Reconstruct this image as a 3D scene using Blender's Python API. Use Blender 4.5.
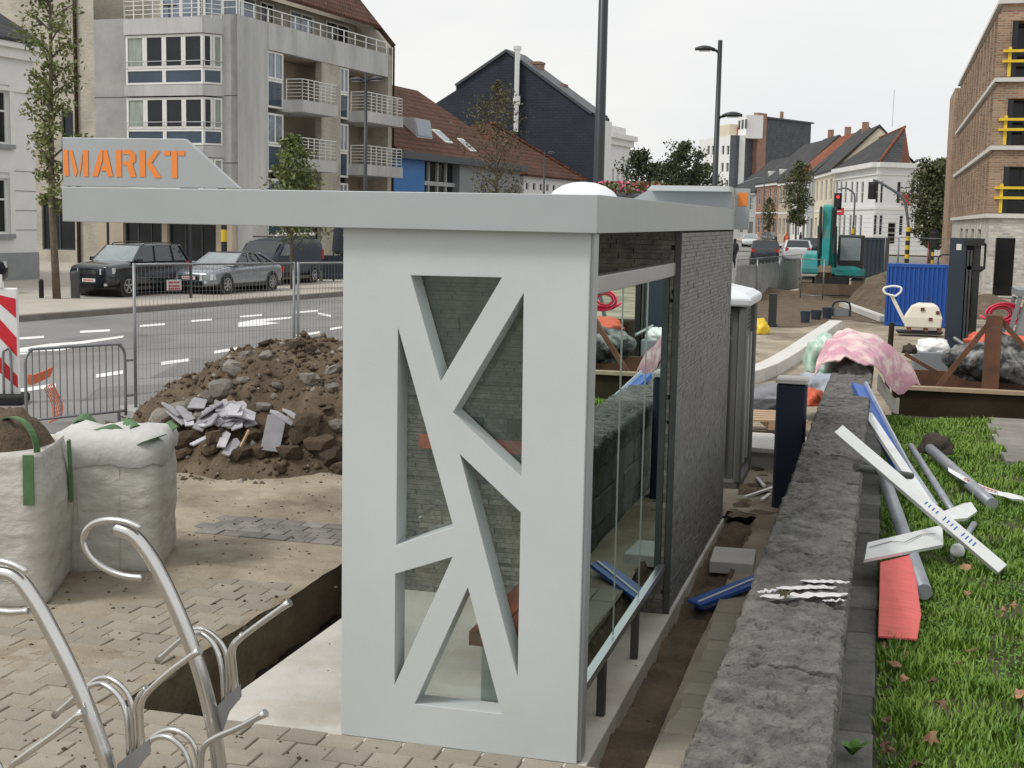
import bpy, bmesh, math, random
import numpy as np
from mathutils import Vector, Matrix, noise
from mathutils.geometry import tessellate_polygon
random.seed(7); rng = np.random.default_rng(7)
S = bpy.context.scene
for o in list(bpy.data.objects): bpy.data.objects.remove(o)
COL = S.collection
PI = math.pi
# ------------------------------------------------------------------ camera
FPX, PITCH, ROLL, YAW, EYE = 1360.6, .12155, .01977, .26542, 2.7
_cp, _sp, _cy, _sy = math.cos(PITCH), math.sin(PITCH), math.cos(YAW), math.sin(YAW)
CF = Vector((-_sy*_cp, _cy*_cp, -_sp)); _r = Vector((_cy, _sy, 0)); _u = _r.cross(CF)
CR = _r*math.cos(ROLL) + _u*math.sin(ROLL); CU = _u*math.cos(ROLL) - _r*math.sin(ROLL)
EYEP = Vector((0, 0, EYE))
cam = bpy.data.cameras.new('camera'); camo = bpy.data.objects.new('camera', cam); COL.objects.link(camo)
cam.sensor_width = 36; cam.lens = FPX/1024*36; cam.clip_start = .1; cam.clip_end = 3000
camo.matrix_world = Matrix(((CR.x, CU.x, -CF.x, 0), (CR.y, CU.y, -CF.y, 0), (CR.z, CU.z, -CF.z, EYE), (0, 0, 0, 1)))
S.camera = camo
# ------------------------------------------------------------------ sky, sun, exposure
SUN_EL, SUN_AZ = math.radians(52), math.radians(228)      # azimuth clockwise from +Y
W = bpy.data.worlds.new('World'); S.world = W; W.use_nodes = True
nt = W.node_tree; nt.nodes.clear()
wo = nt.nodes.new('ShaderNodeOutputWorld'); bg = nt.nodes.new('ShaderNodeBackground')
sky = nt.nodes.new('ShaderNodeTexSky'); sky.sky_type = 'NISHITA'; sky.sun_disc = False
sky.sun_elevation = SUN_EL; sky.sun_rotation = SUN_AZ; sky.air_density = 1.0; sky.dust_density = 2.0
hs = nt.nodes.new('ShaderNodeHueSaturation'); hs.inputs['Saturation'].default_value = .25
tc = nt.nodes.new('ShaderNodeTexCoord'); mp = nt.nodes.new('ShaderNodeMapping'); mp.inputs['Scale'].default_value = (1.2, 1.2, 4)
cn = nt.nodes.new('ShaderNodeTexNoise'); cn.inputs['Scale'].default_value = 2.2; cn.inputs['Detail'].default_value = 6
cr = nt.nodes.new('ShaderNodeValToRGB')
cr.color_ramp.elements[0].position = .34; cr.color_ramp.elements[0].color = (7.1, 7.25, 7.35, 1)
cr.color_ramp.elements[1].position = .6; cr.color_ramp.elements[1].color = (7.9, 7.88, 7.7, 1)
mx = nt.nodes.new('ShaderNodeMix'); mx.data_type = 'RGBA'; mx.inputs[0].default_value = .88
nt.links.new(sky.outputs[0], hs.inputs['Color']); nt.links.new(tc.outputs['Generated'], mp.inputs[0])
nt.links.new(mp.outputs[0], cn.inputs['Vector']); nt.links.new(cn.outputs['Fac'], cr.inputs[0])
nt.links.new(hs.outputs[0], mx.inputs[6]); nt.links.new(cr.outputs[0], mx.inputs[7])
nt.links.new(mx.outputs[2], bg.inputs['Color']); bg.inputs['Strength'].default_value = .1
nt.links.new(bg.outputs[0], wo.inputs[0])
sl = bpy.data.lights.new('sun', 'SUN'); sl.energy = 1.5; sl.angle = math.radians(14); sl.color = (1, .96, .9)
so = bpy.data.objects.new('sun', sl); COL.objects.link(so)
_sd = Vector((math.sin(SUN_AZ)*math.cos(SUN_EL), math.cos(SUN_AZ)*math.cos(SUN_EL), math.sin(SUN_EL)))
so.rotation_euler = _sd.to_track_quat('Z', 'Y').to_euler(); so.location = (0, 0, 60)
S.view_settings.view_transform = 'Standard'; S.view_settings.look = 'None'
S.view_settings.exposure = .32; S.view_settings.gamma = 1
S.render.resolution_x = 1024; S.render.resolution_y = 768
try:
    S.cycles.max_bounces = 8; S.cycles.transparent_max_bounces = 24
except Exception: pass
# ------------------------------------------------------------------ pixel helpers
def ray(x, y): return CF + CR*((x-512)/FPX) - CU*((y-384)/FPX)
def G(x, y, z=0.0):
    d = ray(x, y); return EYEP + d*((z-EYE)/d.z)
def AT(x, y, D):
    d = ray(x, y); return EYEP + d*(D/math.hypot(d.x, d.y))
def ONY(x, y, Y):
    d = ray(x, y); return EYEP + d*(Y/d.y)
def ONX(x, y, X):
    d = ray(x, y); return EYEP + d*(X/d.x)
# ------------------------------------------------------------------ materials
MATS = {}
def mat(name, col, rough=.7, var=.12, scale=3.0, bump=0.0, bscale=30, metal=0.0, col2=None, rand=0.0, spec=.5,
        stretch=(1, 1, 1), thr=None, coat=0.0, emit=0.0, trans=0.0):
    m = bpy.data.materials.new(name); m.use_nodes = True; n = m.node_tree; b = n.nodes['Principled BSDF']
    b.inputs['Roughness'].default_value = rough; b.inputs['Metallic'].default_value = metal
    b.inputs['Specular IOR Level'].default_value = spec; b.inputs['Coat Weight'].default_value = coat
    t = n.nodes.new('ShaderNodeTexCoord'); mpn = n.nodes.new('ShaderNodeMapping'); mpn.inputs['Scale'].default_value = stretch
    n.links.new(t.outputs['Object'], mpn.inputs[0])
    a = n.nodes.new('ShaderNodeTexNoise'); a.inputs['Scale'].default_value = scale; a.inputs['Detail'].default_value = 8
    a.inputs['Roughness'].default_value = .65
    n.links.new(mpn.outputs[0], a.inputs['Vector'])
    r = n.nodes.new('ShaderNodeValToRGB')
    lo, hi = thr if thr else (.3, .7)
    r.color_ramp.elements[0].position = lo; r.color_ramp.elements[1].position = hi
    c2 = col2 if col2 else tuple(min(1, c*(1+var)) for c in col)
    c1 = tuple(c*(1-var) for c in col) if not col2 else col
    r.color_ramp.elements[0].color = (*c1, 1); r.color_ramp.elements[1].color = (*c2, 1)
    n.links.new(a.outputs['Fac'], r.inputs[0]); out = r.outputs[0]
    if rand:
        oi = n.nodes.new('ShaderNodeObjectInfo'); mr = n.nodes.new('ShaderNodeMapRange')
        mr.inputs[3].default_value = 1-rand; mr.inputs[4].default_value = 1+rand
        n.links.new(oi.outputs['Random'], mr.inputs[0])
        h = n.nodes.new('ShaderNodeHueSaturation'); n.links.new(mr.outputs[0], h.inputs['Value']); n.links.new(out, h.inputs['Color']); out = h.outputs[0]
    n.links.new(out, b.inputs['Base Color'])
    if emit:
        n.links.new(out, b.inputs['Emission Color']); b.inputs['Emission Strength'].default_value = emit
    if trans: b.inputs['Transmission Weight'].default_value = trans
    if bump:
        f = n.nodes.new('ShaderNodeTexNoise'); f.inputs['Scale'].default_value = bscale; f.inputs['Detail'].default_value = 6
        n.links.new(mpn.outputs[0], f.inputs['Vector'])
        bp = n.nodes.new('ShaderNodeBump'); bp.inputs['Strength'].default_value = 1; bp.inputs['Distance'].default_value = bump
        n.links.new(f.outputs['Fac'], bp.inputs['Height']); n.links.new(bp.outputs[0], b.inputs['Normal'])
    MATS[name] = m; return m
def brickmat(name, c1, c2, mortar, bw=.22, bh=.065, ms=.012, rough=.85, stainv=.25):
    m = bpy.data.materials.new(name); m.use_nodes = True; n = m.node_tree; b = n.nodes['Principled BSDF']
    b.inputs['Roughness'].default_value = rough; b.inputs['Specular IOR Level'].default_value = .25
    t = n.nodes.new('ShaderNodeTexCoord'); sx = n.nodes.new('ShaderNodeSeparateXYZ'); n.links.new(t.outputs['Object'], sx.inputs[0])
    ad = n.nodes.new('ShaderNodeMath'); n.links.new(sx.outputs[0], ad.inputs[0]); n.links.new(sx.outputs[1], ad.inputs[1])
    cx = n.nodes.new('ShaderNodeCombineXYZ'); n.links.new(ad.outputs[0], cx.inputs[0]); n.links.new(sx.outputs[2], cx.inputs[1])
    k = n.nodes.new('ShaderNodeTexBrick'); n.links.new(cx.outputs[0], k.inputs['Vector'])
    k.inputs['Scale'].default_value = 1; k.inputs['Brick Width'].default_value = bw; k.inputs['Row Height'].default_value = bh
    k.inputs['Mortar Size'].default_value = ms; k.inputs['Bias'].default_value = 0
    k.inputs['Color1'].default_value = (*c1, 1); k.inputs['Color2'].default_value = (*c2, 1); k.inputs['Mortar'].default_value = (*mortar, 1)
    a = n.nodes.new('ShaderNodeTexNoise'); a.inputs['Scale'].default_value = .8; a.inputs['Detail'].default_value = 8; n.links.new(t.outputs['Object'], a.inputs['Vector'])
    mr = n.nodes.new('ShaderNodeMapRange'); mr.inputs[1].default_value = .3; mr.inputs[2].default_value = .7; mr.inputs[3].default_value = 1-stainv; mr.inputs[4].default_value = 1+stainv*.5
    n.links.new(a.outputs['Fac'], mr.inputs[0])
    h = n.nodes.new('ShaderNodeHueSaturation'); n.links.new(k.outputs['Color'], h.inputs['Color']); n.links.new(mr.outputs[0], h.inputs['Value'])
    n.links.new(h.outputs[0], b.inputs['Base Color'])
    bp = n.nodes.new('ShaderNodeBump'); bp.inputs['Distance'].default_value = .008; bp.invert = True
    n.links.new(k.outputs['Fac'], bp.inputs['Height']); n.links.new(bp.outputs[0], b.inputs['Normal'])
    MATS[name] = m; return m
def glassmat(name, tint=(.86, .93, .9), rough=.0, ior=1.5, boost=1.0, film=.04):
    m = bpy.data.materials.new(name); m.use_nodes = True; n = m.node_tree; n.nodes.clear()
    o = n.nodes.new('ShaderNodeOutputMaterial'); t = n.nodes.new('ShaderNodeBsdfTransparent'); t.inputs[0].default_value = (*tint, 1)
    g = n.nodes.new('ShaderNodeBsdfGlossy'); g.inputs['Roughness'].default_value = rough; g.inputs['Color'].default_value = (.86, 1, .95, 1)
    fr = n.nodes.new('ShaderNodeFresnel'); fr.inputs[0].default_value = ior
    mu = n.nodes.new('ShaderNodeMath'); mu.operation = 'MULTIPLY'; mu.inputs[1].default_value = boost; mu.use_clamp = True
    x = n.nodes.new('ShaderNodeMixShader'); n.links.new(fr.outputs[0], mu.inputs[0]); n.links.new(mu.outputs[0], x.inputs[0])
    df = n.nodes.new('ShaderNodeBsdfDiffuse'); df.inputs[0].default_value = (.5, .58, .54, 1); y = n.nodes.new('ShaderNodeMixShader'); y.inputs[0].default_value = film
    n.links.new(t.outputs[0], y.inputs[1]); n.links.new(df.outputs[0], y.inputs[2]); n.links.new(y.outputs[0], x.inputs[1]); n.links.new(g.outputs[0], x.inputs[2]); n.links.new(x.outputs[0], o.inputs[0])
    MATS[name] = m; return m
def add_patches(name, col, scale, lo, hi, fac):
    n = MATS[name].node_tree; b = n.nodes['Principled BSDF']; src = b.inputs['Base Color'].links[0].from_socket
    t = n.nodes.new('ShaderNodeTexCoord'); a = n.nodes.new('ShaderNodeTexNoise'); a.inputs['Scale'].default_value = scale; a.inputs['Detail'].default_value = 9; a.inputs['Roughness'].default_value = .7
    n.links.new(t.outputs['Object'], a.inputs['Vector']); mr = n.nodes.new('ShaderNodeMapRange'); mr.inputs[1].default_value = lo; mr.inputs[2].default_value = hi; mr.inputs[4].default_value = fac
    n.links.new(a.outputs['Fac'], mr.inputs[0]); m = n.nodes.new('ShaderNodeMix'); m.data_type = 'RGBA'; n.links.new(mr.outputs[0], m.inputs[0]); n.links.new(src, m.inputs[6]); m.inputs[7].default_value = (*col, 1)
    n.links.new(m.outputs[2], b.inputs['Base Color'])
mat('panel_paint', (.545, .58, .588), .36, .04, 1.2, .0006, 90)
mat('fascia_alu', (.415, .44, .455), .42, .04, 1.5, .0004, 150, metal=.25)
mat('orange_print', (.86, .26, .05), .45, .04)
mat('stone_strip', (.15, .149, .152), .46, .4, 16, .006, 70, rand=.35, col2=(.33, .325, .32), thr=(.36, .7))
mat('stone_strip_warm', (.115, .107, .096), .75, .3, 14, .005, 70, rand=.35, col2=(.27, .255, .225), thr=(.34, .7))
mat('strip_backing', (.06, .06, .06), .9)
mat('rail_steel', (.55, .58, .59), .28, .05, 4, metal=.9)
mat('dark_steel', (.06, .062, .065), .5, .2, 5)
mat('wood_orange', (.36, .075, .03), .5, .3, 4, .001, 60, stretch=(6, 1, 6))
mat('concrete', (.58, .56, .515), .85, .16, 1.6, .002, 70)
add_patches('panel_paint', (.44, .45, .44), 1.6, .56, .8, .28)
add_patches('fascia_alu', (.33, .345, .35), 1.3, .55, .8, .3)
mat('concrete_grey', (.34, .345, .34), .85, .2, .9, .002, 40)
mat('concrete_stain', (.47, .475, .47), .85, .25, .5, .004, 14, stretch=(1.5, 1.5, .35))
mat('concrete_bright', (.62, .61, .58), .8, .1, 2, .002, 70)
mat('dome_white', (.82, .84, .88), .3, .02)
glassmat('shelter_glass', (.74, .86, .82), .0, 1.5, 3.0, .14)
glassmat('shelter_glass_front', (.88, .91, .9), .0, 1.5, 1.5, .025)
mat('sand', (.27, .225, .165), .95, .0, .9, .008, 50, col2=(.47, .41, .315), thr=(.28, .74))
add_patches('sand', (.14, .108, .074), .55, .44, .63, .85)
add_patches('concrete', (.36, .30, .22), 1.1, .48, .68, .6)
mat('bank_soil', (.13, .10, .066), .97, .0, 2.0, .02, 30, col2=(.25, .195, .13))
mat('paver', (.27, .24, .195), .9, .15, 3, .004, 60, rand=.12, col2=(.41, .37, .305))
mat('paver_grey', (.15, .145, .14), .9, .25, 6, .003, 80, rand=.25, col2=(.25, .235, .21))
mat('dirt', (.062, .045, .03), .97, .0, 2.6, .02, 34, col2=(.18, .132, .086), thr=(.28, .72))
mat('dirt_dark', (.05, .04, .03), .97, .3, 3, .01, 40)
mat('clod', (.095, .067, .042), .95, .35, 6, .01, 40, rand=.35)
mat('rubble', (.23, .21, .185), .9, .3, 7, .008, 50, rand=.3)
mat('slate_tile', (.36, .355, .38), .75, .2, 6, .003, 60, rand=.45)
mat('asphalt', (.17, .168, .162), .88, .0, .35, .003, 90, col2=(.27, .265, .255), thr=(.3, .72), stretch=(1.2, .25, 1))
mat('asphalt_patch', (.18, .178, .172), .88, .15, 1.0, .003, 90)
mat('road_paint', (.78, .78, .76), .6, .1, 6)
mat('sidewalk', (.42, .385, .335), .9, .12, .8, .002, 40)
add_patches('asphalt', (.13, .13, .127), .22, .48, .66, .55)
add_patches('paver', (.17, .135, .095), 1.3, .48, .66, .6)
mat('kerb_stone', (.19, .17, .15), .9, .2, 2, .004, 30)
mat('ground_far', (.24, .22, .19), .95, .2, .08)
mat('bluestone', (.075, .073, .069), .92, .0, 7.5, .02, 44, col2=(.205, .196, .182), thr=(.34, .70), rand=.12, stretch=(1, 1.15, 1))
add_patches('bluestone', (.03, .03, .03), 9, .57, .66, .65)
add_patches('bluestone', (.36, .34, .31), 1.1, .58, .78, .3)
mat('bluestone_side', (.06, .06, .06), .9, .3, 5, .01, 18, rand=.2)
mat('path_stone', (.21, .20, .18), .9, .2, 3, .003, 40, rand=.12)
mat('wall_side', (.13, .128, .118), .92, .0, 6, .012, 30, col2=(.24, .23, .205), rand=.2)
add_patches('wall_side', (.07, .10, .04), 1.8, .52, .68, .7)
mat('edging_grey', (.10, .099, .094), .9, .25, 7, .008, 30, rand=.25, col2=(.19, .185, .172))
mat('paper_white', (.60, .59, .60), .7, .1, 5)
mat('grass_soil', (.062, .066, .028), .95, .3, 4)
mat('grass_blade', (.075, .17, .016), .55, .0, 2.3, col2=(.23, .36, .045), thr=(.3, .7))
mat('leaf_dead', (.26, .15, .085), .8, .4, 8, rand=.5)
mat('clover', (.10, .22, .035), .6, .3, 5, rand=.3)
mat('inox', (.63, .625, .61), .24, .06, 5, metal=1.0)
mat('bag_fabric', (.56, .545, .505), .75, .14, 2.2, .035, 4.5, stretch=(1, 1, 1.8))
add_patches('bag_fabric', (.44, .40, .33), 2.2, .52, .7, .45)
mat('bag_fold', (.56, .555, .54), .7, .08, 3, .03, 5)
mat('strap_green', (.085, .17, .075), .75, .25, 8, .002, 60)
mat('red_reflect', (.62, .02, .035), .4, .08, 3)
mat('white_plastic', (.78, .78, .77), .4, .05, 3)
mat('galvanised', (.25, .262, .275), .45, .12, 6, metal=.6)
mat('mesh_wire', (.22, .23, .24), .5, .1, 4, metal=.5)
mat('net_orange', (.78, .22, .10), .6, .15, 5)
mat('bark', (.12, .095, .07), .9, .3, 6, .01, 30)
mat('leaf_a', (.075, .115, .028), .6, .0, 1.2, col2=(.19, .21, .065))
mat('leaf_autumn', (.075, .07, .03), .7, .0, .8, col2=(.125, .105, .05))
mat('leaf_dark', (.02, .034, .014), .65, .0, .7, col2=(.06, .075, .03))
mat('leaf_mid', (.045, .068, .022), .65, .0, .7, col2=(.125, .135, .058))
mat('pole_dark', (.022, .026, .032), .45, .1, 4)
mat('pole_grey', (.16, .18, .19), .45, .1, 4, metal=.3)
mat('lamp_glass', (.6, .6, .58), .3, .05)
mat('win_dark', (.016, .018, .022), .1, .3, 1.5, spec=.35)
mat('win_sky', (.16, .20, .25), .05, .4, .6, spec=1.0)
mat('win_blue', (.025, .05, .085), .12, .3, .6, spec=.7)
mat('curtain', (.30, .34, .31), .8, .35, 5, stretch=(6, 6, .3))
mat('frame_white', (.74, .74, .72), .5, .04)
mat('frame_grey', (.4, .41, .42), .5, .05)
mat('rail_white', (.72, .73, .73), .4, .05)
brickmat('brick_beige', (.55, .51, .42), (.43, .395, .32), (.50, .475, .42))
brickmat('brick_brown', (.29, .15, .085), (.46, .29, .175), (.38, .33, .27), bw=.3, bh=.09, ms=.018)
brickmat('brick_white', (.66, .63, .57), (.38, .37, .35), (.55, .53, .50), bw=.3, bh=.12, ms=.018)
brickmat('brick_red', (.30, .12, .075), (.38, .17, .10), (.35, .3, .26))
brickmat('roof_tile_brown', (.17, .072, .042), (.11, .05, .032), (.05, .026, .02), bw=.3, bh=.3, ms=.035, stainv=.3)
brickmat('roof_tile_red', (.33, .10, .05), (.24, .075, .04), (.12, .05, .03), bw=.3, bh=.3, ms=.03, stainv=.3)
brickmat('roof_tile_slate', (.055, .057, .06), (.075, .075, .078), (.03, .03, .03), bw=.3, bh=.25, ms=.02, stainv=.3)
brickmat('slate_clad', (.028, .035, .049), (.033, .040, .054), (.023, .029, .041), bw=.6, bh=.22, ms=.02, rough=.65, stainv=.25)
brickmat('slate_clad_grey', (.075, .08, .095), (.095, .10, .115), (.05, .052, .06), bw=.8, bh=.5, ms=.02, rough=.6)
mat('render_white', (.74, .745, .74), .75, .06, .7)
mat('render_cream', (.66, .60, .46), .8, .08, .7)
mat('render_tan', (.42, .36, .28), .8, .1, .7)
mat('render_grey', (.36, .37, .36), .8, .1, .7)
mat('plinth_grey', (.28, .29, .30), .85, .1, 2)
mat('zinc', (.22, .235, .25), .5, .1, 1)
mat('panel_blue', (.03, .17, .46), .5, .06, 1)
mat('zinc_dark', (.055, .06, .07), .5, .1, 1)
mat('yellow_paint', (.74, .52, .03), .45, .08, 3)
mat('tarp_navy', (.012, .018, .03), .6, .2, 2)
mat('car_dark', (.014, .017, .024), .22, .1, 1, coat=.8, spec=.6)
mat('car_silver', (.30, .325, .36), .25, .05, 1, metal=.5, coat=.6)
mat('car_white', (.62, .64, .66), .25, .04, 1, coat=.6)
mat('car_black', (.008, .009, .011), .25, .1, 1, coat=.6)
mat('car_glass', (.02, .026, .03), .04, .2, 1, spec=.9)
mat('car_glass_light', (.26, .30, .31), .06, .25, 1.5, spec=.9)
mat('rubber', (.012, .012, .013), .8, .2, 6)
mat('rim', (.42, .43, .45), .3, .06, 5, metal=.8)
mat('headlight', (.55, .58, .6), .12, .2, 14, spec=.8)
mat('chrome', (.6, .61, .62), .15, .03, metal=1)
mat('taillight', (.5, .02, .02), .25, .1)
mat('plate_white', (.75, .75, .73), .5, .05)
mat('text_red', (.5, .03, .05), .5, .05)
mat('text_dark', (.05, .05, .06), .5, .05)
mat('toilet_grey', (.135, .14, .135), .5, .08, 2)
mat('toilet_light', (.36, .37, .36), .5, .08, 2)
mat('toilet_roof', (.74, .77, .80), .35, .05, 3)
mat('teal', (.012, .27, .26), .45, .2, 2)
add_patches('teal', (.13, .11, .08), 1.6, .52, .68, .6)
mat('teal_dark', (.02, .10, .105), .5, .15, 2)
mat('machine_black', (.02, .021, .022), .5, .2, 4)
mat('muddy', (.17, .125, .085), .95, .3, 3, .01, 30)
mat('container_blue', (.012, .075, .33), .45, .12, .8)
mat('container_navy', (.03, .042, .06), .5, .15, .8)
mat('machine_cream', (.70, .66, .54), .55, .25, 5, col2=(.76, .73, .64))
mat('rust', (.075, .038, .024), .85, .0, 3, .004, 40, col2=(.19, .085, .045), thr=(.3, .75))
mat('rust_dark', (.04, .03, .02), .95, .3, 2, .004, 30, spec=.1)
mat('ledge_tan', (.36, .27, .18), .85, .2, 4)
mat('hose_pink', (.80, .05, .12), .45, .1, 3)
mat('tarp_orange', (.62, .12, .06), .6, .15, 3)
mat('tyre_dusty', (.03, .032, .034), .95, .0, 4, .01, 20, col2=(.36, .36, .35), thr=(.44, .68), spec=.15)
mat('plastic_white', (.80, .80, .79), .5, .08, 5)
mat('plastic_green', (.22, .46, .33), .3, .0, 7, .006, 20, col2=(.70, .80, .74), spec=.7)
mat('cloth_pink', (.60, .32, .40), .85, .0, 2.4, .003, 60, col2=(.76, .60, .58), thr=(.47, .6), stretch=(.6, 1.6, 2.4))
mat('cloth_white', (.70, .64, .63), .85, .1, 4)
mat('sign_blue', (.025, .10, .38), .35, .1, 3)
mat('sign_white', (.70, .72, .72), .42, .1, 5)
mat('sign_edge', (.36, .40, .46), .45, .1, 5)
mat('pipe_grey', (.30, .325, .36), .45, .22, 6, metal=.3)
mat('board_red', (.74, .15, .14), .75, .12, 6, .002, 60, stretch=(1, 5, 1))
mat('navy_post', (.006, .011, .032), .5, .2, 2)
mat('skin', (.5, .33, .26), .6, .1)
mat('cloth_dark', (.02, .022, .028), .85, .2)
mat('cloth_orange', (.75, .12, .04), .7, .1)
mat('flower_pink', (.75, .16, .30), .6, .3, 30, rand=.2)
mat('sig_red', (.85, .03, .04), .4, .05, emit=.9)
mat('tape_red', (.6, .05, .06), .5, .1)
mat('timber_pale', (.46, .32, .21), .8, .2, 6, stretch=(1, 6, 1))
mat('slab_pale', (.52, .51, .48), .85, .1, 3)
# ------------------------------------------------------------------ mesh builder
MTX = {}
def ident(p): return p
class MB:
    def __init__(s, T=None): s.v = []; s.f = []; s.T = T
    def add(s, vs, fs):
        n = len(s.v)
        s.v.extend([tuple(s.T(p)) if s.T else tuple(p) for p in vs]); s.f.extend([tuple(i+n for i in f) for f in fs]); return s
    def box(s, x0, x1, y0, y1, z0, z1):
        return s.add([(x0, y0, z0), (x1, y0, z0), (x1, y1, z0), (x0, y1, z0), (x0, y0, z1), (x1, y0, z1), (x1, y1, z1), (x0, y1, z1)],
                     [(0, 3, 2, 1), (4, 5, 6, 7), (0, 1, 5, 4), (1, 2, 6, 5), (2, 3, 7, 6), (3, 0, 4, 7)])
    def cbox(s, x0, x1, y0, y1, z0, z1, c=.02):
        # box with chamfered vertical edges and top
        o = [(x0+c, y0), (x1-c, y0), (x1, y0+c), (x1, y1-c), (x1-c, y1), (x0+c, y1), (x0, y1-c), (x0, y0+c)]
        i = [(min(max(x, x0+c), x1-c), min(max(y, y0+c), y1-c)) for x, y in o]
        vs = [(x, y, z0) for x, y in o]+[(x, y, z1-c) for x, y in o]+[(x, y, z1) for x, y in i]
        fs = [tuple(range(7, -1, -1)), tuple(range(16, 24))]
        for k in range(8):
            j = (k+1) % 8; fs += [(k, j, j+8, k+8), (k+8, j+8, j+16, k+16)]
        return s.add(vs, fs)
    def beam(s, p0, p1, w, h, up=(0, 0, 1)):
        p0, p1 = Vector(p0), Vector(p1); d = (p1-p0).normalized(); up = Vector(up)
        if abs(d.dot(up)) > .98: up = Vector((1, 0, 0))
        a = d.cross(up).normalized(); b = a.cross(d).normalized(); a *= w/2; b *= h/2
        vs = [p+q for p in (p0, p1) for q in (-a-b, a-b, a+b, -a+b)]
        return s.add(vs, [(0, 1, 2, 3), (7, 6, 5, 4), (0, 4, 5, 1), (1, 5, 6, 2), (2, 6, 7, 3), (3, 7, 4, 0)])
    def tube(s, pts, r, n=8, caps=True, flat=1.0):
        pts = [Vector(p) for p in pts]; k = len(pts); rs = r if isinstance(r, (list, tuple)) else [r]*k
        vs = []; prev = None
        for i, p in enumerate(pts):
            d = (pts[min(i+1, k-1)]-pts[max(i-1, 0)]).normalized()
            if prev is None:
                a = d.cross(Vector((0, 0, 1))) if abs(d.z) < .95 else d.cross(Vector((1, 0, 0)))
            else: a = prev - d*prev.dot(d)
            a.normalize(); prev = a; b = d.cross(a)
            for j in range(n):
                t = 2*PI*j/n; vs.append(p + (a*math.cos(t)+b*math.sin(t)*flat)*rs[i])
        fs = [(i*n+j, i*n+(j+1) % n, (i+1)*n+(j+1) % n, (i+1)*n+j) for i in range(k-1) for j in range(n)]
        if caps: fs += [tuple(range(n-1, -1, -1)), tuple(range((k-1)*n, k*n))]
        return s.add(vs, fs)
    def cyl(s, x, y, z0, z1, r, n=12, r2=None): return s.tube([(x, y, z0), (x, y, z1)], [r, r if r2 is None else r2], n)
    def lathe(s, prof, n=16, c=(0, 0, 0)):
        vs = [(c[0]+r*math.cos(2*PI*j/n), c[1]+r*math.sin(2*PI*j/n), c[2]+z) for r, z in prof for j in range(n)]
        k = len(prof)
        fs = [(i*n+j, i*n+(j+1) % n, (i+1)*n+(j+1) % n, (i+1)*n+j) for i in range(k-1) for j in range(n)]
        fs += [tuple(range(n-1, -1, -1)), tuple(range((k-1)*n, k*n))]
        return s.add(vs, fs)
    def prism(s, poly, fn, d0, d1):
        # poly 2D, fn(a, b, d) -> 3D
        n = len(poly)
        vs = [fn(a, b, d0) for a, b in poly]+[fn(a, b, d1) for a, b in poly]
        fs = [tuple(range(n)), tuple(range(2*n-1, n-1, -1))]+[(i, i+n, (i+1) % n+n, (i+1) % n) for i in range(n)]
        return s.add(vs, fs)
    def quad(s, a, b, c, d): return s.add([a, b, c, d], [(0, 1, 2, 3)])
    def loft(s, rings, caps=True, closed=True):
        n = len(rings[0]); k = len(rings); vs = [p for r in rings for p in r]
        m = n if closed else n-1
        fs = [(i*n+j, i*n+(j+1) % n, (i+1)*n+(j+1) % n, (i+1)*n+j) for i in range(k-1) for j in range(m)]
        if caps: fs += [tuple(range(n-1, -1, -1)), tuple(range((k-1)*n, k*n))]
        return s.add(vs, fs)
    def mesh(s, name):
        me = bpy.data.meshes.new(name); me.from_pydata([tuple(p) for p in s.v], [], s.f)
        bm = bmesh.new(); bm.from_mesh(me); bmesh.ops.recalc_face_normals(bm, faces=bm.faces); bm.to_mesh(me); bm.free()
        return me
    def build(s, name, m, parent=None, world=False, smooth=False, bevel=0, recalc=True):
        if world and parent is not None:
            inv = MTX[parent.name].inverted(); s.v = [tuple(inv @ Vector(p)) for p in s.v]
        me = s.mesh(name); me.materials.append(MATS[m])
        if smooth: me.polygons.foreach_set('use_smooth', [len(f_.vertices) <= 4 for f_ in me.polygons])
        o = bpy.data.objects.new(name, me); COL.objects.link(o)
        if parent is not None:
            o.parent = parent
            if parent.name in MTX: MTX[o.name] = MTX[parent.name]
        else: MTX[o.name] = Matrix()
        if bevel:
            b = o.modifiers.new('bevel', 'BEVEL'); b.width = bevel; b.segments = 2; b.limit_method = 'ANGLE'
        return o
def thing(name, label, cat, loc=(0, 0, 0), rz=0.0, group=None):
    o = bpy.data.objects.new(name, None); o.empty_display_size = .2; COL.objects.link(o)
    o.location = loc; o.rotation_euler = (0, 0, rz); o['label'] = label; o['category'] = cat
    if group: o['group'] = group
    MTX[o.name] = Matrix.Translation(Vector(loc)) @ Matrix.Rotation(rz, 4, 'Z'); return o
def tag(o, label, cat, group=None):
    o['label'] = label; o['category'] = cat
    if group: o['group'] = group
    return o
def struct(o): o['kind'] = 'structure'; return o
def stuff(o): o['kind'] = 'stuff'; return o
def piece(name, me, m, parent, loc=(0, 0, 0), rot=(0, 0, 0), sc=(1, 1, 1)):
    # an object that shares mesh data
    o = bpy.data.objects.new(name, me); COL.objects.link(o); o.parent = parent; o.location = loc; o.rotation_euler = rot; o.scale = sc
    if m and not me.materials: me.materials.append(MATS[m])
    return o
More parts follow.
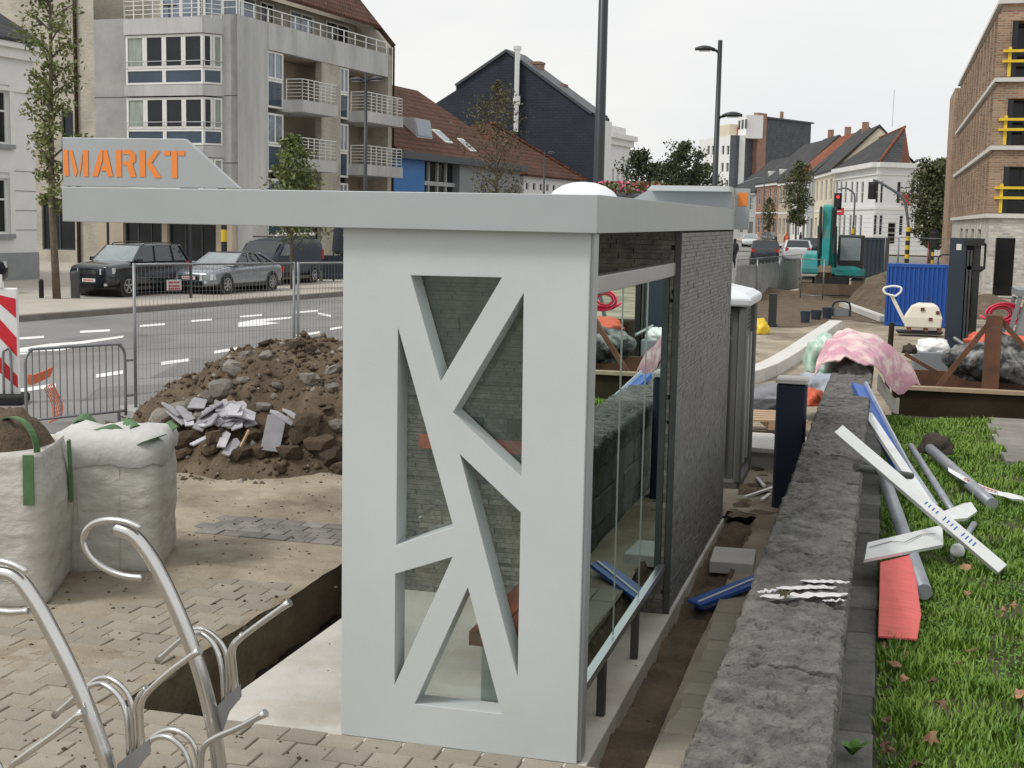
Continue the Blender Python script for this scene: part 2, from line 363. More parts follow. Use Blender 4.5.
def bigmesh(name, V, Fq, m, parent=None, smooth=False):
    # numpy verts (n,3) and faces (k,3|4)
    me = bpy.data.meshes.new(name); V = np.asarray(V, np.float32); Fq = np.asarray(Fq, np.int32); k = Fq.shape[1]
    me.vertices.add(len(V)); me.vertices.foreach_set('co', V.ravel())
    me.loops.add(Fq.size); me.loops.foreach_set('vertex_index', Fq.ravel())
    me.polygons.add(len(Fq)); me.polygons.foreach_set('loop_start', np.arange(0, Fq.size, k, dtype=np.int32))
    if smooth: me.polygons.foreach_set('use_smooth', np.ones(len(Fq), bool))
    me.update(calc_edges=True); me.materials.append(MATS[m])
    o = bpy.data.objects.new(name, me); COL.objects.link(o); o.parent = parent; MTX[o.name] = Matrix(); return o
def fbm(x, y, z=0.0, o=4): return noise.fractal(Vector((x, y, z)), 1.0, 2.0, o)
def rock_mesh(name, seed, sub=2, rough=.35):
    bm = bmesh.new(); bmesh.ops.create_icosphere(bm, subdivisions=sub, radius=1)
    for v in bm.verts:
        n = noise.noise(v.co*1.3+Vector((seed*7.1, 0, 0)))*rough+noise.noise(v.co*3.1+Vector((0, seed*3.7, 0)))*rough*.5
        v.co *= 1+n
        v.co.x = max(-.8, min(.85, v.co.x)); v.co.z = max(-.75, min(.7, v.co.z))
    me = bpy.data.meshes.new(name); bm.to_mesh(me); bm.free(); return me
def zrot(p, a): return (p[0]*math.cos(a)-p[1]*math.sin(a), p[0]*math.sin(a)+p[1]*math.cos(a))
# ================================================================== GROUND
def cellgrid(name, xs, ys, hole, zf, m, smooth=True):
    idx = {}; V = []; Fq = []
    def vid(i, j):
        if (i, j) not in idx: idx[(i, j)] = len(V); V.append((xs[i], ys[j], zf(xs[i], ys[j])))
        return idx[(i, j)]
    for i in range(len(xs)-1):
        for j in range(len(ys)-1):
            if hole((xs[i]+xs[i+1])/2, (ys[j]+ys[j+1])/2): continue
            Fq.append((vid(i, j), vid(i+1, j), vid(i+1, j+1), vid(i, j+1)))
    return bigmesh(name, V, Fq, m, smooth=smooth)
def inr(x, y, R): return R[0] < x < R[1] and R[2] < y < R[3]
def lin(a, b, step, extra=()):
    n = max(1, round((b-a)/step)); s = set(round(a+(b-a)*i/n, 4) for i in range(n+1))
    for e in extra:
        s = {v for v in s if abs(v-e) > step*.3 or v in (a, b)}; s.add(e)
    return sorted(s)
R0 = (-9.0, 4.0, 1.0, 22.0)
TR = (-3.94, -3.42, 6.36, 12.4); SLAB = (-3.42, -1.31, 6.33, 12.35); TR2 = (-1.31, -1.03, 4.2, 12.6)
WALLR = (-.56, 4.0, 1.0, 18.8)
struct(cellgrid('ground', [-1500, -60, -9, 4, 60, 1500], [-300, 1, 22, 120, 400, 2500], lambda x, y: inr(x, y, R0), lambda x, y: -.03, 'ground_far', False))
def sand_bias(x, y):
    b = .012
    if y < 6.9: b -= .026*min(1, (6.9-y)/.7)
    if x < -4.0 and 6.5 < y < 9.0: b -= .012
    if 10.15 < y < 10.95 and x > -5.6: b -= .055
    if x > -1.03 and y < 9.7: b -= .04
    return b
def sand_h(x, y):
    h = sand_bias(x, y)+.022*fbm(x*.9, y*.9, 1.3)+.010*fbm(x*4, y*4, 5.1)
    if y > 12.4: h += .05*max(0, fbm(x*1.6, y*1.6, 9.))
    return max(-.006, h) if x > -7 else h-.02
site = cellgrid('site_ground', lin(R0[0], R0[1], .09, (TR[0], TR[1], SLAB[1], TR2[1], -.56)), lin(R0[2], R0[3], .09, (TR[2], SLAB[2], SLAB[3], TR[3], TR2[2], TR2[3], 18.8)),
    lambda x, y: inr(x, y, TR) or inr(x, y, SLAB) or inr(x, y, TR2) or inr(x, y, WALLR) , sand_h, 'sand'); struct(site)
struct(cellgrid('subsoil', [R0[0]-.2, R0[1]+.2], [R0[2]-.2, R0[3]+.2], lambda x, y: False, lambda x, y: -.6, 'dirt_dark', False))
# trench beside the slab, with ragged banks
tb = MB()
def bank(mb, x0, y0, x1, y1, zb, amp, n=60, rows=5, side=1):
    rr = []
    for k in range(rows+1):
        z = .004+(zb-.004)*k/rows; r = []
        for i in range(n+1):
            t = i/n; x = x0+(x1-x0)*t; y = y0+(y1-y0)*t
            o = amp*fbm(x*3+k*.9, y*3, k*.7)*(k > 0)
            L = math.hypot(x1-x0, y1-y0); r.append((x-(y1-y0)/L*o, y+(x1-x0)/L*o, z))
        rr.append(r)
    mb.loft(rr, caps=False, closed=False)
bank(tb, TR[0]-.02, TR[2], TR[0]-.02, TR[3], -.42, .05); bank(tb, TR[1]+.02, TR[2]-.02, TR[0]-.02, TR[2]-.02, -.42, .04, 12); bank(tb, TR[0], TR[3]+.02, TR[1], TR[3]+.02, -.42, .04, 12)
struct(tb.build('trench_bank', 'bank_soil', smooth=True))
struct(cellgrid('trench_floor', lin(TR[0]-.1, TR[1]+.1, .06), lin(TR[2]-.1, TR[3]+.1, .08), lambda x, y: False, lambda x, y: -.40+.05*fbm(x*3, y*3), 'dirt_dark'))
struct(cellgrid('soil_strip', lin(TR2[0]-.02, TR2[1]+.02, .03), lin(TR2[2], TR2[3], .05), lambda x, y: False,
    lambda x, y: -.115+.05*fbm(x*3, y*2.2, 3)+.04*fbm(x*9, y*9, 1)+(.07 if x > -1.05 else 0)+.05*max(0, min(1, (y-9.5))), 'dirt'))
# shelter slab
sb = MB(); sb.box(SLAB[0], SLAB[1], SLAB[2], SLAB[3], -.45, .0); struct(sb.build('shelter_slab', 'concrete', bevel=.008))
# pavers: nearest ones singly, the rest as one part
pm = []
for k in range(4):
    q = MB(); j = .004
    q.cbox(-.1035+j*random.random(), .1035-j*random.random(), -.0845, .0845-j*random.random(), -.05, 0, .005); me = q.mesh('paver'); pm.append(me)
pmg = [m_.copy() for m_ in pm]
spots = []
row = 0; y = 4.9
while y < 11.0:
    x = -6.6+(.106 if row % 2 else 0)
    while x < -1.14:
        if not (inr(x, y, (TR[0]-.12, SLAB[1]+.3, TR[2]-.045, 20)) or (x > -1.4 and y > 4.5 and x > -1.12)):
            if sand_bias(x, y) < .0 or (y < 9.8): spots.append((x, y, 0))
        x += .2115
    y += .1735; row += 1
y = 4.9; row = 0
while y < 9.6:
    for k_ in range(3): spots.append((-.935+.176*k_, y+(.105 if k_ % 2 else 0), 1))
    y += .2135; row += 1
cov = [s for s in spots if sand_h(s[0], s[1]) < .012]
cov.sort(key=lambda s: s[1])
def visible(p):
    v = Vector((p[0], p[1], 0))-EYEP; zc = v.dot(CF); return -20 < 512+FPX*v.dot(CR)/zc < 1040 and 384-FPX*v.dot(CU)/zc < 785
inv_ = [s for s in cov if visible(s)]
for i, s in enumerate(inv_[:300]):
    gb_ = 10.1 < s[1] < 11 and s[0] > -5.6; me = (pmg if gb_ else pm)[random.randrange(4)]
    o = piece('paver', me, 'paver_grey' if gb_ else 'paver', site, (s[0], s[1], .004+random.uniform(-.004, .005)), (random.uniform(-.02, .02), random.uniform(-.02, .02), random.uniform(-.015, .015)+(PI/2 if s[2] else 0)))
rest = MB(); greyp = MB()
for s in cov:
    if s in inv_[:300]: continue
    t = greyp if 10.1 < s[1] < 11 and s[0] > -5.6 else rest
    z = .003+random.uniform(-.004, .004); a = .103; b = .084
    a, b = (b, a) if s[2] else (a, b); t.box(s[0]-a, s[0]+a, s[1]-b, s[1]+b, z-.05, z)
stuff(rest.build('paver_field', 'paver', site)); stuff(greyp.build('grey_paver_band', 'paver_grey', site))
# ---- construction yard beyond, road, pavement
def sheet(name, pts, z, m):
    mb = MB(); P = [Vector((p[0], p[1], z)) for p in pts]
    tris = tessellate_polygon([P]); mb.add([tuple(p) for p in P], [tuple(t) for t in tris]); return mb.build(name, m)
KL = [(-22.3, 6), (-20.0, 28.4), (-19.28, 32.4), (-17.5, 42.2), (-16.6, 60), (-17.5, 100), (-22, 160), (-44, 270)]
RR = [(-8.9, 6), (-8.2, 15.2), (-7.4, 22), (-6.2, 40), (-5.4, 50), (-4.3, 62), (-5.5, 100), (-9, 150), (-27, 270)]
struct(sheet('road', KL+RR[::-1], -.018, 'asphalt'))
struct(sheet('site_yard', [(-8.6, 21.95), (-7.0, 30), (-6.1, 40), (-5.3, 50), (-4.2, 62), (0, 80), (30, 80), (30, 21.95)], -.022, 'sand'))
struct(sheet('yard_mud', [G(735, 301), G(790, 297), G(868, 290), G(900, 300), G(884, 324), G(846, 319), G(800, 327), G(738, 326)], -.014, 'dirt'))
struct(sheet('side_street', [(-5, 84), (60, 78), (60, 118), (-6, 124)], -.012, 'asphalt'))
def dashpx(x1, y1, x2, y2, h): return [G(x1, y1+h), G(x2, y2+h), G(x2, y2-h), G(x1, y1-h)]
rp = MB()
for a in [(18, 338, 44, 336.3, 1.1), (80, 331.3, 110, 329.8, 1.1), (140, 325.5, 165, 323.6, 1.0), (191, 320.6, 212, 319.0, .9), (240, 316.3, 262, 314.5, .9), (296, 312, 318, 310.3, .8),
          (17, 390, 56, 384.5, 1.9), (96, 375.3, 123, 371.3, 1.8), (161, 362.8, 189, 359.2, 1.6), (214, 351.7, 238, 347.8, 1.4), (296, 335.2, 320, 331.8, 1.2), (330, 328.6, 342, 326.6, 1.1),
          (318, 313, 331, 315.5, 1.0), (18, 353, 30, 352.7, .9)]:
    q = dashpx(*a); rp.add([(p.x, p.y, -.012) for p in q], [(0, 1, 2, 3)])
for A in ([(19, 347.5), (50, 343), (78, 341), (124, 335), (123, 337), (84, 343), (58, 345), (80, 346), (60, 350), (20, 351.5)],
          [(238, 322), (256, 319), (292, 316.2), (291, 318), (264, 321), (281, 322.5), (262, 325), (238, 326.5)]):
    P = [G(*p) for p in A]; t = tessellate_polygon([P]); rp.add([(p.x, p.y, -.0115) for p in P], [tuple(x) for x in t])
struct(rp.build('road_marking', 'road_paint'))
pt = MB()
for A in ([(22, 355), (125, 349), (180, 339), (130, 331), (60, 338), (110, 342)], [(150, 377), (235, 372), (300, 352), (190, 357)], [(80, 400), (150, 392), (180, 382), (100, 386)]):
    P = [G(*p) for p in A]; pt.add([(p.x, p.y, -.015) for p in P], [tuple(x) for x in tessellate_polygon([P])])
struct(pt.build('road_patch', 'asphalt_patch'))
# far pavement with kerb
def strip(mb, L, off0, off1, z0, z1):
    r = []
    for i, p in enumerate(L):
        a = Vector(L[max(0, i-1)]); b = Vector(L[min(len(L)-1, i+1)]); d = (b-a).normalized(); nn = Vector((-d.y, d.x))
        q0 = Vector(p)+nn*off0; q1 = Vector(p)+nn*off1
        r.append([(q0.x, q0.y, z0), (q0.x, q0.y, z1), (q1.x, q1.y, z1), (q1.x, q1.y, z0)])
    mb.loft(r)
kb = MB(); strip(kb, KL, 0, .3, -.1, .13); struct(kb.build('kerb', 'kerb_stone'))
struct(sheet('pavement', [(p[0]-.29, p[1]) for p in KL]+[(-60, 270), (-60, 6)], .11, 'sidewalk'))
kb = MB(); strip(kb, [(-15, 128), (-10, 128), (-6.5, 131), (-6.4, 134), (-32, 250)], -.3, 0, -.1, .1); struct(kb.build('far_kerb', 'kerb_stone'))
struct(sheet('far_pavement', [(-6.6, 128), (60, 122), (60, 300), (-30, 300), (-31, 250)], .08, 'sidewalk'))
# ================================================================== STONE WALL, LAWN
gw = thing('stone_wall', 'long low wall of rough grey bluestone blocks beside the lawn', 'wall', (-.34, 10, 0))
WX0, WX1, WZ = -.58, -.09, .9
def coping(y0, y1, k):
    nx, ny = 38, 92; rows = []
    for j in range(ny+1):
        y = y0+.006+(y1-y0-.012)*j/ny; r = []
        e0 = .010*fbm(y*7, k, .3)+.012*fbm(y*25, k, 2); e1 = .008*fbm(y*8, k, 7.3)+.012*fbm(y*25, k, 4)
        xa, xb = WX0+e0, WX1+e1
        r.append((xa+.02, y, WZ-.24))
        for i in range(nx+1):
            t = i/nx; x = xa+(xb-xa)*t
            rid = 1-abs(fbm(x*2.2+k, y*4.2, 2.2)); tq = fbm(x*3.4+k*2.1, y*3.6, 2.2)*3; fq = tq-math.floor(tq); z = WZ-.018+.009*(math.floor(tq)+min(1, fq*4))+.007*fbm(x*6, y*8, 3)+.013*fbm(x*19, y*21, 5)-.07*max(0, fbm(x*8, y*9, 6)-.28)+.02*(rid-.75)*.4
            ed = min(t, 1-t)*(xb-xa); z -= .022*max(0, 1-ed/.012)
            ey = min(j, ny-j)/ny*(y1-y0); z -= .012*max(0, 1-ey/.03)
            r.append((x, y, z))
        r.append((xb-.012, y, WZ-.24)); rows.append(r)
    mb = MB(); mb.loft(rows); return mb
y = 1.2; k = 0
while y < 18.3:
    L = random.uniform(.85, 1.25); y1 = min(18.5, y+L)
    if y1 > 18.1: y1 = 18.5
    coping(y, y1, k).build('coping_stone', 'bluestone', gw, world=True, smooth=False); y = y1; k += 1
y = 1.2
while y < 18.4:
    L = random.uniform(.4, .7); y1 = min(18.45, y+L)
    for z0, z1 in ((-.3, .16), (.175, .41), (.425, .655)):
        q = MB(); o = random.uniform(0, .015); q.cbox(WX0+.025+o, WX1-.015-o, y+.006, y1-.006, z0, z1, .015); q.build('wall_stone', 'wall_side', gw, world=True)
    y = y1
q = MB(); q.box(WX0+.06, WX1-.05, 1.25, 18.4, -.3, .65); q.build('mortar_core', 'strip_backing', gw, world=True)
# edging stones
y = 1.2; edg = struct(MB().box(-.13, .055, 1.2, 18.6, -.1, .17).build('lawn_edging', 'bluestone_side'))
while y < 18.5:
    y1 = min(18.6, y+random.uniform(.5, .62)); q = MB(); q.cbox(-.12, .058+random.uniform(-.008, .008), y+.005, y1-.005, .171, .20+random.uniform(-.006, .006), .008)
    q.build('edging_stone', 'edging_grey', edg); y = y1
def lawn_h(x, y): return .17+.025*fbm(x*.8, y*.8, 4)
struct(cellgrid('lawn_soil', lin(.05, 4.0, .12), lin(1.0, 18.8, .12), lambda x, y: False, lawn_h, 'grass_soil'))
# soil bank where the raised lawn ends
q = MB(); q.box(-.56, 4.0, 18.78, 18.9, -.3, .16); struct(q.build('lawn_bank', 'dirt_dark'))
# garden path slabs at the right
pth = struct(MB().box(1.36, 3.9, 15.2, 18.7, .1, .185).build('garden_path', 'concrete_grey'))
for i in range(5):
    for j in range(6):
        q = MB(); x = 1.34+i*.51+(.07 if j % 2 else 0); yy = 15.2+j*.58; q.cbox(x, x+.5, yy, yy+.57, .186, .232, .006); q.build('path_slab', 'path_stone', pth)
# grass blades
N = 170000
gy = 3.6+15.0*rng.random(N)**1.2; gx = .075+rng.random(N)**1.35*(1.7+gy*.13)
pm_ = np.array([fbm(a*1.7, b*1.7, 31) for a, b in zip(gx, gy)]); keep = ~((gx > 1.36+.1*np.sin(gy*9)) & (gy > 15.3)) & ~((pm_ < -.2) & (rng.random(N) < .75)) & ~((gx < .16) & (rng.random(N) < .6)); gx, gy = gx[keep], gy[keep]; N = len(gx)
gz = np.array([lawn_h(a, b) for a, b in zip(gx, gy)])-.005
patch = np.array([fbm(a*2.2, b*2.2, 8) for a, b in zip(gx, gy)])
hgt = (.03+.05*rng.random(N))*np.clip(1+1.0*patch, .35, 1.8)*(.9+.35*(rng.random(N) < .06)); ang = rng.random(N)*2*PI; lean = .7*rng.random(N)+.15; wd = .0028+.003*rng.random(N)+gy*.00018
ca, sa = np.cos(ang), np.sin(ang); bx, by = np.cos(ang+1.6), np.sin(ang+1.6)
B = np.stack([gx, gy, gz], 1); side = np.stack([bx*wd, by*wd, 0*gx], 1)
mid = B+np.stack([ca*hgt*lean*.35, sa*hgt*lean*.35, hgt*.6], 1); top = B+np.stack([ca*hgt*lean, sa*hgt*lean, hgt], 1)
V = np.stack([B-side, B+side, mid+side*.8, mid-side*.8, top], 1).reshape(-1, 3)
i0 = np.arange(N)*5
Fq = np.concatenate([np.stack([i0, i0+1, i0+2], 1), np.stack([i0, i0+2, i0+3], 1), np.stack([i0+3, i0+2, i0+4], 1)])
gr = bigmesh('lawn_grass', V, Fq, 'grass_blade'); stuff(gr); gr['label'] = 'bright green grass and clover of the lawn'; gr['category'] = 'grass'
# clover rosettes, one mass
N = 9000; cy_ = 4.3+14*rng.random(N)**1.3; cx_ = .075+rng.random(N)*(.6+cy_*.13)
pk = np.array([fbm(a*1.3, b*1.3, 21) for a, b in zip(cx_, cy_)]); k_ = (pk > -.02) & ~((cx_ > 1.35) & (cy_ > 15.2)); cx_, cy_ = cx_[k_], cy_[k_]; N = len(cx_)
cz_ = np.array([lawn_h(a, b) for a, b in zip(cx_, cy_)])+.02+.03*rng.random(N)
r_ = .008+.009*rng.random(N); a_ = rng.random(N)*6.28
vs = []
for q_ in range(6):
    t = a_+q_*PI/3; rr = r_*(1.0 if q_ % 2 else .62); vs.append(np.stack([cx_+np.cos(t)*rr, cy_+np.sin(t)*rr, cz_+.006*np.sin(t*2+a_)], 1))
V = np.stack(vs, 1).reshape(-1, 3); i0 = np.arange(N)*6
cl = bigmesh('clover_cover', V, np.concatenate([np.stack([i0, i0+1, i0+2, i0+3], 1), np.stack([i0, i0+3, i0+4, i0+5], 1)]), 'clover'); stuff(cl)
cl['label'] = 'low clover leaves spread through the lawn'; cl['category'] = 'clover'
# dead leaves
def leafmesh(k):
    pts = [(0, -.055), (.02, -.03), (.045, -.02), (.03, .005), (.035, .03), (.01, .03), (0, .06), (-.012, .03), (-.035, .028), (-.026, 0), (-.04, -.025), (-.018, -.03)]
    vs = [(0, 0, .0)]+[(x*random.uniform(.8, 1.2), y_, .018*math.sin(x*60+k)+random.uniform(0, .02)) for x, y_ in pts]
    n = len(pts); me = bpy.data.meshes.new('fallen_leaf'); me.from_pydata(vs, [], [(0, i+1, (i+1) % n+1) for i in range(n)]); me.materials.append(MATS['leaf_dead']); return me
lm = [leafmesh(k) for k in range(4)]
LP = [(882, 697), (905, 680), (932, 682), (971, 651), (1018, 695), (930, 740), (916, 768), (885, 745), (966, 568), (968, 594), (1005, 610), (884, 646), (900, 648), (1012, 606), (1020, 462), (958, 663), (905, 655), (886, 720), (888, 752), (1003, 615), (895, 665), (940, 705), (896, 482)]
for i, (x, y) in enumerate(LP):
    P = G(x, y, .23); o = bpy.data.objects.new('fallen_leaf', lm[i % 4]); COL.objects.link(o); o.location = P; o.rotation_euler = (random.uniform(-.4, .4), random.uniform(-.4, .4), random.random()*6); o.scale = [random.uniform(.55, .95)]*3
    tag(o, 'curled brown fallen leaf lying on the lawn grass', 'leaf', 'fallen leaves on the lawn')
# ================================================================== BUS SHELTER
sh = thing('bus_shelter', 'pale grey metal bus shelter with lattice end panel, glass side and MARKT sign', 'bus shelter', (-2.3, 8, 0))
PX0, PX1, PY0, PY1, PZ = -2.62, -1.36, 6.37, 6.52, 2.64
def panel_holes():
    raw = [[(410.8, 275.4), (501.9, 277.6), (440.6, 381.4)], [(523.6, 293.2), (521.3, 477), (453, 412.5)], [(398, 328), (396.3, 545), (453.3, 527)],
           [(460, 454.6), (520.6, 512.5), (517.5, 676)], [(395.2, 574), (452.6, 557), (394.5, 685)], [(467.8, 587.6), (414.7, 704), (501.3, 713.8)]]
    out = []
    for h in raw:
        P = [ONY(x, y, PY0) for x, y in h]; pl = [(p.x, p.z) for p in P]
        a = sum(pl[i][0]*pl[(i+1) % 3][1]-pl[(i+1) % 3][0]*pl[i][1] for i in range(3))
        if a > 0: pl.reverse()
        out.append(pl)
    return out
outer = [(PX0, 0.003), (PX1, 0.003), (PX1, PZ), (PX0, PZ)]
polys = [outer]+panel_holes()
flat = [p for pl in polys for p in pl]
tris = tessellate_polygon([[Vector((x, z, 0)) for x, z in pl] for pl in polys])
fp = MB(); n = len(flat)
fs = [tuple(t) for t in tris]+[tuple(i+n for i in t[::-1]) for t in tris]
b0 = 0
for pl in polys:
    m_ = len(pl); fs += [(b0+i, b0+(i+1) % m_, b0+(i+1) % m_+n, b0+i+n) for i in range(m_)]; b0 += m_
fp.add([(x, PY0, z) for x, z in flat]+[(x, PY1, z) for x, z in flat], fs)
fp.build('lattice_panel', 'panel_paint', sh, world=True, bevel=.0025)
# thin edge trim on the right side of the panel
q = MB(); q.box(PX1+.001, PX1+.014, PY0+.03, PY1-.012, .01, PZ-.01); q.build('edge_trim', 'fascia_alu', sh, world=True)
q = MB(); q.box(PX0+.03, PX1-.03, PY1+.012, PY1+.022, .06, PZ-.06); q.build('front_glass', 'shelter_glass_front', sh, world=True)
# roof slab and fascia boards
RZ0, RZ1, RY0, RY1, RX0, RX1 = 2.635, 2.815, 6.30, 12.35, -3.75, -1.315
q = MB(); q.box(RX0+.03, RX1-.03, RY0+.03, RY1-.03, RZ0+.03, RZ1-.05); q.build('roof_deck', 'fascia_alu', sh, world=True)
q = MB(); q.box(-4.17, RX1, RY0, RY0+.028, RZ0, RZ1); q.build('front_fascia', 'fascia_alu', sh, world=True, bevel=.003)
q = MB(); q.box(-4.17, RX0, RY0+.03, RY0+.25, RZ0+.005, RZ1-.004); q.build('sign_arm', 'fascia_alu', sh, world=True)
for a, b in ((RY0+.030, 7.29), (7.296, 10.1), (10.106, RY1)):
    q = MB(); q.box(RX1-.028, RX1, a, b, RZ0, RZ1); q.build('side_fascia', 'fascia_alu', sh, world=True, bevel=.002)
    q = MB(); q.box(RX0, RX0+.028, a, b, RZ0, RZ1); q.build('side_fascia', 'fascia_alu', sh, world=True, bevel=.002)
q = MB(); q.box(RX0+.03, RX1-.03, RY1-.028, RY1-.002, RZ0, RZ1); q.build('rear_fascia', 'fascia_alu', sh, world=True)
# sign boards with stencil letters
sg = MB(); sg.prism([(-4.17, RZ1+.004), (-3.155, RZ1+.004), (-3.46, 3.065), (-4.17, 3.07)], lambda a, b, d: (a, d, b), RY0+.012, RY0+.04)
sgo = sg.build('sign_board', 'fascia_alu', sh, world=True, bevel=.003)
def zp(x, y): P = ONY(x/4, y/4, RY0+.008); return (P.x, P.z)
LET = {'letter_m': [[(253, 598), (271, 598), (275, 704), (257, 704)], [(275, 600), (289, 600), (310, 686), (302, 706), (298, 706)], [(331, 600), (352, 600), (353, 706), (333, 706)], [(314, 700), (328, 604), (329, 640), (318, 706)]],
       'letter_a': [[(368, 705), (391, 705), (410, 640), (410, 600), (399, 600)], [(414, 600), (428, 600), (452, 706), (430, 706), (424, 684), (402, 684), (406, 667), (419, 667), (414, 645)]],
       'letter_r': [[(463, 599), (485, 599), (486, 707), (464, 707)], [(490, 599), (525, 600), (542, 616), (542, 645), (530, 655), (544, 708), (521, 708), (506, 662), (491, 660), (491, 645), (515, 643), (520, 635), (520, 622), (515, 617), (490, 616)]],
       'letter_k': [[(557, 601), (580, 601), (581, 707), (559, 707)], [(585, 652), (616, 602), (641, 602), (606, 652), (646, 711), (618, 711), (590, 666)]],
       'letter_t': [[(656, 603), (680, 603), (680, 622), (656, 622)], [(684, 603), (708, 603), (709, 712), (686, 712)], [(713, 603), (739, 603), (738, 622), (713, 622)]]}
for nm, pls in LET.items():
    q = MB()
    for pl in pls:
        P = [zp(*p) for p in pl]; P3 = [Vector((a, b, 0)) for a, b in P]
        for t in tessellate_polygon([P3]): q.add([(P[i][0], RY0+.0085, P[i][1]) for i in t], [(0, 1, 2)])
    q.build(nm, 'orange_print', sgo, world=True)
# the matching board at the far end of the roof, its slope on the other side
sg = MB(); sg.prism([(-2.33, RZ1+.004), (-1.33, RZ1+.004), (-1.33, 3.0), (-2.02, 3.0)], lambda a, b, d: (a, d, b), RY1-.22, RY1-.03); s2 = sg.build('sign_board', 'fascia_alu', sh, world=True)
q = MB(); q.prism([(-2.04, 2.96), (-1.325, 2.96), (-1.325, 3.005), (-2.0, 3.005)], lambda a, b, d: (a, d, b), RY1-.50, RY1-.222); q.build('sign_hood', 'panel_paint', s2, world=True)
q = MB(); q.box(-1.328, -1.20, RY1+.0, RY1+.06, RZ0, 3.0); s3 = q.build('sign_return', 'fascia_alu', sh, world=True)
q = MB(); q.box(-1.30, -1.215, RY1-.004, RY1-.001, 2.845, 2.965); q.build('orange_panel', 'orange_print', s3, world=True)
# skylight dome
q = MB(); q.lathe([(.27, 0), (.27, .05), (.26, .06), (.24, .11), (.205, .155), (.15, .19), (.08, .212), (.02, .218)], 28, (-2.02, 9.2, RZ1-.08)); q.build('skylight_dome', 'dome_white', sh, world=True, smooth=True)
# stone clad block at the far end
BX0, BX1, BY0, BY1 = -3.46, -1.335, 9.12, 12.3
q = MB(); q.box(BX0+.03, BX1-.028, BY0+.03, BY1-.03, -.3, RZ0-.002); blk = q.build('clad_block', 'strip_backing', sh, world=True)
strips = [MB().box(0, L, 0, .03, 0, .046).mesh('stone_strip') for L in (1,)]
cnt = 0; rs = MB(); rw = MB(); z = -.25; row = 0
while z < RZ0-.02:
    h = random.choice([.026, .032, .038]); h = min(h, RZ0-.006-z); x = BX0+random.uniform(-.25, 0)
    while x < BX1:
        L = random.uniform(.18, .42); a, b = max(x, BX0)+.002, min(x+L, BX1-.032)-.002
        if b-a > .02:
            pr = random.uniform(0, .012)
            if z > .02 and a > -3.2 and cnt < 296 and b-a > .12:
                o = piece('stone_strip', strips[0], 'stone_strip_warm', blk, Vector((a, BY0-pr, z))-Vector((-2.3, 8, 0)), (0, 0, 0), (b-a, 1, (h-.002)/.046)); cnt += 1
            else: rw.box(a, b, BY0-pr, BY0+.03, z, z+h-.002)
        x += L
    z += h; row += 1
z = -.3
while z < RZ0-.02:
    h = random.choice([.026, .03]); h = min(h, RZ0-.006-z); y = BY0+.012+random.uniform(-.25, 0)
    while y < BY1:
        L = random.uniform(.1, .26); a, b = max(y, BY0+.014)+.0008, min(y+L, BY1-.03)-.0008
        if b-a > .02: rs.box(BX1-.03, BX1+random.uniform(0, .005), a, b, z, z+h-.0025)
        y += L
    z += h
stuff(rs.build('strip_cladding', 'stone_strip', blk, world=True)); stuff(rw.build('end_cladding', 'stone_strip_warm', blk, world=True))
for yy in (BY0-.004, BY1-.028):
    q = MB(); q.box(BX1-.03, BX1+.013, yy, yy+.016, -.28, RZ0-.003); q.build('corner_trim', 'dark_steel' if yy < 10 else 'rail_steel', sh, world=True)
q = MB(); q.box(BX1-.004, BX1+.02, BY0+.012, BY1-.02, -.05, -.02); q.build('base_trim', 'rail_steel', sh, world=True)
# side glazing with rails and posts
gx_ = -1.39
for a, b in ((6.56, 7.36), (7.37, 8.18), (8.19, 9.06)):
    q = MB(); q.box(gx_, gx_+.010, a, b, .35, 2.36); q.build('glass_pane', 'shelter_glass', sh, world=True)
q = MB(); q.box(gx_-.02, gx_+.035, 6.53, 9.08, .315, .362); q.build('bottom_rail', 'rail_steel', sh, world=True, bevel=.004)
q = MB(); q.box(gx_-.02, gx_+.04, 6.53, 9.08, 2.335, 2.425); q.build('top_rail', 'rail_steel', sh, world=True, bevel=.006)
for yy in (7.08, 8.1):
    q = MB(); q.box(gx_-.015, gx_+.03, yy-.022, yy+.022, 0.0, .314); q.build('post', 'dark_steel', sh, world=True)
for k in range(3):
    q = MB(); q.box(gx_+.0105, gx_+.014, 7.36+.815*(k-1)-.004 if k else 6.57, 7.366+.815*(k-1) if k else 6.576, .37, 2.33)
    if k: q.build('glass_joint', 'rail_steel', sh, world=True)
# bench inside
be = thing('wooden_bench', 'orange-red timber bench on pale legs inside the bus shelter', 'bench', (-1.8, 7.8, 0))
for k in range(3):
    q = MB(); x = -2.08+.155*k; q.box(x, x+.145, 6.86, 8.95, .39, .47); q.build('seat_plank', 'wood_orange', be, world=True, bevel=.004)
for yy in (7.0, 8.6):
    q = MB(); q.box(-2.05, -1.66, yy, yy+.12, .001, .388); q.build('leg', 'panel_paint', be, world=True, bevel=.005)
q = MB(); q.box(-3.14, -1.62, 9.05, 9.105, 1.06, 1.155); tag(q.build('timber_rail', 'wood_orange', bevel=.004), 'orange-red timber leaning rail fixed to the dark shelter wall', 'rail')
for i, x in enumerate((-2.83, -2.5)):
    q = MB(); q.box(x, x+.15, 9.075, 9.106, 1.20, 1.30); q.build('wall_fixture', 'machine_black', sh, world=True)
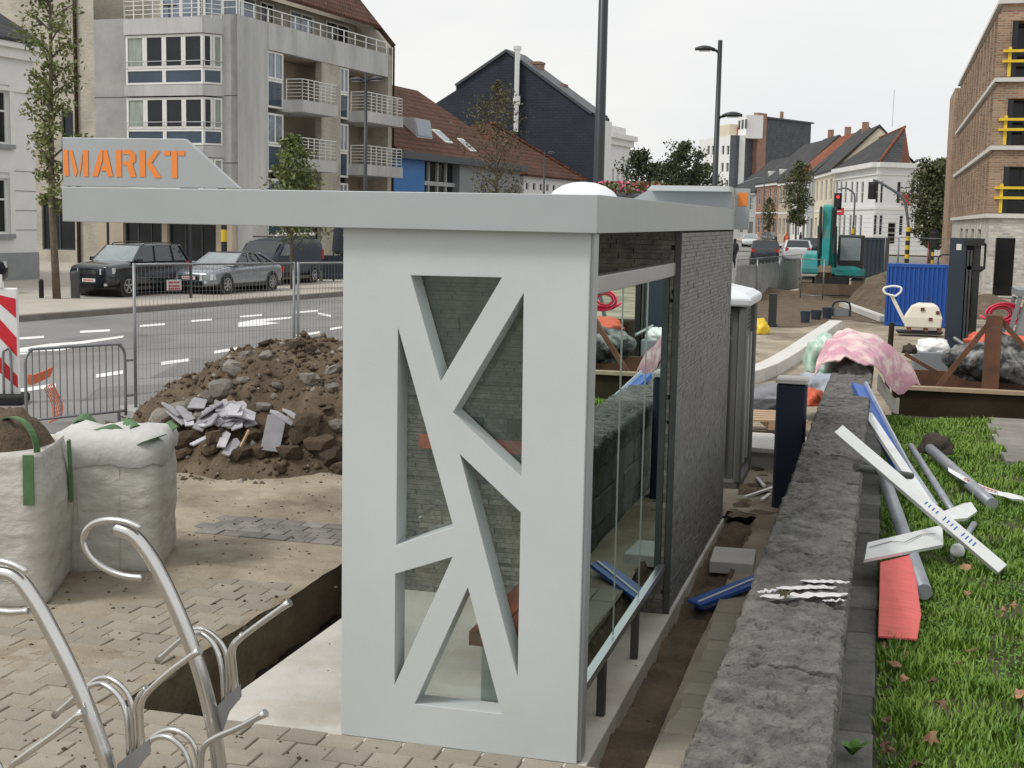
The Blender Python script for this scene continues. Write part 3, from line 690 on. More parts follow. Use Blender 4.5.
# ================================================================== BIG BAGS
def bigbag(name, label, cx, cy, w, d, h, rz, seed, foldtop, heap):
    t = thing(name, label, 'bulk bag', (cx, cy, 0), rz, 'bulk bags of soil beside the fence')
    def ring(z, s, k):
        out = []; n = 44
        for i in range(n):
            a = 2*PI*i/n; c, sn = math.cos(a), math.sin(a); p = 14.0
            r = (abs(c)**p+abs(sn)**p)**(-1/p)
            x = c*r*w/2*s; y = sn*r*d/2*s; f = 1+.035*fbm(math.cos(a)*1.2+seed, math.sin(a)*1.2+z*1.5, seed)+.022*fbm(math.cos(a)*4, math.sin(a)*4+z*7, seed)
            out.append((x*f, y*f, z))
        return out
    zs = [(0, .94), (.015, .965), (.06, .98), (.12, .985), (.2, .99), (.3, 1.0), (.4, 1.01), (.5, 1.015), (.6, 1.02), (.68, 1.02), (.75, 1.01), (.8, 1.0), (.86, .985), (.9, .97), (.97, .94), (1, .93)]
    mb = MB(); mb.loft([ring(z*h, s, i) for i, (z, s) in enumerate(zs)], caps=True); mb.build('bag_body', 'bag_fabric', t, smooth=True)
    if foldtop:
        R = []
        n = 44
        for k, (s, zz, am) in enumerate([(1.025, .85, .04), (1.045, .89, .03), (1.055, .95, .02), (1.0, 1.02, .03), (.85, 1.05, .05), (.6, 1.07, .07), (.3, 1.06, .07), (.05, 1.05, .05)]):
            rr = []
            for i in range(n):
                a = 2*PI*i/n; c, sn = math.cos(a), math.sin(a); r = (abs(c)**14+abs(sn)**14)**(-1/14)
                ca2, sa2 = math.cos(a), math.sin(a); dz = am*h*.55*fbm(ca2*1.5, sa2*1.5, seed+k*.2)+.022*h*fbm(ca2*5, sa2*5, seed+k*.3)
                if k < 2: dz += -.16*h*max(0, -ca2-.1)+.05*h*fbm(ca2*2, sa2*2, seed+9)
                rr.append((c*r*w/2*s, sn*r*d/2*s, zz*h+dz))
            R.append(rr)
        mb = MB(); mb.loft(R, caps=False); mb.add([R[-1][0]], []); mb.build('folded_flap', 'bag_fold', t, smooth=True)
    if heap:
        mb = MB(); nn = 30; R = []
        for k in range(9):
            f = 1-k/8.0; R.append([(w*.46*f*math.cos(2*PI*i/nn)*(1+.1*fbm(i*.4, k*.5, seed)), d*.46*f*math.sin(2*PI*i/nn), h*.98+.26*math.sqrt(1-f*f)*1.0+.05*fbm(i*.6, k*.7, seed)) for i in range(nn)])
        mb.loft(R, caps=False); mb.build('soil_fill', 'dirt', t, smooth=True)
    def strap(x, y, nx_, ny_, z0, z1, wd=.07):
        q = MB(); r = []
        tx, ty = -ny_, nx_
        for k in range(9):
            z = z0+(z1-z0)*k/8; o = .018+.012*math.sin(z/h*PI)
            for_ = [(x+tx*sx+nx_*(o+e), y+ty*sx+ny_*(o+e), z) for sx, e in ((-wd/2, -.012), (wd/2, -.012), (wd/2, .004), (-wd/2, .004))]
            r.append(for_)
        q.loft(r); q.build('lifting_strap', 'strap_green', t)
    def loop(p0, p1, hh, wd=.03):
        q = MB(); r = []; p0, p1 = Vector(p0), Vector(p1); dr = (p1-p0).normalized(); nr = Vector((-dr.y, dr.x, 0))
        for k in range(19):
            a = PI*k/18; c = (p0+p1)/2-dr*math.cos(a)*(p1-p0).length/2*1.1; zz = p0.z+hh*math.sin(a)**.8
            rad = Vector((-dr.x*math.cos(a), -dr.y*math.cos(a), math.sin(a)))*.004
            P = Vector((c.x, c.y, zz)); r.append([P-nr*wd-rad, P+nr*wd-rad, P+nr*wd+rad, P-nr*wd+rad])
        q.loft(r); q.build('lifting_loop', 'strap_green', t)
    return t, strap, loop
bR, st, lp = bigbag('bulk_bag', 'white bulk bag with its folded flap on top, right of the soil-heaped bag', -5.67, 9.18, .84, .84, .97, .36, 2.0, True, False)
for x_ in (-.18, .12):
    q = MB(); q.tube([(x_, -.426-.006*math.sin(k*.5), .03+.8*k/10) for k in range(11)], .003, 4); q.build('seam', 'bag_fabric', bR)
q = MB(); n = 26
for (xa, ya, xb, yb, zz, cc) in ((-.15, -.05, .40, -.40, 1.0, .05), (.05, .1, .42, .28, 1.0, .05), (-.38, .3, .05, .33, 1.02, .05)):
    r = []
    for k in range(n):
        t_ = k/(n-1); P = Vector((xa+(xb-xa)*t_, ya+(yb-ya)*t_, .93*zz+.045+.05*math.sin(t_*PI*2.2)+cc*math.sin(t_*9)*.4)); s_ = Vector((ya-yb, xb-xa, 0)).normalized()*.10
        r.append([P-s_, P+s_+Vector((0, 0, .02)), P+s_+Vector((0, 0, .028)), P-s_+Vector((0, 0, .008))])
    q.loft(r)
q.build('lifting_strap', 'strap_green', bR)
bL, st, lp = bigbag('bulk_bag', 'white bulk bag heaped with brown soil, green loops standing, at the left edge', -5.98, 8.12, .92, .90, 1.06, .38, 5.0, False, True)
st(-.10, -.468, 0, -1, .60, 1.07, .10); st(.36, -.462, 0, -1, .72, 1.06, .07); st(.472, .2, 1, 0, .6, 1.05)
lp((-.12, -.42, 1.04), (-.42, -.2, 1.05), .16); lp((.05, -.10, 1.02), (.38, -.36, 1.02), .26, .025)
# ================================================================== BICYCLE STANDS
def cat(pts, k=5):
    # Catmull-Rom
    P = [Vector(p) for p in pts]; P = [P[0]*2-P[1]]+P+[P[-1]*2-P[-2]]; out = []
    for i in range(1, len(P)-2):
        for j in range(k):
            t = j/k; a, b, c, d = P[i-1:i+3]
            out.append(.5*((2*b)+(c-a)*t+(2*a-5*b+4*c-d)*t*t+(3*b-a-3*c+d)*t**3))
    out.append(P[-2]); return out
def rack(name, label, Y, post, loop, holders, bracket):
    base = ONY(*post[-1], Y); t = thing(name, label, 'bicycle rack', (base.x, base.y, 0), 0, 'steel bicycle racks in the left foreground')
    P = [ONY(x, y, Y) for x, y in post]; P[-1].z = .0
    q = MB(); q.tube(cat(P), .036, 16); q.build('post', 'inox', t, world=True, smooth=True)
    q = MB(); q.tube(cat([ONY(x, y, Y-.02+.01*i/len(loop)) for i, (x, y) in enumerate(loop)], 6), .0155, 12); q.build('locking_loop', 'inox', t, world=True, smooth=True)
    for (pts, dy0, dy1, r) in holders:
        n = len(pts); Q = [ONY(x, y, Y+dy0+(dy1-dy0)*i/(n-1)) for i, (x, y) in enumerate(pts)]
        c = cat(Q); m_ = len(c); r *= 1.18; rr = [r]*m_; rr[-1] = r*1.35; rr[-2] = r*1.12
        q = MB(); q.tube(c, rr, 12); q.build('wheel_holder', 'inox', t, world=True, smooth=True)
    for br, dy in bracket:
        q = MB(); pl = [ONY(x, y, Y+dy) for x, y in br]; q.prism([(p.x, p.z) for p in pl], lambda a, b, d: (a, d, b), Y+dy, Y+dy+.008); q.build('bracket', 'galvanised', t, world=True)
    q = MB(); q.cyl(base.x, base.y, .001, .012, .09, 20); q.build('foot_plate', 'inox', t, world=True)
    return t
yB, yA = 5.60, 4.95
rack('bicycle_rack', 'curved stainless steel bicycle rack with top loop nearest the shelter slab', yB,
     [(116, 528), (133, 535), (150, 556), (168, 590), (186, 632), (200, 672), (211, 715), (217, 750), (221, 790)],
     [(141, 528), (126, 522), (108, 520), (93, 524), (84.5, 534), (85, 546), (93, 559), (108, 570), (125, 576), (143, 578)],
     [([(237, 700), (234, 668), (233, 650), (240, 639), (262, 622), (290, 602)], .02, .0, .012), ([(231, 700), (230, 672), (229, 655), (234, 643), (243, 635)], .06, .05, .011),
      ([(224, 700), (222, 670), (216, 648), (206, 636), (194, 633), (182, 639), (157, 661)], .03, .10, .011), ([(229, 700), (228, 668), (224, 648), (213, 635), (201, 629), (190, 631), (180, 640)], .09, .15, .011),
      ([(202, 790), (201, 762), (204, 747), (215, 738), (240, 727), (266, 713)], -.16, -.2, .0125), ([(193, 790), (190, 766), (182, 748), (170, 738), (158, 737), (146, 744), (132, 760), (120, 775)], -.16, -.1, .0115),
      ([(199, 790), (198, 760), (192, 742), (180, 732), (168, 730), (156, 735), (148, 743)], -.08, -.05, .0115)],
     [([(216, 707), (240, 684), (241, 697), (229, 712), (221, 735), (217, 735)], .0)])
rack('bicycle_rack', 'curved stainless steel bicycle rack with top loop cut by the left edge', yA,
     [(-4, 572), (16, 577), (33, 598), (52, 632), (70, 668), (86, 705), (99, 740), (108, 770), (116, 830)],
     [(27, 572), (14, 565), (-2, 561), (-20, 562), (-34, 571), (-38, 585), (-30, 599), (-12, 608), (8, 612), (29, 611)],
     [([(143, 755), (141, 722), (141, 706), (148, 692), (172, 670), (200, 650)], .02, .0, .0115), ([(137, 755), (136, 722), (135, 708), (139, 697), (147, 688)], .06, .05, .0105),
      ([(129, 755), (127, 720), (121, 700), (110, 688), (98, 684), (84, 690), (54, 716)], .03, .10, .0105), ([(134, 755), (133, 718), (129, 697), (119, 684), (107, 678), (96, 680), (84, 690)], .09, .15, .0105),
      ([(10, 830), (8, 790), (11, 768), (24, 756), (52, 736), (84, 711)], -.12, -.15, .012), ([(5, 830), (3, 780), (-3, 762), (-12, 752), (-26, 750), (-44, 765)], -.12, -.1, .011)],
     [([(117, 764), (149, 739), (150, 752), (135, 772), (124, 800), (118, 800)], .0)])
# ================================================================== DIRT MOUND AND RUBBLE
MC = (-6.5, 14.6)
def mound_h(x, y):
    dx, dy = (x-MC[0])/2.85, (y-MC[1])/2.2
    dx *= 1.36 if dx < 0 else 1.22
    r = math.hypot(dx, dy)+.08*fbm(x*.8, y*.8, 2)
    h = 1.72*max(0, 1-r)**.9 if r < 1 else 0
    if h > .95: h = .95+(h-.95)*.40
    if h <= 0: return -.03
    return h+.15*fbm(x*1.7, y*1.7, 6)*min(1, h*3)+.12*abs(fbm(x*5, y*5, 3))*min(1, h*4)
me = cellgrid('dirt_mound', lin(-8.6, -2.2, .045), lin(12.2, 17.2, .045), lambda x, y: math.hypot((x-MC[0])/2.75, (y-MC[1])/2.15) > 1.2, lambda x, y: mound_h(x, y)+.02*fbm(x*22, y*22, 1)*(mound_h(x, y) > 0), 'dirt', False)
tag(me, 'tall brown mound of dug earth with broken stones behind the fence', 'dirt mound')
rocks = [rock_mesh('rubble_stone', k, 2, .45) for k in range(6)]
for r_ in rocks: r_.materials.append(MATS['rubble'])
clods = [rock_mesh('earth_clod', k+20, 2, .5) for k in range(4)]
for r_ in clods: r_.materials.append(MATS['clod'])
def on_mound(px, py):
    d = ray(px, py)
    for k in range(400):
        P = EYEP+d*(9+k*.03)*(1/math.hypot(d.x, d.y))
        if P.z <= max(0, mound_h(P.x, P.y)): return P
    return G(px, py)
def rubble(px, py, size, meshes, label, group, nm, sq=(1, .8, .7), wide=None):
    P = on_mound(px, py); o = bpy.data.objects.new(nm, random.choice(meshes)); COL.objects.link(o)
    o.location = P+Vector((0, 0, size*.15)); s = [size*random.uniform(.8, 1.2)*k for k in sq]; o.scale = s; o.rotation_euler = (random.uniform(-.4, .4), random.uniform(-.4, .4), random.random()*6)
    return tag(o, label, 'stone' if nm == 'rubble_stone' else 'earth clod', group)
tag(rubble(236, 371, .17, rocks, '', None, 'rubble_stone'), 'largest pale rounded stone high on the left flank of the dirt mound', 'stone')
tag(rubble(222, 391, .19, rocks, '', None, 'rubble_stone'), 'dark angular stone just below the pale rounded stone on the mound', 'stone')
tag(rubble(275, 398, .07, rocks, '', None, 'rubble_stone'), 'small white stone in the middle of the mound face', 'stone')
for (x, y, s) in [(210, 400, .14), (193, 407, .13), (177, 412, .14), (160, 421, .16), (150, 428, .12), (243, 381, .08), (248, 357, .11), (265, 357, .10), (278, 387, .08), (310, 381, .13), (333, 372, .12), (264, 408, .09), (333, 390, .1),
                  (337, 428, .12), (200, 418, .1), (140, 433, .1), (228, 366, .09)]:
    rubble(x, y, s, rocks, 'grey broken stone lying on the flank of the dirt mound', 'broken stones on the mound', 'rubble_stone')
for (x, y, s) in [(192, 443, .2), (175, 432, .14), (218, 440, .16), (206, 428, .12), (254, 437, .15), (308, 428, .22), (318, 448, .2), (300, 440, .16), (262, 452, .14), (290, 455, .16), (330, 458, .17), (240, 455, .13), (212, 452, .12), (185, 455, .12), (325, 412, .1), (296, 347, .12), (310, 352, .1), (265, 346, .1), (340, 470, .14), (280, 470, .1)]:
    rubble(x, y, s, clods, 'brown lump of earth on the dirt mound', 'earth lumps on the mound', 'earth_clod')
# loose crumbs over the mound and around it
V = []; Fq = []
for k in range(5200):
    a = random.random()*6.283; r = random.random()**.6*1.12; x, y = MC[0]+2.75*r*math.cos(a), MC[1]+2.15*r*math.sin(a); z = max(.0, mound_h(x, y)); s = random.choice([.012, .018, .025, .035, .055])
    n0 = len(V); V += [(x+s*random.uniform(.6, 1.2)*p[0], y+s*random.uniform(.6, 1.2)*p[1], z+s*random.uniform(.5, 1)*p[2]) for p in ((1, 0, 0), (-1, 0, 0), (0, 1, 0), (0, -1, 0), (0, 0, 1), (0, 0, -1))]
    Fq += [(n0+a_, n0+b_, n0+c_) for a_, b_, c_ in ((0, 2, 4), (2, 1, 4), (1, 3, 4), (3, 0, 4), (2, 0, 5), (1, 2, 5), (3, 1, 5), (0, 3, 5))]
h_ = len(Fq)*9//10//8*8; cb = stuff(bigmesh('mound_crumbs', V, Fq[:h_], 'clod')); cb['label'] = 'loose crumbs of earth over the mound'; cb['category'] = 'gravel'
cb = stuff(bigmesh('mound_gravel', V, Fq[h_:], 'rubble')); cb['label'] = 'loose grey gravel over the mound'; cb['category'] = 'gravel'
V = []; Fq = []
for k in range(1500):
    x, y = random.uniform(-8, -1.1), random.uniform(5.2, 13); 
    if inr(x, y, (TR[0]-.05, TR2[1], TR[2]-.1, 13)) and random.random() < .93: continue
    z = max(.006, sand_h(x, y)) if not (TR[0] < x < TR2[1] and y > 6.36) else .002; s = random.choice([.006, .008, .012, .018])
    n0 = len(V); V += [(x+s*random.uniform(.6, 1.2)*p[0], y+s*random.uniform(.6, 1.2)*p[1], z+s*.6*p[2]) for p in ((1, 0, 0), (-1, 0, 0), (0, 1, 0), (0, -1, 0), (0, 0, 1), (0, 0, -1))]
    Fq += [(n0+a_, n0+b_, n0+c_) for a_, b_, c_ in ((0, 2, 4), (2, 1, 4), (1, 3, 4), (3, 0, 4), (2, 0, 5), (1, 2, 5), (3, 1, 5), (0, 3, 5))]
cb = stuff(bigmesh('sand_gravel', V, Fq, 'clod')); cb['label'] = 'scattered gravel and crumbs on the sandy paving'; cb['category'] = 'gravel'
# broken slates
def slate(px, py, w, l, lab, up, rz, off):
    P = on_mound(px, py); q = MB(); pl = [(-w/2, -l/2), (w*.5*random.uniform(.7, 1), -l/2), (w/2, l*.3), (w*.25*random.uniform(-1, 1), l/2), (-w/2*random.uniform(.6, 1), l*.42)]
    q.prism(pl, lambda a, b, d: (a, b, d), 0, .016); o = q.build('broken_slate', 'slate_tile'); o.location = P+Vector((0, -.05-off*.6, .04+off)); o.rotation_euler = (up, random.uniform(-.35, .35), rz)
    return tag(o, lab, 'slate', 'broken slates on the mound')
slate(277, 440, .2, .5, 'largest pointed pale slate lying at the right end of the slate heap', .75, .35, .05)['group'] = 'broken slates on the mound'
for i in range(22):
    x = random.gauss(226, 22); y = 418+random.gauss(0, 10)+abs(x-225)*.18
    slate(x, y, random.uniform(.09, .22), random.uniform(.16, .36), 'pale grey broken roof slate in the heap on the mound', random.uniform(.15, .7), random.uniform(-.9, .9), .01+.07*random.random())
for (x, y, rz) in [(180, 425, 1.2), (188, 421, .9), (175, 417, 1.3), (192, 426, .6), (236, 455, .1), (228, 447, .3), (285, 425, 1.4), (297, 424, 1.3)]:
    slate(x, y, .10, .32, 'pale grey broken roof slate in the heap on the mound', .4, rz, .05)
q = MB(); P = on_mound(236, 458); q.beam(P+Vector((0, 0, .02)), P+Vector((.09, .12, .28)), .03, .02); tag(q.build('timber_batten', 'timber_pale'), 'short pale timber batten sticking up before the slate heap', 'batten')
# ================================================================== BARRIERS AND FENCES AT LEFT
def fence_panel(name, label, A, B, h, group, feet=True, pitch=(.055, .19)):
    A, B = Vector((A[0], A[1], 0)), Vector((B[0], B[1], 0)); d = (B-A); L = d.length; rz = math.atan2(d.y, d.x)
    t = thing(name, label, 'fence panel', A, rz, group)
    for x in (0, L):
        q = MB(); q.cyl(x, 0, .02, h, .021, 10); q.build('post', 'galvanised', t, smooth=True)
    for z in (.12, h-.02):
        q = MB(); q.tube([(0, 0, z), (L, 0, z)], .016, 8); q.build('rail', 'galvanised', t, smooth=True)
    q = MB(); x = pitch[0]
    while x < L: q.beam((x, .012, .12), (x, .012, h-.02), .0032, .0032); x += pitch[0]
    z = .12+pitch[1]
    while z < h-.05: q.beam((0, .016, z), (L, .016, z), .0032, .0032); z += pitch[1]
    stuff(q.build('wire_mesh', 'mesh_wire', t))
    if feet:
        for x in (0, L):
            q = MB(); q.cbox(x-.12, x+.12, -.3, .3, 0.0, .13, .03); q.build('foot_block', 'concrete_grey', t)
    return t
P1 = G(136, 417); a2 = AT(294, 300, 19.55)
fence_panel('site_fence', 'wire mesh site fence panel with a small red-lettered sign left of the mound', (P1.x, P1.y), (a2.x, a2.y), 2.02, 'mesh site fence panels')
a3 = AT(420, 300, 21.0); fence_panel('site_fence', 'wire mesh site fence panel behind the mound, running on behind the shelter', (a2.x+.05, a2.y+.03), (a3.x, a3.y), 2.02, 'mesh site fence panels')
# small notice on the fence
u_ = (a2-P1); u_.z = 0; u_.normalize(); C1 = AT(174, 285, 18.75)
ns = thing('fence_sign', 'small white sign with red lettering hung on the mesh fence', 'sign', C1, math.atan2(u_.y, u_.x))
q = MB(); q.box(-.105, .105, -.006, 0, -.07, .07); q.build('plate', 'plate_white', ns)
q = MB()
for zz in (.035, -.012, -.05):
    x = -.085
    while x < .08:
        w = random.uniform(.012, .03); q.box(x, x+w, -.009, -.0065, zz-.014, zz+.014); x += w+.007
stuff(q.build('lettering', 'text_red', ns))
# crowd barrier
A, B = G(27, 434), G(126, 423); d = B-A; L = d.length
cbr = thing('crowd_barrier', 'galvanised steel crowd barrier with rounded corners behind the bulk bags', 'barrier', A, math.atan2(d.y, d.x))
q = MB(); q.tube(cat([(0, 0, .1), (0, 0, .8), (.015, 0, .93), (.07, 0, 1.0), (.16, 0, 1.02), (L-.16, 0, 1.02), (L-.07, 0, 1.0), (L-.015, 0, .93), (L, 0, .8), (L, 0, .1)], 4), .019, 10); q.build('frame', 'galvanised', cbr, smooth=True)
q = MB(); q.tube([(0, 0, .16), (L, 0, .16)], .016, 8); q.build('lower_rail', 'galvanised', cbr, smooth=True)
n = 15; bar = MB().tube([(0, 0, .16), (0, 0, 1.01)], .0075, 6).mesh('bar')
for i in range(1, n): piece('bar', bar, 'galvanised', cbr, (L*i/n, 0, 0))
for x in (.1, L-.1):
    q = MB(); q.beam((x, -.3, .0), (x, .3, .0), .04, .03); q.beam((x, 0, 0), (x, 0, .16), .03, .03); q.build('foot', 'galvanised', cbr)
for z in (.35, .8):
    q = MB(); q.beam((L, 0, z), (L+.12, .02, z), .03, .03); q.build('hook', 'galvanised', cbr)
# orange net scrap behind the barrier
on = thing('safety_net', 'crumpled orange plastic safety netting tied to the crowd barrier', 'netting', G(44, 424))
q = MB(); c0 = G(44, 424); ux = (B-A).normalized()
def netp(u, v): 
    return c0+ux*(u+.06*math.sin(v*9+u*4))+Vector((0, .1+.05*math.sin(u*14), v+.05*math.sin(u*11)))
for u0, u1, v0, v1 in ((.0, .11, 0, .45), (-.2, .06, .56, .68)):
    for i in range(7):
        u = u0+(u1-u0)*i/6; q.tube([netp(u, v0+(v1-v0)*k/8) for k in range(9)], .007, 4)
    for i in range(9):
        v = v0+(v1-v0)*i/8; q.tube([netp(u0+(u1-u0)*k/6, v) for k in range(7)], .007, 4)
q.build('net', 'net_orange', on, world=True)
# striped traffic beacon
P = G(4, 402); bc = thing('traffic_beacon', 'red and white striped traffic beacon board at the left edge', 'traffic beacon', (P.x, P.y, 0), math.radians(20))
w = .20
q = MB(); q.cbox(-w-.03, w+.03, -.02, .025, .12, 1.60, .02); q.build('frame', 'white_plastic', bc)
q = MB(); z = .22; k = 0
sl_ = .34
while z < 1.75:
    if k % 2 == 0:
        pl = [(-w, z+sl_), (w, z-.12), (w, z+.27-.12), (-w, z+.27+sl_)]
        pl = [(a, min(1.54, max(.2, b))) for a, b in pl]
        q.add([(a, -.0235, b) for a, b in pl], [(0, 1, 2, 3)])
    z += .27; k += 1
q.build('red_stripe', 'red_reflect', bc)
q = MB(); q.cyl(0, 0, 1.6, 1.68, .04, 12); q.cyl(0, 0, 1.68, 1.78, .02, 10); q.build('lamp_mount', 'white_plastic', bc, smooth=False)
q = MB(); q.cbox(-.3, .3, -.25, .25, .001, .12, .03); q.build('foot_block', 'rubber', bc)
q = MB(); q.tube(cat([(.02, -.06, .02), (.02, -.06, .65), (.06, -.06, .74), (.12, -.06, .70), (.13, -.06, .02)], 4), .018, 8); q.build('carry_bar', 'galvanised', bc, smooth=True)
# ================================================================== TREES
def tree(name, label, base, H, crown0, rad, mt, nleaf, lsize, group=None, trunk_r=.09, shape='column', lean=0, seed=0, gap=.35, bare=.0):
    t = thing(name, label, 'tree', base, 0, group); rnd = random.Random(seed)
    T = []
    for k in range(9):
        z = H*.93*k/8; T.append((lean*z/H+.05*H*.1*math.sin(k*1.3+seed), .05*H*.08*math.cos(k*1.7+seed), z-.05))
    q = MB(); q.tube(T, [trunk_r*(1-.85*k/8) for k in range(9)], 8)
    clumps = []
    nb = int(18+H*2)
    for i in range(nb):
        f = crown0+(1-crown0)*(i+.5)/nb; z = H*f*.96; a = i*2.4+rnd.random(); g = (f-crown0)/(1-crown0)
        if shape == 'column': R = rad*(math.sin(PI*min(1, .08+g*.97))**.6)*rnd.uniform(.5, 1.1)
        elif shape == 'cone': R = rad*(1.02-g)**.8*rnd.uniform(.6, 1.1)
        else: R = rad*math.sqrt(max(.05, 1-(2*g-1)**2))*rnd.uniform(.55, 1.08)
        x0 = lean*f; tip = Vector((x0+R*math.cos(a), R*math.sin(a), z+R*.55)); st_ = Vector((x0, 0, max(z-R*.25, H*.12)))
        q.tube([st_, (st_+tip)/2+Vector((0, 0, R*.08)), tip], [trunk_r*.35*(1-g*.5), trunk_r*.22, trunk_r*.07], 5)
        for s_ in (.5, .78, 1.0):
            clumps.append((st_.lerp(tip, s_), R*.42+.15*rad))
    q.build('trunk', 'bark', t, smooth=True)
    cl_ = np.array([c[0][:] for c in clumps]); cs = np.array([c[1] for c in clumps]); r2 = np.random.default_rng(seed+11)
    keepc = r2.random(len(cl_)) > bare
    cl_, cs = cl_[keepc], cs[keepc]
    ii = r2.integers(0, len(cl_), nleaf); dirs = r2.normal(size=(nleaf, 3)); dirs /= np.linalg.norm(dirs, axis=1)[:, None]
    P = cl_[ii]+dirs*(cs[ii]*r2.random(nleaf)**.5)[:, None]*np.array([1, 1, .75])
    P = P[P[:, 2] > H*crown0*.75]; nl = len(P)
    a = r2.normal(size=(nl, 3)); a /= np.linalg.norm(a, axis=1)[:, None]; b = np.cross(a, r2.normal(size=(nl, 3))); b /= np.linalg.norm(b, axis=1)[:, None]
    s_ = lsize*(.6+.8*r2.random(nl))[:, None]
    V = np.stack([P-a*s_, P+b*s_*.5, P+a*s_, P-b*s_*.5], 1).reshape(-1, 3)
    bigmesh('crown', V, np.arange(nl*4).reshape(-1, 4), mt, t)
    return t
PV = .11
g = G(55, 299, .1); tree('street_tree', 'tall slim street tree with sparse yellow-green leaves beside the white house', (g.x, g.y, PV), 11.5, .22, .85, 'leaf_a', 4200, .075, None, .12, 'column', seed=1, bare=.12)
g2 = tree('street_tree', 'small bushy green tree rising behind the shelter roof before the grey flats', (-19.8, 43.5, PV), 5.4, .3, 1.3, 'leaf_a', 3800, .075, None, .07, 'cone', seed=2, bare=.25)
p = AT(496, 190, 74); tree('street_tree', 'thin autumn tree with brownish sparse crown before the dark gable', (p.x, p.y, PV), 10.2, .28, 1.8, 'leaf_autumn', 2600, .085, None, .1, 'column', seed=3, bare=.2)
for i, (px, D, H, R, lb, nm) in enumerate([(641, 92, 7.4, 1.5, 'dark leafy tree right of the tall black pole above the shelter roof', 'leaf_dark'), (664, 100, 7.0, 1.6, 'round dark tree in the middle of the clump above the roof', 'leaf_mid'), (681, 90, 7.9, 1.5, 'dark tree with the highest tip in the clump left of the lamp', 'leaf_dark'), (699, 96, 6.8, 1.3, 'dark tree at the right end of the clump beside the far lamp post', 'leaf_mid')]):
    p = AT(px, 200, D); tree('street_tree', lb, (p.x, p.y, .0), H, .28, R, nm, 4200, .115, None, .1, 'round', seed=10+i, bare=.15)
p = AT(796, 235, 150); tree('street_tree', 'dark egg-shaped street tree standing before the row houses', (p.x, p.y, .05), 9.6, .26, 1.65, 'leaf_mid', 6000, .13, None, .13, 'column', seed=21)
p = AT(768, 235, 185); tree('street_tree', 'small slender tree far along the street before the red brick houses', (p.x, p.y, .05), 6.2, .25, .95, 'leaf_mid', 1200, .15, None, .1, 'column', seed=22)
p = AT(931, 262, 104); tree('street_tree', 'big dark green tree between the white corner house and the brick flats', (p.x, p.y, 0), 7.3, .16, 2.1, 'leaf_mid', 8500, .13, None, .2, 'round', seed=23)
p = AT(948, 262, 112); tree('street_tree', 'dark green tree partly hidden by the brick flats', (p.x, p.y, 0), 8.0, .16, 1.7, 'leaf_mid', 6500, .13, None, .2, 'round', seed=24)
# ================================================================== CARS
def wheel(t, x, y, r, w, m='rim', spokes=5, flip=1):
    T = lambda p: (p[0]+x, p[1]+y, p[2]+r)
    def lat(prof, n=24):
        q = MB(T); k = len(prof)
        vs = [(rr*math.cos(2*PI*j/n), yy, rr*math.sin(2*PI*j/n)) for rr, yy in prof for j in range(n)]
        q.add(vs, [(i*n+j, i*n+(j+1) % n, (i+1)*n+(j+1) % n, (i+1)*n+j) for i in range(k-1) for j in range(n)]+[tuple(range(n)), tuple(range((k-1)*n, k*n))]); return q
    tyre = lat([(.62*r, -w/2), (.94*r, -w/2), (r, -w*.3), (r, w*.3), (.94*r, w/2), (.66*r, w/2), (.64*r, w*.35)])
    wh = tyre.build('wheel', 'rubber', t, smooth=False)
    o = w/2*flip
    q = MB(T)
    for k in range(spokes):
        a = 2*PI*k/spokes+.3; q.beam((.1*r*math.cos(a), o*.93, .1*r*math.sin(a)), (.62*r*math.cos(a), o*.9, .62*r*math.sin(a)), .16*r, .03, up=(0, 1, 0))
    n = 24; ring = []
    for rr, yy in ((.66*r, o*.9), (.66*r, o*1.01), (.58*r, o*1.01), (.58*r, o*.9)): ring.append([(rr*math.cos(2*PI*j/n), yy, rr*math.sin(2*PI*j/n)) for j in range(n)])
    q.loft(ring, caps=False); q.tube([(0, o*.8, 0), (0, o*1.02, 0)], .13*r, 12); q.build('rim', m, wh)
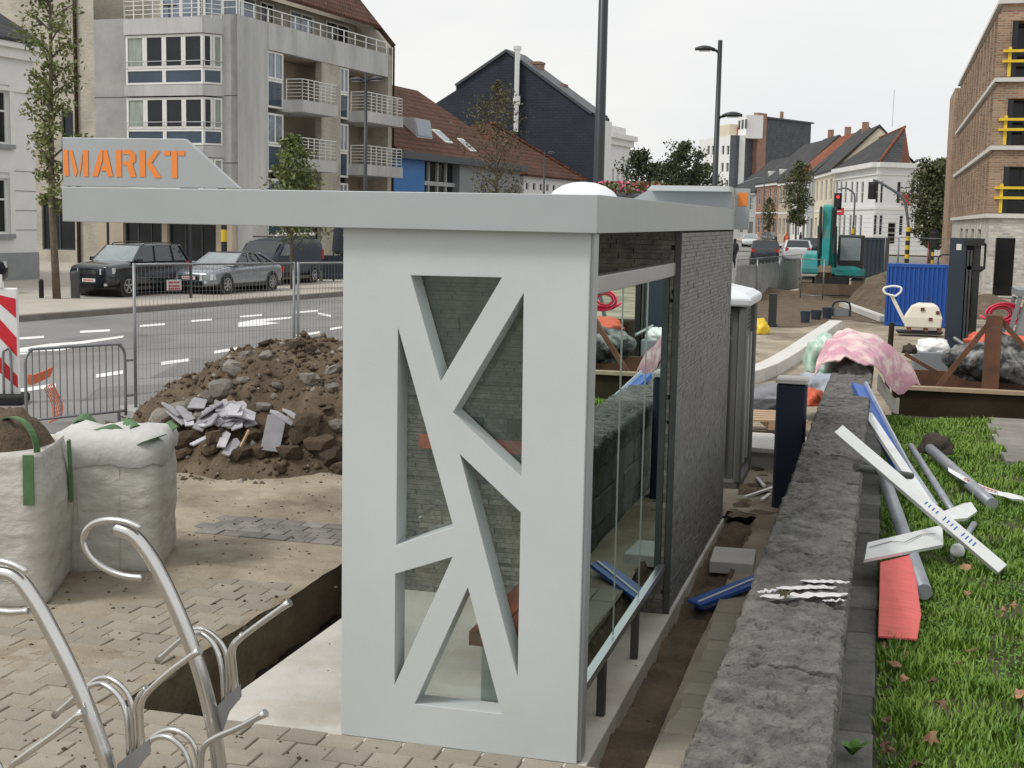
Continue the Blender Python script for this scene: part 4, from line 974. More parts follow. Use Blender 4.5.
def car(name, label, pos, rz, paint, L, Wd, st, gh, wr, wx, roofm=None, group=None, rails=False, cat_='car', grille='car_black', detail=True, plate=True, glass='car_glass', rimm='rim', spokes=5, shield='car_glass_light', sc=1.0):
    t = thing(name, label, cat_, pos, rz, group); hw = Wd/2; t.scale = (sc,)*3
    rings = []
    for x, zb, zs, zt, w in st:
        rings.append([(x, -w*hw*.9, zb), (x, -w*hw, zb+.18), (x, -w*hw*1.0, zb+(zs-zb)*.6), (x, -w*hw*.97, zs), (x, -w*hw*.82, zt), (x, 0, zt+.02), (x, w*hw*.82, zt), (x, w*hw*.97, zs), (x, w*hw, zb+(zs-zb)*.6), (x, w*hw, zb+.18), (x, w*hw*.9, zb)])
    q = MB(); q.loft(rings); bo = q.build('body', paint, t, smooth=True)
    mod = bo.modifiers.new('s', 'SUBSURF'); mod.levels = 1; mod.render_levels = 2
    # sill and arches
    q = MB(); q.box(-wx[0]+wr*.2, wx[0]-.1, -hw*.985, hw*.985, .22, .34); q.build('sill', 'car_black', t)
    for sx in (wx[0], -wx[1]):
        q = MB(); q.tube([(sx, -hw*1.003, wr), (sx, hw*1.003, wr)], wr*1.16, 24); q.build('wheel_arch', 'car_black', t)
        for sy in (-1, 1): wheel(t, sx, sy*(hw-.085), wr, .2, rimm, spokes, sy)
    if gh:
        (x0, zb0), (x1, zr1), (x2, zr2), (x3, zb3), wr_, wb_ = gh
        P = {}
        for k, (x, z, w) in dict(a=(x0, zb0, wb_), b=(x1, zr1, wr_), c=(x2, zr2, wr_), d=(x3, zb3, wb_)).items():
            P[k] = [Vector((x, -w*hw, z)), Vector((x, w*hw, z))]
        a, b, c, d = P['a'], P['b'], P['c'], P['d']
        q = MB(); q.add([*a, *b, *c, *d], [(0, 1, 3, 2), (4, 5, 7, 6), (0, 2, 4, 6), (1, 7, 5, 3), (2, 3, 5, 4)]); q.build('side_glass', glass, t)
        q = MB(); e = Vector((.012, 0, .012)); q.add([a[0]+e, a[1]+e, b[1]+e, b[0]+e], [(0, 1, 2, 3)]); q.build('windscreen', shield, t)
        q = MB(); h0 = .03
        rr = []
        for k in range(6):
            f = k/5; x = x1+(x2-x1)*f; z = zr1+(zr2-zr1)*f+.035*math.sin(PI*(.1+.8*f)); rr.append([(x, -wr_*hw*1.01, z-.05), (x, -wr_*hw*.9, z+.01), (x, 0, z+.035), (x, wr_*hw*.9, z+.01), (x, wr_*hw*1.01, z-.05)])
        q.loft(rr); q.build('roof', roofm or paint, t, smooth=True)
        for s_ in (0, 1):
            q = MB(); q.beam(a[s_], b[s_], .06, .05); q.build('pillar', paint, t); q = MB(); q.beam(d[s_], c[s_], .12, .05); q.build('pillar', paint, t)
            for f in ((.38, .40), (.72, .74)):
                q = MB(); lo = a[s_].lerp(d[s_], f[0]); hi = b[s_].lerp(c[s_], f[0]-.06 if f[0] < .5 else f[0]+.04); off = Vector((0, -.008 if s_ == 0 else .008, 0)); q.beam(lo+off, hi+off, .02, .07, up=(0, 1, 0)); q.build('pillar', paint, t)
        if rails:
            for s_ in (-1, 1):
                q = MB(); q.tube(cat([(x1-.2, s_*wr_*hw*.9, zr1+.01), (x1-.35, s_*wr_*hw*.92, zr1+.09), (x2+.5, s_*wr_*hw*.92, zr2+.09), (x2+.3, s_*wr_*hw*.92, zr2+.02)], 5), .02, 6); q.build('roof_rail', 'car_black', t)
    F0 = st[0]
    if detail:
        xf = L/2
        for s_ in (-1, 1):
            q = MB(); z = F0[2]-.04; q.loft([[(xf-.02, s_*hw*.48, z-.11), (xf+.015, s_*hw*.48, z-.11), (xf+.01, s_*hw*.48, z+.07), (xf-.04, s_*hw*.48, z+.07)], [(xf-.34, s_*hw*.95, z-.08), (xf-.12, s_*hw*.96, z-.08), (xf-.16, s_*hw*.96, z+.11), (xf-.34, s_*hw*.92, z+.11)]]); q.build('headlight', 'headlight', t)
            q = MB(); q.cbox(st[3][0]-.35, st[3][0]-.18, s_*hw*1.0-.02 if s_ > 0 else -hw*1.0-.16, s_*hw*1.0+.16 if s_ > 0 else -hw+.02, st[3][3]-.02, st[3][3]+.12, .03); q.build('mirror', paint, t)
            q = MB(); q.box(-wx[1]*.2, -wx[1]*.2+.14, s_*hw*1.0-.012, s_*hw*1.0+.012, F0[2]+.02, F0[2]+.045); q.build('door_handle', paint, t)
            q = MB(); q.tube([(xf-.06, s_*hw*.72, .42), (xf+.012, s_*hw*.72, .42)], .05, 10); q.build('fog_lamp', 'headlight', t)
            q = MB(); q.box(-xf+.0, -xf+.14, s_*hw*.66 if s_ > 0 else -hw*.9, s_*hw*.9 if s_ > 0 else -hw*.66, F0[2]+.02, F0[2]+.22); q.build('tail_light', 'taillight', t)
        q = MB(); q.box(xf-.03, xf+.012, -hw*.46, hw*.46, F0[2]-.14, F0[2]+.01); gr_ = q.build('grille', grille, t)
        q = MB()
        for k in range(3): q.box(xf+.012, xf+.02, -hw*.44, hw*.44, F0[2]-.125+.045*k, F0[2]-.11+.045*k)
        for s_ in (-.3, -.15, .15, .3): q.box(xf+.013, xf+.022, hw*s_*1.3-.012, hw*s_*1.3+.012, F0[2]-.13, F0[2])
        q.build('grille_bar', 'chrome', gr_)
        q = MB(); q.box(xf-.05, xf+.014, -hw*.6, hw*.6, .3, .44); q.build('air_intake', 'car_black', t)
        if plate:
            q = MB(); q.box(xf+.0, xf+.03, -.26, .26, .50, .61); po = q.build('number_plate', 'plate_white', t)
            q = MB()
            for k in range(7): q.box(xf+.0302, xf+.033, -.2+k*.06, -.165+k*.06, .525, .585)
            q.build('plate_characters', 'text_red', po)
    return t
SD = Vector((.0995, .995, 0)); HS = math.atan2(-.995, -.0995)
SUV = [(2.16, .40, .90, .97, .86), (2.12, .32, .98, 1.05, .95), (1.75, .28, 1.04, 1.12, .99), (1.05, .27, 1.08, 1.17, 1.0), (.3, .27, 1.10, 1.16, 1.0), (-.8, .27, 1.12, 1.17, 1.0), (-1.7, .3, 1.14, 1.18, .99), (-2.1, .36, 1.12, 1.16, .96), (-2.17, .42, .98, 1.04, .88)]
fl = G(128, 297.2, .11); c = fl+SD*1.28+Vector((-.995, .0995, 0))*.82
car('parked_car', 'black sport utility car with roof rails parked facing left', (c.x, c.y, .112), HS-.03, 'car_dark', 4.32, 1.82, SUV, ((.98, 1.15), (.38, 1.66), (-1.72, 1.68), (-2.08, 1.15), .78, .93), .365, (1.3, 1.36), rails=True, group='parked cars', sc=.905)
SED = [(2.34, .3, .62, .66, .76), (2.25, .22, .72, .77, .91), (1.8, .2, .80, .86, .98), (1.0, .19, .86, .93, 1.0), (.2, .19, .90, .95, 1.0), (-.9, .19, .92, .97, 1.0), (-1.7, .22, .93, .99, .98), (-2.2, .28, .92, .98, .93), (-2.34, .34, .8, .86, .82)]
fl = G(227, 294.2, .11); c = fl+SD*1.38+Vector((-.995, .0995, 0))*.82
car('parked_car', 'silver convertible with dark folded soft top parked behind the mesh fence', (c.x, c.y, .112), HS-.02, 'car_silver', 4.68, 1.8, SED, ((.95, .92), (.2, 1.34), (-.95, 1.33), (-1.75, .96), .70, .88), .33, (1.42, 1.4), roofm='car_black', group='parked cars', spokes=7, sc=.94)
c = G(-8, 294, .11)+SD*-.3
car('parked_car', 'dark grey car with only its nose showing at the left edge', (c.x-.95, c.y-1.0, .112), HS+PI-.02, 'car_dark', 4.32, 1.82, SUV, ((1.02, 1.1), (.28, 1.60), (-1.62, 1.62), (-2.05, 1.12), .76, .92), .345, (1.3, 1.36), group='parked cars')
VAN = [(2.4, .4, .95, 1.0, .85), (2.3, .32, 1.05, 1.12, .95), (1.9, .3, 1.12, 1.2, 1.0), (1.45, .3, 1.2, 1.26, 1.0), (.8, .3, 1.7, 1.82, .98), (.3, .3, 1.75, 1.9, .98), (-1.2, .3, 1.75, 1.9, .98), (-2.3, .34, 1.75, 1.88, .98), (-2.42, .4, 1.7, 1.8, .95)]
c = AT(277, 285, 51.5)
vn = car('parked_van', 'dark grey panel van with roof rack behind the silver convertible', (c.x, c.y, .112), HS, 'container_navy', 4.8, 1.9, VAN, None, .33, (1.5, 1.5), cat_='van', detail=False, sc=.88)
q = MB(); q.add([(1.62, -.8, 1.2), (1.62, .8, 1.2), (.95, .74, 1.78), (.95, -.74, 1.78)], [(0, 1, 2, 3)]); q.build('windscreen', 'car_glass', vn)
for s_ in (-1, 1):
    q = MB(); q.add([(1.35, s_*.956, 1.2), (.45, s_*.956, 1.2), (.45, s_*.94, 1.68), (.9, s_*.94, 1.68)], [(0, 1, 2, 3)]); q.build('side_window', 'car_glass_light', vn)
    q = MB(); q.box(-2.44, -2.3, s_*.82-.08, s_*.82+.08, 1.0, 1.4); q.build('tail_light', 'taillight', vn)
for x in (.6, -.6, -1.8):
    q = MB(); q.box(x-.03, x+.03, -.8, .8, 1.92, 1.98); q.build('rack_bar', 'dark_steel', vn)
q = MB(); q.tube([(.95, .55, 2.06), (-2.2, .55, 2.06)], .075, 10); tag(q.build('roof_tube', 'frame_white'), 'white pipe carrier tube on the roof rack of the dark van', 'tube'); o = bpy.data.objects['roof_tube']; o.location = (c.x, c.y, .112); o.rotation_euler = (0, 0, HS); o.scale = (.88,)*3
# far cars on the street
def farcar(px, py, rz, paint, label, back=False):
    c = G(px, py); return car('distant_car', label, (c.x, c.y, -.016), rz, paint, 4.3, 1.8, SED if not back else SUV, ((.95, .92), (.3, 1.42), (-1.4, 1.42), (-1.9, .98), .74, .9) if not back else ((1.02, 1.1), (.28, 1.58), (-1.7, 1.6), (-2.05, 1.12), .78, .92), .32, (1.35, 1.35), group='cars on the far street')
farcar(750, 246.5, -PI/2+.08, 'car_white', 'white car driving towards us far along the street')
farcar(773, 242.0, -PI/2+.5, 'car_dark', 'dark car parked far along the street left of the egg-shaped tree')
farcar(764, 266, PI/2+.1, 'car_dark', 'dark car seen from behind above the mesh fence netting', True)
farcar(796, 264, PI/2+.1, 'car_white', 'white car seen from behind left of the excavator', True)
farcar(810, 259, PI/2+.1, 'car_dark', 'dark car just left of the excavator arm', True)
# ================================================================== BUILDINGS
class Fac:
    """facade frame: local x along the wall (left to right), y into the building, z up"""
    def __init__(s, o, ang, z=0):
        s.o = Vector((o[0], o[1], 0)); s.a = ang; s.u = Vector((math.cos(ang), math.sin(ang), 0)); s.d = Vector((-math.sin(ang), math.cos(ang), 0))
    def p(s, x, y, d=0.0):
        r = ray(x, y); t = ((s.o+s.d*d-EYEP).dot(s.d))/r.dot(s.d); P = EYEP+r*t-s.o; return (P.dot(s.u), P.z)
    def rect(s, x0, y0, x1, y1, d=0.0):
        a = s.p(x0, (y0+y1)/2, d)[0]; b = s.p(x1, (y0+y1)/2, d)[0]; xm = (x0+x1)/2
        return a, b, s.p(xm, y1, d)[1], s.p(xm, y0, d)[1]
def wall(mb, u0, u1, z0, z1, holes, rev=.18, thick=None):
    us = sorted({u0, u1, *[min(max(h[0], u0), u1) for h in holes], *[min(max(h[1], u0), u1) for h in holes]}); zs = sorted({z0, z1, *[min(max(h[2], z0), z1) for h in holes], *[min(max(h[3], z0), z1) for h in holes]})
    for i in range(len(us)-1):
        for j in range(len(zs)-1):
            cu, cz = (us[i]+us[i+1])/2, (zs[j]+zs[j+1])/2
            if any(h[0] < cu < h[1] and h[2] < cz < h[3] for h in holes): continue
            mb.quad((us[i], 0, zs[j]), (us[i+1], 0, zs[j]), (us[i+1], 0, zs[j+1]), (us[i], 0, zs[j+1]))
    for a, b, c, d in holes:
        for P in (((a, c), (b, c)), ((b, c), (b, d)), ((b, d), (a, d)), ((a, d), (a, c))):
            (x0, y0), (x1, y1) = P; mb.quad((x0, 0, y0), (x1, 0, y1), (x1, rev, y1), (x0, rev, y0))
def window(root, T, a, b, c, d, dep, nx=1, ny=1, fr='frame_white', pane='win_dark', fw=.06, name='window', tz=None):
    q = MB(T); y0, y1 = dep-.05, dep+.02
    for x in (a, b-fw): q.box(x, x+fw, y0, y1, c, d)
    for z in (c, d-fw): q.box(a+fw, b-fw, y0, y1, z, z+fw)
    for i in range(1, nx): x = a+(b-a)*i/nx; q.box(x-fw*.45, x+fw*.45, y0+.005, y1-.005, c+fw, d-fw)
    if tz: q.box(a+fw, b-fw, y0+.008, y1-.008, c+(d-c)*tz-fw*.4, c+(d-c)*tz+fw*.4)
    for i in range(1, ny): z = c+(d-c)*i/ny; q.box(a+fw, b-fw, y0+.008, y1-.008, z-fw*.4, z+fw*.4)
    w = q.build(name, fr, root)
    q = MB(T); q.quad((a+fw*.5, dep, c+fw*.5), (b-fw*.5, dep, c+fw*.5), (b-fw*.5, dep, d-fw*.5), (a+fw*.5, dep, d-fw*.5)); q.build('pane', pane, w); return w
def railing(root, T, pts, z0, h, m='rail_white', posts=.5, bars=4, r=.02, name='railing'):
    q = MB(T)
    for k in range(bars): z = z0+h*(k+1)/bars; q.tube([(x, y, z) for x, y in pts], r if k == bars-1 else r*.65, 5)
    for i in range(len(pts)-1):
        a, b = Vector(pts[i]), Vector(pts[i+1]); n = max(1, round((b-a).length/posts))
        for k in range(n+1): p_ = a.lerp(b, k/n); q.beam((p_.x, p_.y, z0), (p_.x, p_.y, z0+h), r*1.6, r*1.6)
    return q.build(name, m, root)
# ---- the grey apartment block
AO = (-28.95, 57.7); ang = math.atan2(-.0995, .995); LF = Fac(AO, ang)
ap = thing('apartment_block', 'grey concrete and beige brick apartment block with bay windows and balconies', 'building', (AO[0], AO[1], 0), ang)
TL = None; TR_ = lambda p: (-p[1], p[0], p[2])     # right-hand street facade
RF = Fac(AO, math.atan2(.995, .0995))
ZT = 11.63
q = MB(); wall(q, -16, -7.9, 0, 16.5, [(-11.2, -9.2, .7, 3.2), (-9.9, -9.2, 5.1, 7.4)]); q.build('brick_wall', 'brick_beige', ap)
window(ap, None, -11.2, -9.2, .7, 3.2, .15, 2, 1, 'dark_steel', 'win_dark'); window(ap, None, -9.9, -9.2, 5.1, 7.4, .15, 1, 1, 'dark_steel', 'win_dark')
q = MB(); q.cyl(-8.93, -.09, 0, 16.5, .085, 8); q.build('drain_pipe', 'rust_dark', ap)
q = MB(); wall(q, -7.9, 0, 4.2, ZT, []); q.build('concrete_wall', 'concrete_grey', ap)
for z in (4.95, 8.0): 
    q = MB(); q.box(-7.9, -6.0, -.006, .0, z-.02, z+.02); q.box(-.8, 0, -.006, 0, z-.02, z+.02); q.build('wall_joint', 'dark_steel', ap)
q = MB(); wall(q, -7.9, 0, 0, 4.2, [(-6.4, -4.2, .3, 3.0), (-3.9, -1.2, .3, 3.3)], .3); q.build('ground_wall', 'render_tan', ap)
window(ap, None, -6.4, -4.2, .3, 3.0, .25, 3, 1, 'dark_steel', 'win_dark'); window(ap, None, -3.9, -1.2, .3, 3.3, .25, 3, 1, 'dark_steel', 'win_dark')
# brick pier between, back volume
q = MB(); q.box(-16, -2.0, .35, 14, 0, ZT-.05); q.build('core', 'concrete_grey', ap)
# bay: u -5.95..-.8, front at d=-.9, chamfer on both sides
BU0, BU1, BD = -5.55, -1.35, -.75
def bay_ring(z, o=0.0): return [(-5.98-o, .02, z), (BU0-o*.5, BD-o, z), (BU1+o*.5, BD-o, z), (-.78+o, .02, z)]
for z0, z1 in ((2.45, 2.95), (5.18, 5.70), (7.96, 8.45), (10.75, 11.45)):
    q = MB(); q.loft([bay_ring(z0, .08), bay_ring(z1, .08)]); q.build('bay_band', 'concrete_stain', ap)
for zf in (2.952, 5.702, 8.452):
    zw1 = zf+2.22 if zf < 8 else 10.748
    q = MB(); q.loft([bay_ring(zf, -.12), bay_ring(zw1, -.12)]); q.build('bay_core', 'win_dark', ap)
    n = 4
    for k in range(n):
        a = BU0+(BU1-BU0)*k/n; b = BU0+(BU1-BU0)*(k+1)/n
        window(ap, lambda p: (p[0], p[1]+BD, p[2]), a+.005, b-.005, zf+.76, zw1-.03, .06, 1, 1, 'frame_white', 'curtain' if k == 0 else 'win_dark', .11)
    for k in range(2):
        a = BU0+(BU1-BU0)*k/2; b = BU0+(BU1-BU0)*(k+1)/2
        window(ap, lambda p: (p[0], p[1]+BD, p[2]), a+.005, b-.005, zf+.03, zf+.74, .06, 1, 1, 'frame_white', 'win_blue', .09, 'spandrel_panel')
    # right chamfer side
    p0, p1 = Vector((BU1, BD)), Vector((-.78, .02)); dd = (p1-p0); LL = dd.length; dd.normalize(); nn = Vector((-dd.y, dd.x))
    Tc = lambda p: (p0.x+dd.x*p[0]+nn.x*p[1], p0.y+dd.y*p[0]+nn.y*p[1], p[2])
    for k in range(2): window(ap, Tc, LL*k/2+.01, LL*(k+1)/2-.01, zf+.76, zw1-.03, .06, 1, 1, 'frame_white', 'win_dark' if k == 0 else 'curtain', .1)
    window(ap, Tc, .01, LL-.01, zf+.03, zf+.74, .06, 1, 1, 'frame_white', 'win_blue', .09, 'spandrel_panel')
    railing(ap, None, [(BU0, BD-.1), (BU1+.1, BD-.1), (-.75, 0)], zf+.8, .26, 'frame_grey', 9, 1, .022, 'bay_bar')
railing(ap, None, [(-6.0, -.15), (BU0, BD-.05), (BU1, BD-.05), (-.82, 0.0)], 11.45, 1.0, 'rail_white', .55, 5, .026)
# bay terrace furniture behind the railing
q = MB(); q.box(-3.9, -3.3, -.25, .1, 12.1, 12.15); q.box(-3.62, -3.58, -.1, -.06, 11.46, 12.1); q.build('terrace_table', 'machine_black', ap)
# right (street) facade in TR_ coordinates
def R_(x0, y0, x1, y1, d=0): return RF.rect(x0, y0, x1, y1, d)
q = MB(TR_); q.box(0, 2.66, .0, .35, 0, ZT); q.build('corner_pier', 'concrete_stain', ap)
q = MB(TR_); q.box(2.662, 15.4, -.03, .3, 10.38, ZT); q.build('parapet_band', 'concrete_stain', ap)
for a, b in ((7.85, 9.9), (15.5, 16.0)):
    q = MB(TR_); q.box(a, b, .0, .35 if a < 10 else 2.0, 0, 10.378 if a < 10 else 12.0); q.build('brick_pier', 'brick_beige', ap)
q = MB(TR_); q.box(2.67, 15.48, .31, 2.0, 10.385, 10.5); q.build('recess_ceiling', 'render_tan', ap)
q = MB(TR_); q.box(2.66, 15.5, 1.85, 1.9, 0, 10.37); q.build('recess_back', 'render_tan', ap)
for a, b in ((4.25, 7.85), (10.95, 15.5)):
    for z in (7.9, 5.1):
        q = MB(TR_); q.box(a-.0+.01, b-.01, -.95, 1.84, z-.3, z+.28); q.build('balcony_slab', 'concrete_stain', ap)
        railing(ap, TR_, [(a+.08, -.02), (a+.08, -.9), (b-.08, -.9), (b-.08, -.02)], z+.28, .98, 'rail_white', .62, 6, .024, 'balcony_railing')
    for z in (8.0, 5.2, 2.2):
        window(ap, TR_, a+.3, a+1.9, z-.1, z+2.05, 1.8, 2, 1, 'dark_steel', 'win_dark', .07, 'balcony_door'); 
    q = MB(TR_); q.box((a+b)/2-.1, (a+b)/2+.1, 1.5, 1.849, 0, 10.37); q.build('recess_pier', 'dark_steel', ap)
for a, b in ((2.72, 4.2), (9.95, 10.92)):
    for z in (8.15, 5.1, 2.0):
        window(ap, TR_, a, b, z+.9, z+2.2 if z > 8 else z+2.35, .12, 2, 1, 'frame_white', 'win_sky', .1)
        window(ap, TR_, a, b, z-.45, z+.88, .12, 1, 1, 'frame_white', 'win_blue', .1, 'spandrel_panel')
# set-back top storey, roof
q = MB(TR_); q.box(2.25, 15.5, 2.1, 13, ZT, 13.3); q.build('penthouse_wall', 'brick_beige', ap)
for a, b, pm_ in ((2.6, 4.9, 'win_sky'), (5.3, 6.6, 'win_dark'), (8.2, 10.6, 'win_sky'), (12.0, 14.6, 'win_dark')):
    window(ap, TR_, a, b, ZT+.1, 13.1, 2.06, 2, 1, 'frame_white', pm_, .1)
railing(ap, TR_, [(.15, -.02), (15.3, .02)], ZT, .62, 'rail_white', 1.3, 2, .026, 'parapet_railing')
q = MB(); 
# penthouse toward us over the bay
q.box(-7.6, -2.2, 2.2, 12, ZT, 13.3); q.build('penthouse_wall', 'brick_beige', ap)
for a, b in ((-5.6, -3.4), (-3.2, -1.0)): window(ap, None, a, b, ZT+.1, 13.2, 2.15, 2, 1, 'frame_white', 'win_sky', .12)
railing(ap, None, [(-.75, 0.0), (-.02, 0.0)], ZT, .62, 'rail_white', .7, 2, .026, 'parapet_railing')
q = MB(TR_); rfp = []
for x in (-.3, 16.0): rfp.append([(x, .75, 13.1), (x, .75, 13.3), (x, 6.5, 19.6), (x, 6.5, 19.3)])
q.loft(rfp); q.build('roof', 'roof_tile_brown', ap)
# gable end towards the far neighbour, dark rake board
q = MB(TR_); q.prism([(13, ZT), (13, 14), (6.5, 19.3), (.0, 12.05), (.0, ZT)], lambda a, b, d: (d, a, b), 15.55, 15.98); q.build('gable_wall', 'brick_beige', ap)
q = MB(TR_); q.beam((16.05, -.05, 12.15), (16.05, 6.5, 19.6), .2, .22); q.build('rake_board', 'rust_dark', ap)
q = MB(TR_); q.cyl(16.05, -.06, 0, 12.1, .06, 8); q.build('drain_pipe', 'rust_dark', ap)
# shopfront at street level of the right facade
q = MB(TR_); q.box(2.7, 7.8, .2, .3, .1, 2.6); q.build('shop_glazing', 'win_dark', ap)
q = MB(TR_); q.box(2.7, 15.4, -.3, .19, 2.62, 3.25); q.build('shop_fascia', 'render_grey', ap)
q = MB(TR_)
for k in range(9): q.box(3.4+k*.32, 3.4+k*.32+.2, -.304, -.301, 2.85, 3.05)
q.build('shop_lettering', 'frame_white', ap)
# folded parasols of the cafe
for i, (px, lab) in enumerate(((305, 'folded navy cafe parasol left of the brick pier, behind the fence'), (338, 'folded navy cafe parasol beside the lattice panel edge, behind the fence'))):
    p_ = AT(px, 280, 57); t = thing('folded_parasol', lab, 'parasol', (p_.x, p_.y, .11), 0, 'folded cafe parasols')
    q = MB(); q.cyl(0, 0, 0, 3.0, .03, 8); q.build('pole', 'pole_dark', t)
    q = MB(); q.lathe([(.10, .95), (.26, 1.1), (.22, 1.6), (.17, 2.3), (.1, 2.8), (.03, 2.98)], 10); q.build('canopy', 'tarp_navy', t, smooth=False)
    q = MB(); q.cbox(-.3, .3, -.3, .3, 0, .06, .02); q.build('base', 'concrete_grey', t)
for i in range(2):
    a_, b_ = AT(297+i*25, 285, 53.5), AT(320+i*25, 285, 53.8)
    t = thing('cafe_screen', ['dark cafe terrace screen left half behind the fence', 'dark cafe terrace screen right half next to the lattice panel'][i], 'screen', (a_.x, a_.y, .11), math.atan2((b_-a_).y, (b_-a_).x), 'cafe terrace screens')
    L = (b_-a_).length; q = MB(); q.box(.03, L-.03, -.015, .015, .06, 1.0); q.build('panel', 'tarp_navy', t)
    for x in (0, L*.5, L):
        q = MB(); q.box(x-.025, x+.025, -.03, .03, 0, 1.25); q.build('post', 'pole_dark', t)
# person at the upper bay window
def person(name, label, base, H, rz, cl, cl2, pose='stand', group=None):
    t = thing(name, label, 'person', base, rz, group); s = H/1.75
    st_ = .16 if pose == 'walk' else .03
    J = {'pel': (0, 0, .95), 'sp': (0, 0, 1.2), 'ch': (0, .0, 1.4), 'nk': (0, 0, 1.52), 'hd': (0, .02, 1.63), 'hd2': (0, .01, 1.74),
         'lh': (-.1, 0, .9), 'lk': (-.1, st_*.8, .5), 'la': (-.1, -st_*.2, .08), 'lt': (-.1, .14-st_*.2, .03), 'rh': (.1, 0, .9), 'rk': (.1, -st_*.1, .5), 'ra': (.1, -st_*1.6, .1), 'rt': (.1, .14-st_*1.6, .03),
         'ls': (-.19, 0, 1.42), 'le': (-.25, -.03, 1.15), 'lw': (-.23, .1, .92), 'lf': (-.22, .14, .84), 'rs': (.19, 0, 1.42), 're': (.25, -.03, 1.15), 'rw': (.23, .1, .92), 'rf': (.22, .14, .84)}
    Rr = {'pel': .15, 'sp': .14, 'ch': .16, 'nk': .06, 'hd': .095, 'hd2': .07, 'lh': .09, 'lk': .065, 'la': .045, 'lt': .04, 'rh': .09, 'rk': .065, 'ra': .045, 'rt': .04, 'ls': .065, 'le': .05, 'lw': .04, 'lf': .035, 'rs': .065, 're': .05, 'rw': .04, 'rf': .035}
    E_ = [('pel', 'sp'), ('sp', 'ch'), ('ch', 'nk'), ('nk', 'hd'), ('hd', 'hd2'), ('pel', 'lh'), ('lh', 'lk'), ('lk', 'la'), ('la', 'lt'), ('pel', 'rh'), ('rh', 'rk'), ('rk', 'ra'), ('ra', 'rt'), ('ch', 'ls'), ('ls', 'le'), ('le', 'lw'), ('lw', 'lf'), ('ch', 'rs'), ('rs', 're'), ('re', 'rw'), ('rw', 'rf')]
    ks = list(J); me = bpy.data.meshes.new('body'); me.from_pydata([tuple(c*s for c in J[k]) for k in ks], [(ks.index(a), ks.index(b)) for a, b in E_], [])
    o = bpy.data.objects.new('body', me); COL.objects.link(o); o.parent = t
    m_ = o.modifiers.new('skin', 'SKIN'); sv = me.skin_vertices[0].data if me.skin_vertices else None
    if sv is None:
        bm = bmesh.new(); bm.from_mesh(me); ly = bm.verts.layers.skin.verify()
        for i, v in enumerate(bm.verts): v[ly].radius = (Rr[ks[i]]*s,)*2; v[ly].use_root = ks[i] == 'pel'
        bm.to_mesh(me); bm.free()
    else:
        for i, k in enumerate(ks): sv[i].radius = (Rr[k]*s,)*2; sv[i].use_root = k == 'pel'
    o.modifiers.new('sub', 'SUBSURF').levels = 1; me.materials.append(MATS['cloth_dark'])
    q = MB(); q.lathe([(.2*s, .92*s), (.225*s, 1.0*s), (.215*s, 1.25*s), (.22*s, 1.4*s), (.1*s, 1.5*s)], 12); q.v = [(x, y*.75, z) for x, y, z in q.v]; q.build('jacket', cl, t, smooth=True)
    q = MB(); q.lathe([(.03*s, 1.54*s), (.085*s, 1.58*s), (.1*s, 1.66*s), (.085*s, 1.74*s), (.03*s, 1.77*s)], 10); q.build('head_cover', cl2, t, smooth=True)
    return t
g = G(734, 268); person('person', 'pedestrian in dark clothes walking behind the fence netting by the shelter', (g.x, g.y, 0), 1.72, 2.6, 'cloth_dark', 'cloth_dark', 'walk', 'people on the far street')
g = G(786, 251); person('person', 'person in an orange jacket crossing the far street', (g.x, g.y, 0), 1.75, .5, 'cloth_orange', 'cloth_orange', 'walk', 'people on the far street')
g = G(800, 247); person('person', 'person in dark coat standing right of the egg-shaped tree trunk', (g.x, g.y, 0), 1.7, 1.5, 'cloth_dark', 'cloth_dark', 'stand', 'people on the far street')
# ---- white house at the left edge
hA = Vector((-29.24, 40.4, 0)); hB = Vector((-30.18, 44.0, 0)); dv = (hB-hA).normalized(); WA = math.atan2(SD.y, SD.x)
wo_ = G(38, 282); WF = Fac((wo_.x, wo_.y), WA)
wh_ = thing('white_house', 'white rendered house with slate roof at the left edge', 'house', (wo_.x, wo_.y, 0), WA)
wins = [(-2.62, -1.55, 1.75, 4.9+.35), (-2.62, -1.55, 5.6+.6, 8.9)]
wins = [(WF.p(-14, 200)[0], WF.p(9, 200)[0], WF.p(2, 234)[1], WF.p(2, 178)[1]), (WF.p(-14, 120)[0], WF.p(9, 120)[0], WF.p(2, 144)[1], WF.p(2, 90)[1])]
q = MB(); wall(q, -12, 0, 1.1, WF.p(20, 50)[1], wins); q.quad((0, 0, 0), (0, 9, 0), (0, 9, 10.4), (0, 0, WF.p(20, 50)[1])); q.build('wall', 'render_white', wh_)
for i, w_ in enumerate(wins):
    wn = window(wh_, None, *w_, .15, 2, 1, 'frame_white', 'win_dark', .08, tz=.62)
    q = MB(); q.box(w_[0]-.12, w_[1]+.14, -.16, .02, w_[2]-.16, w_[2]-.004); q.build('sill', 'plinth_grey', wn)
    q = MB(); q.box(w_[1]+.004, w_[1]+.22, -.06, 0, w_[2]-.2, w_[3]+.2); q.box(w_[0]-.2, w_[1]+.22, -.06, 0, w_[3]+.2, w_[3]+.4); q.build('surround', 'frame_white', wn)
q = MB(); q.box(-12, .03, -.06, .3, 0, 1.1); q.build('plinth', 'plinth_grey', wh_)
for z in (1.9, 2.6, 3.3, 4.0): q = MB(); q.box(-1.1, .0, -.012, 0, z, z+.03); q.build('render_joint', 'plinth_grey', wh_)
zc = WF.p(20, 50)[1]
q = MB(); q.box(-12, .3, -.35, .2, zc, zc+.22); q.box(-12, .2, -.2, .15, zc-.35, zc); q.box(-12, .08, -.08, 0, zc-1.5, zc-1.38); q.build('cornice', 'frame_white', wh_)
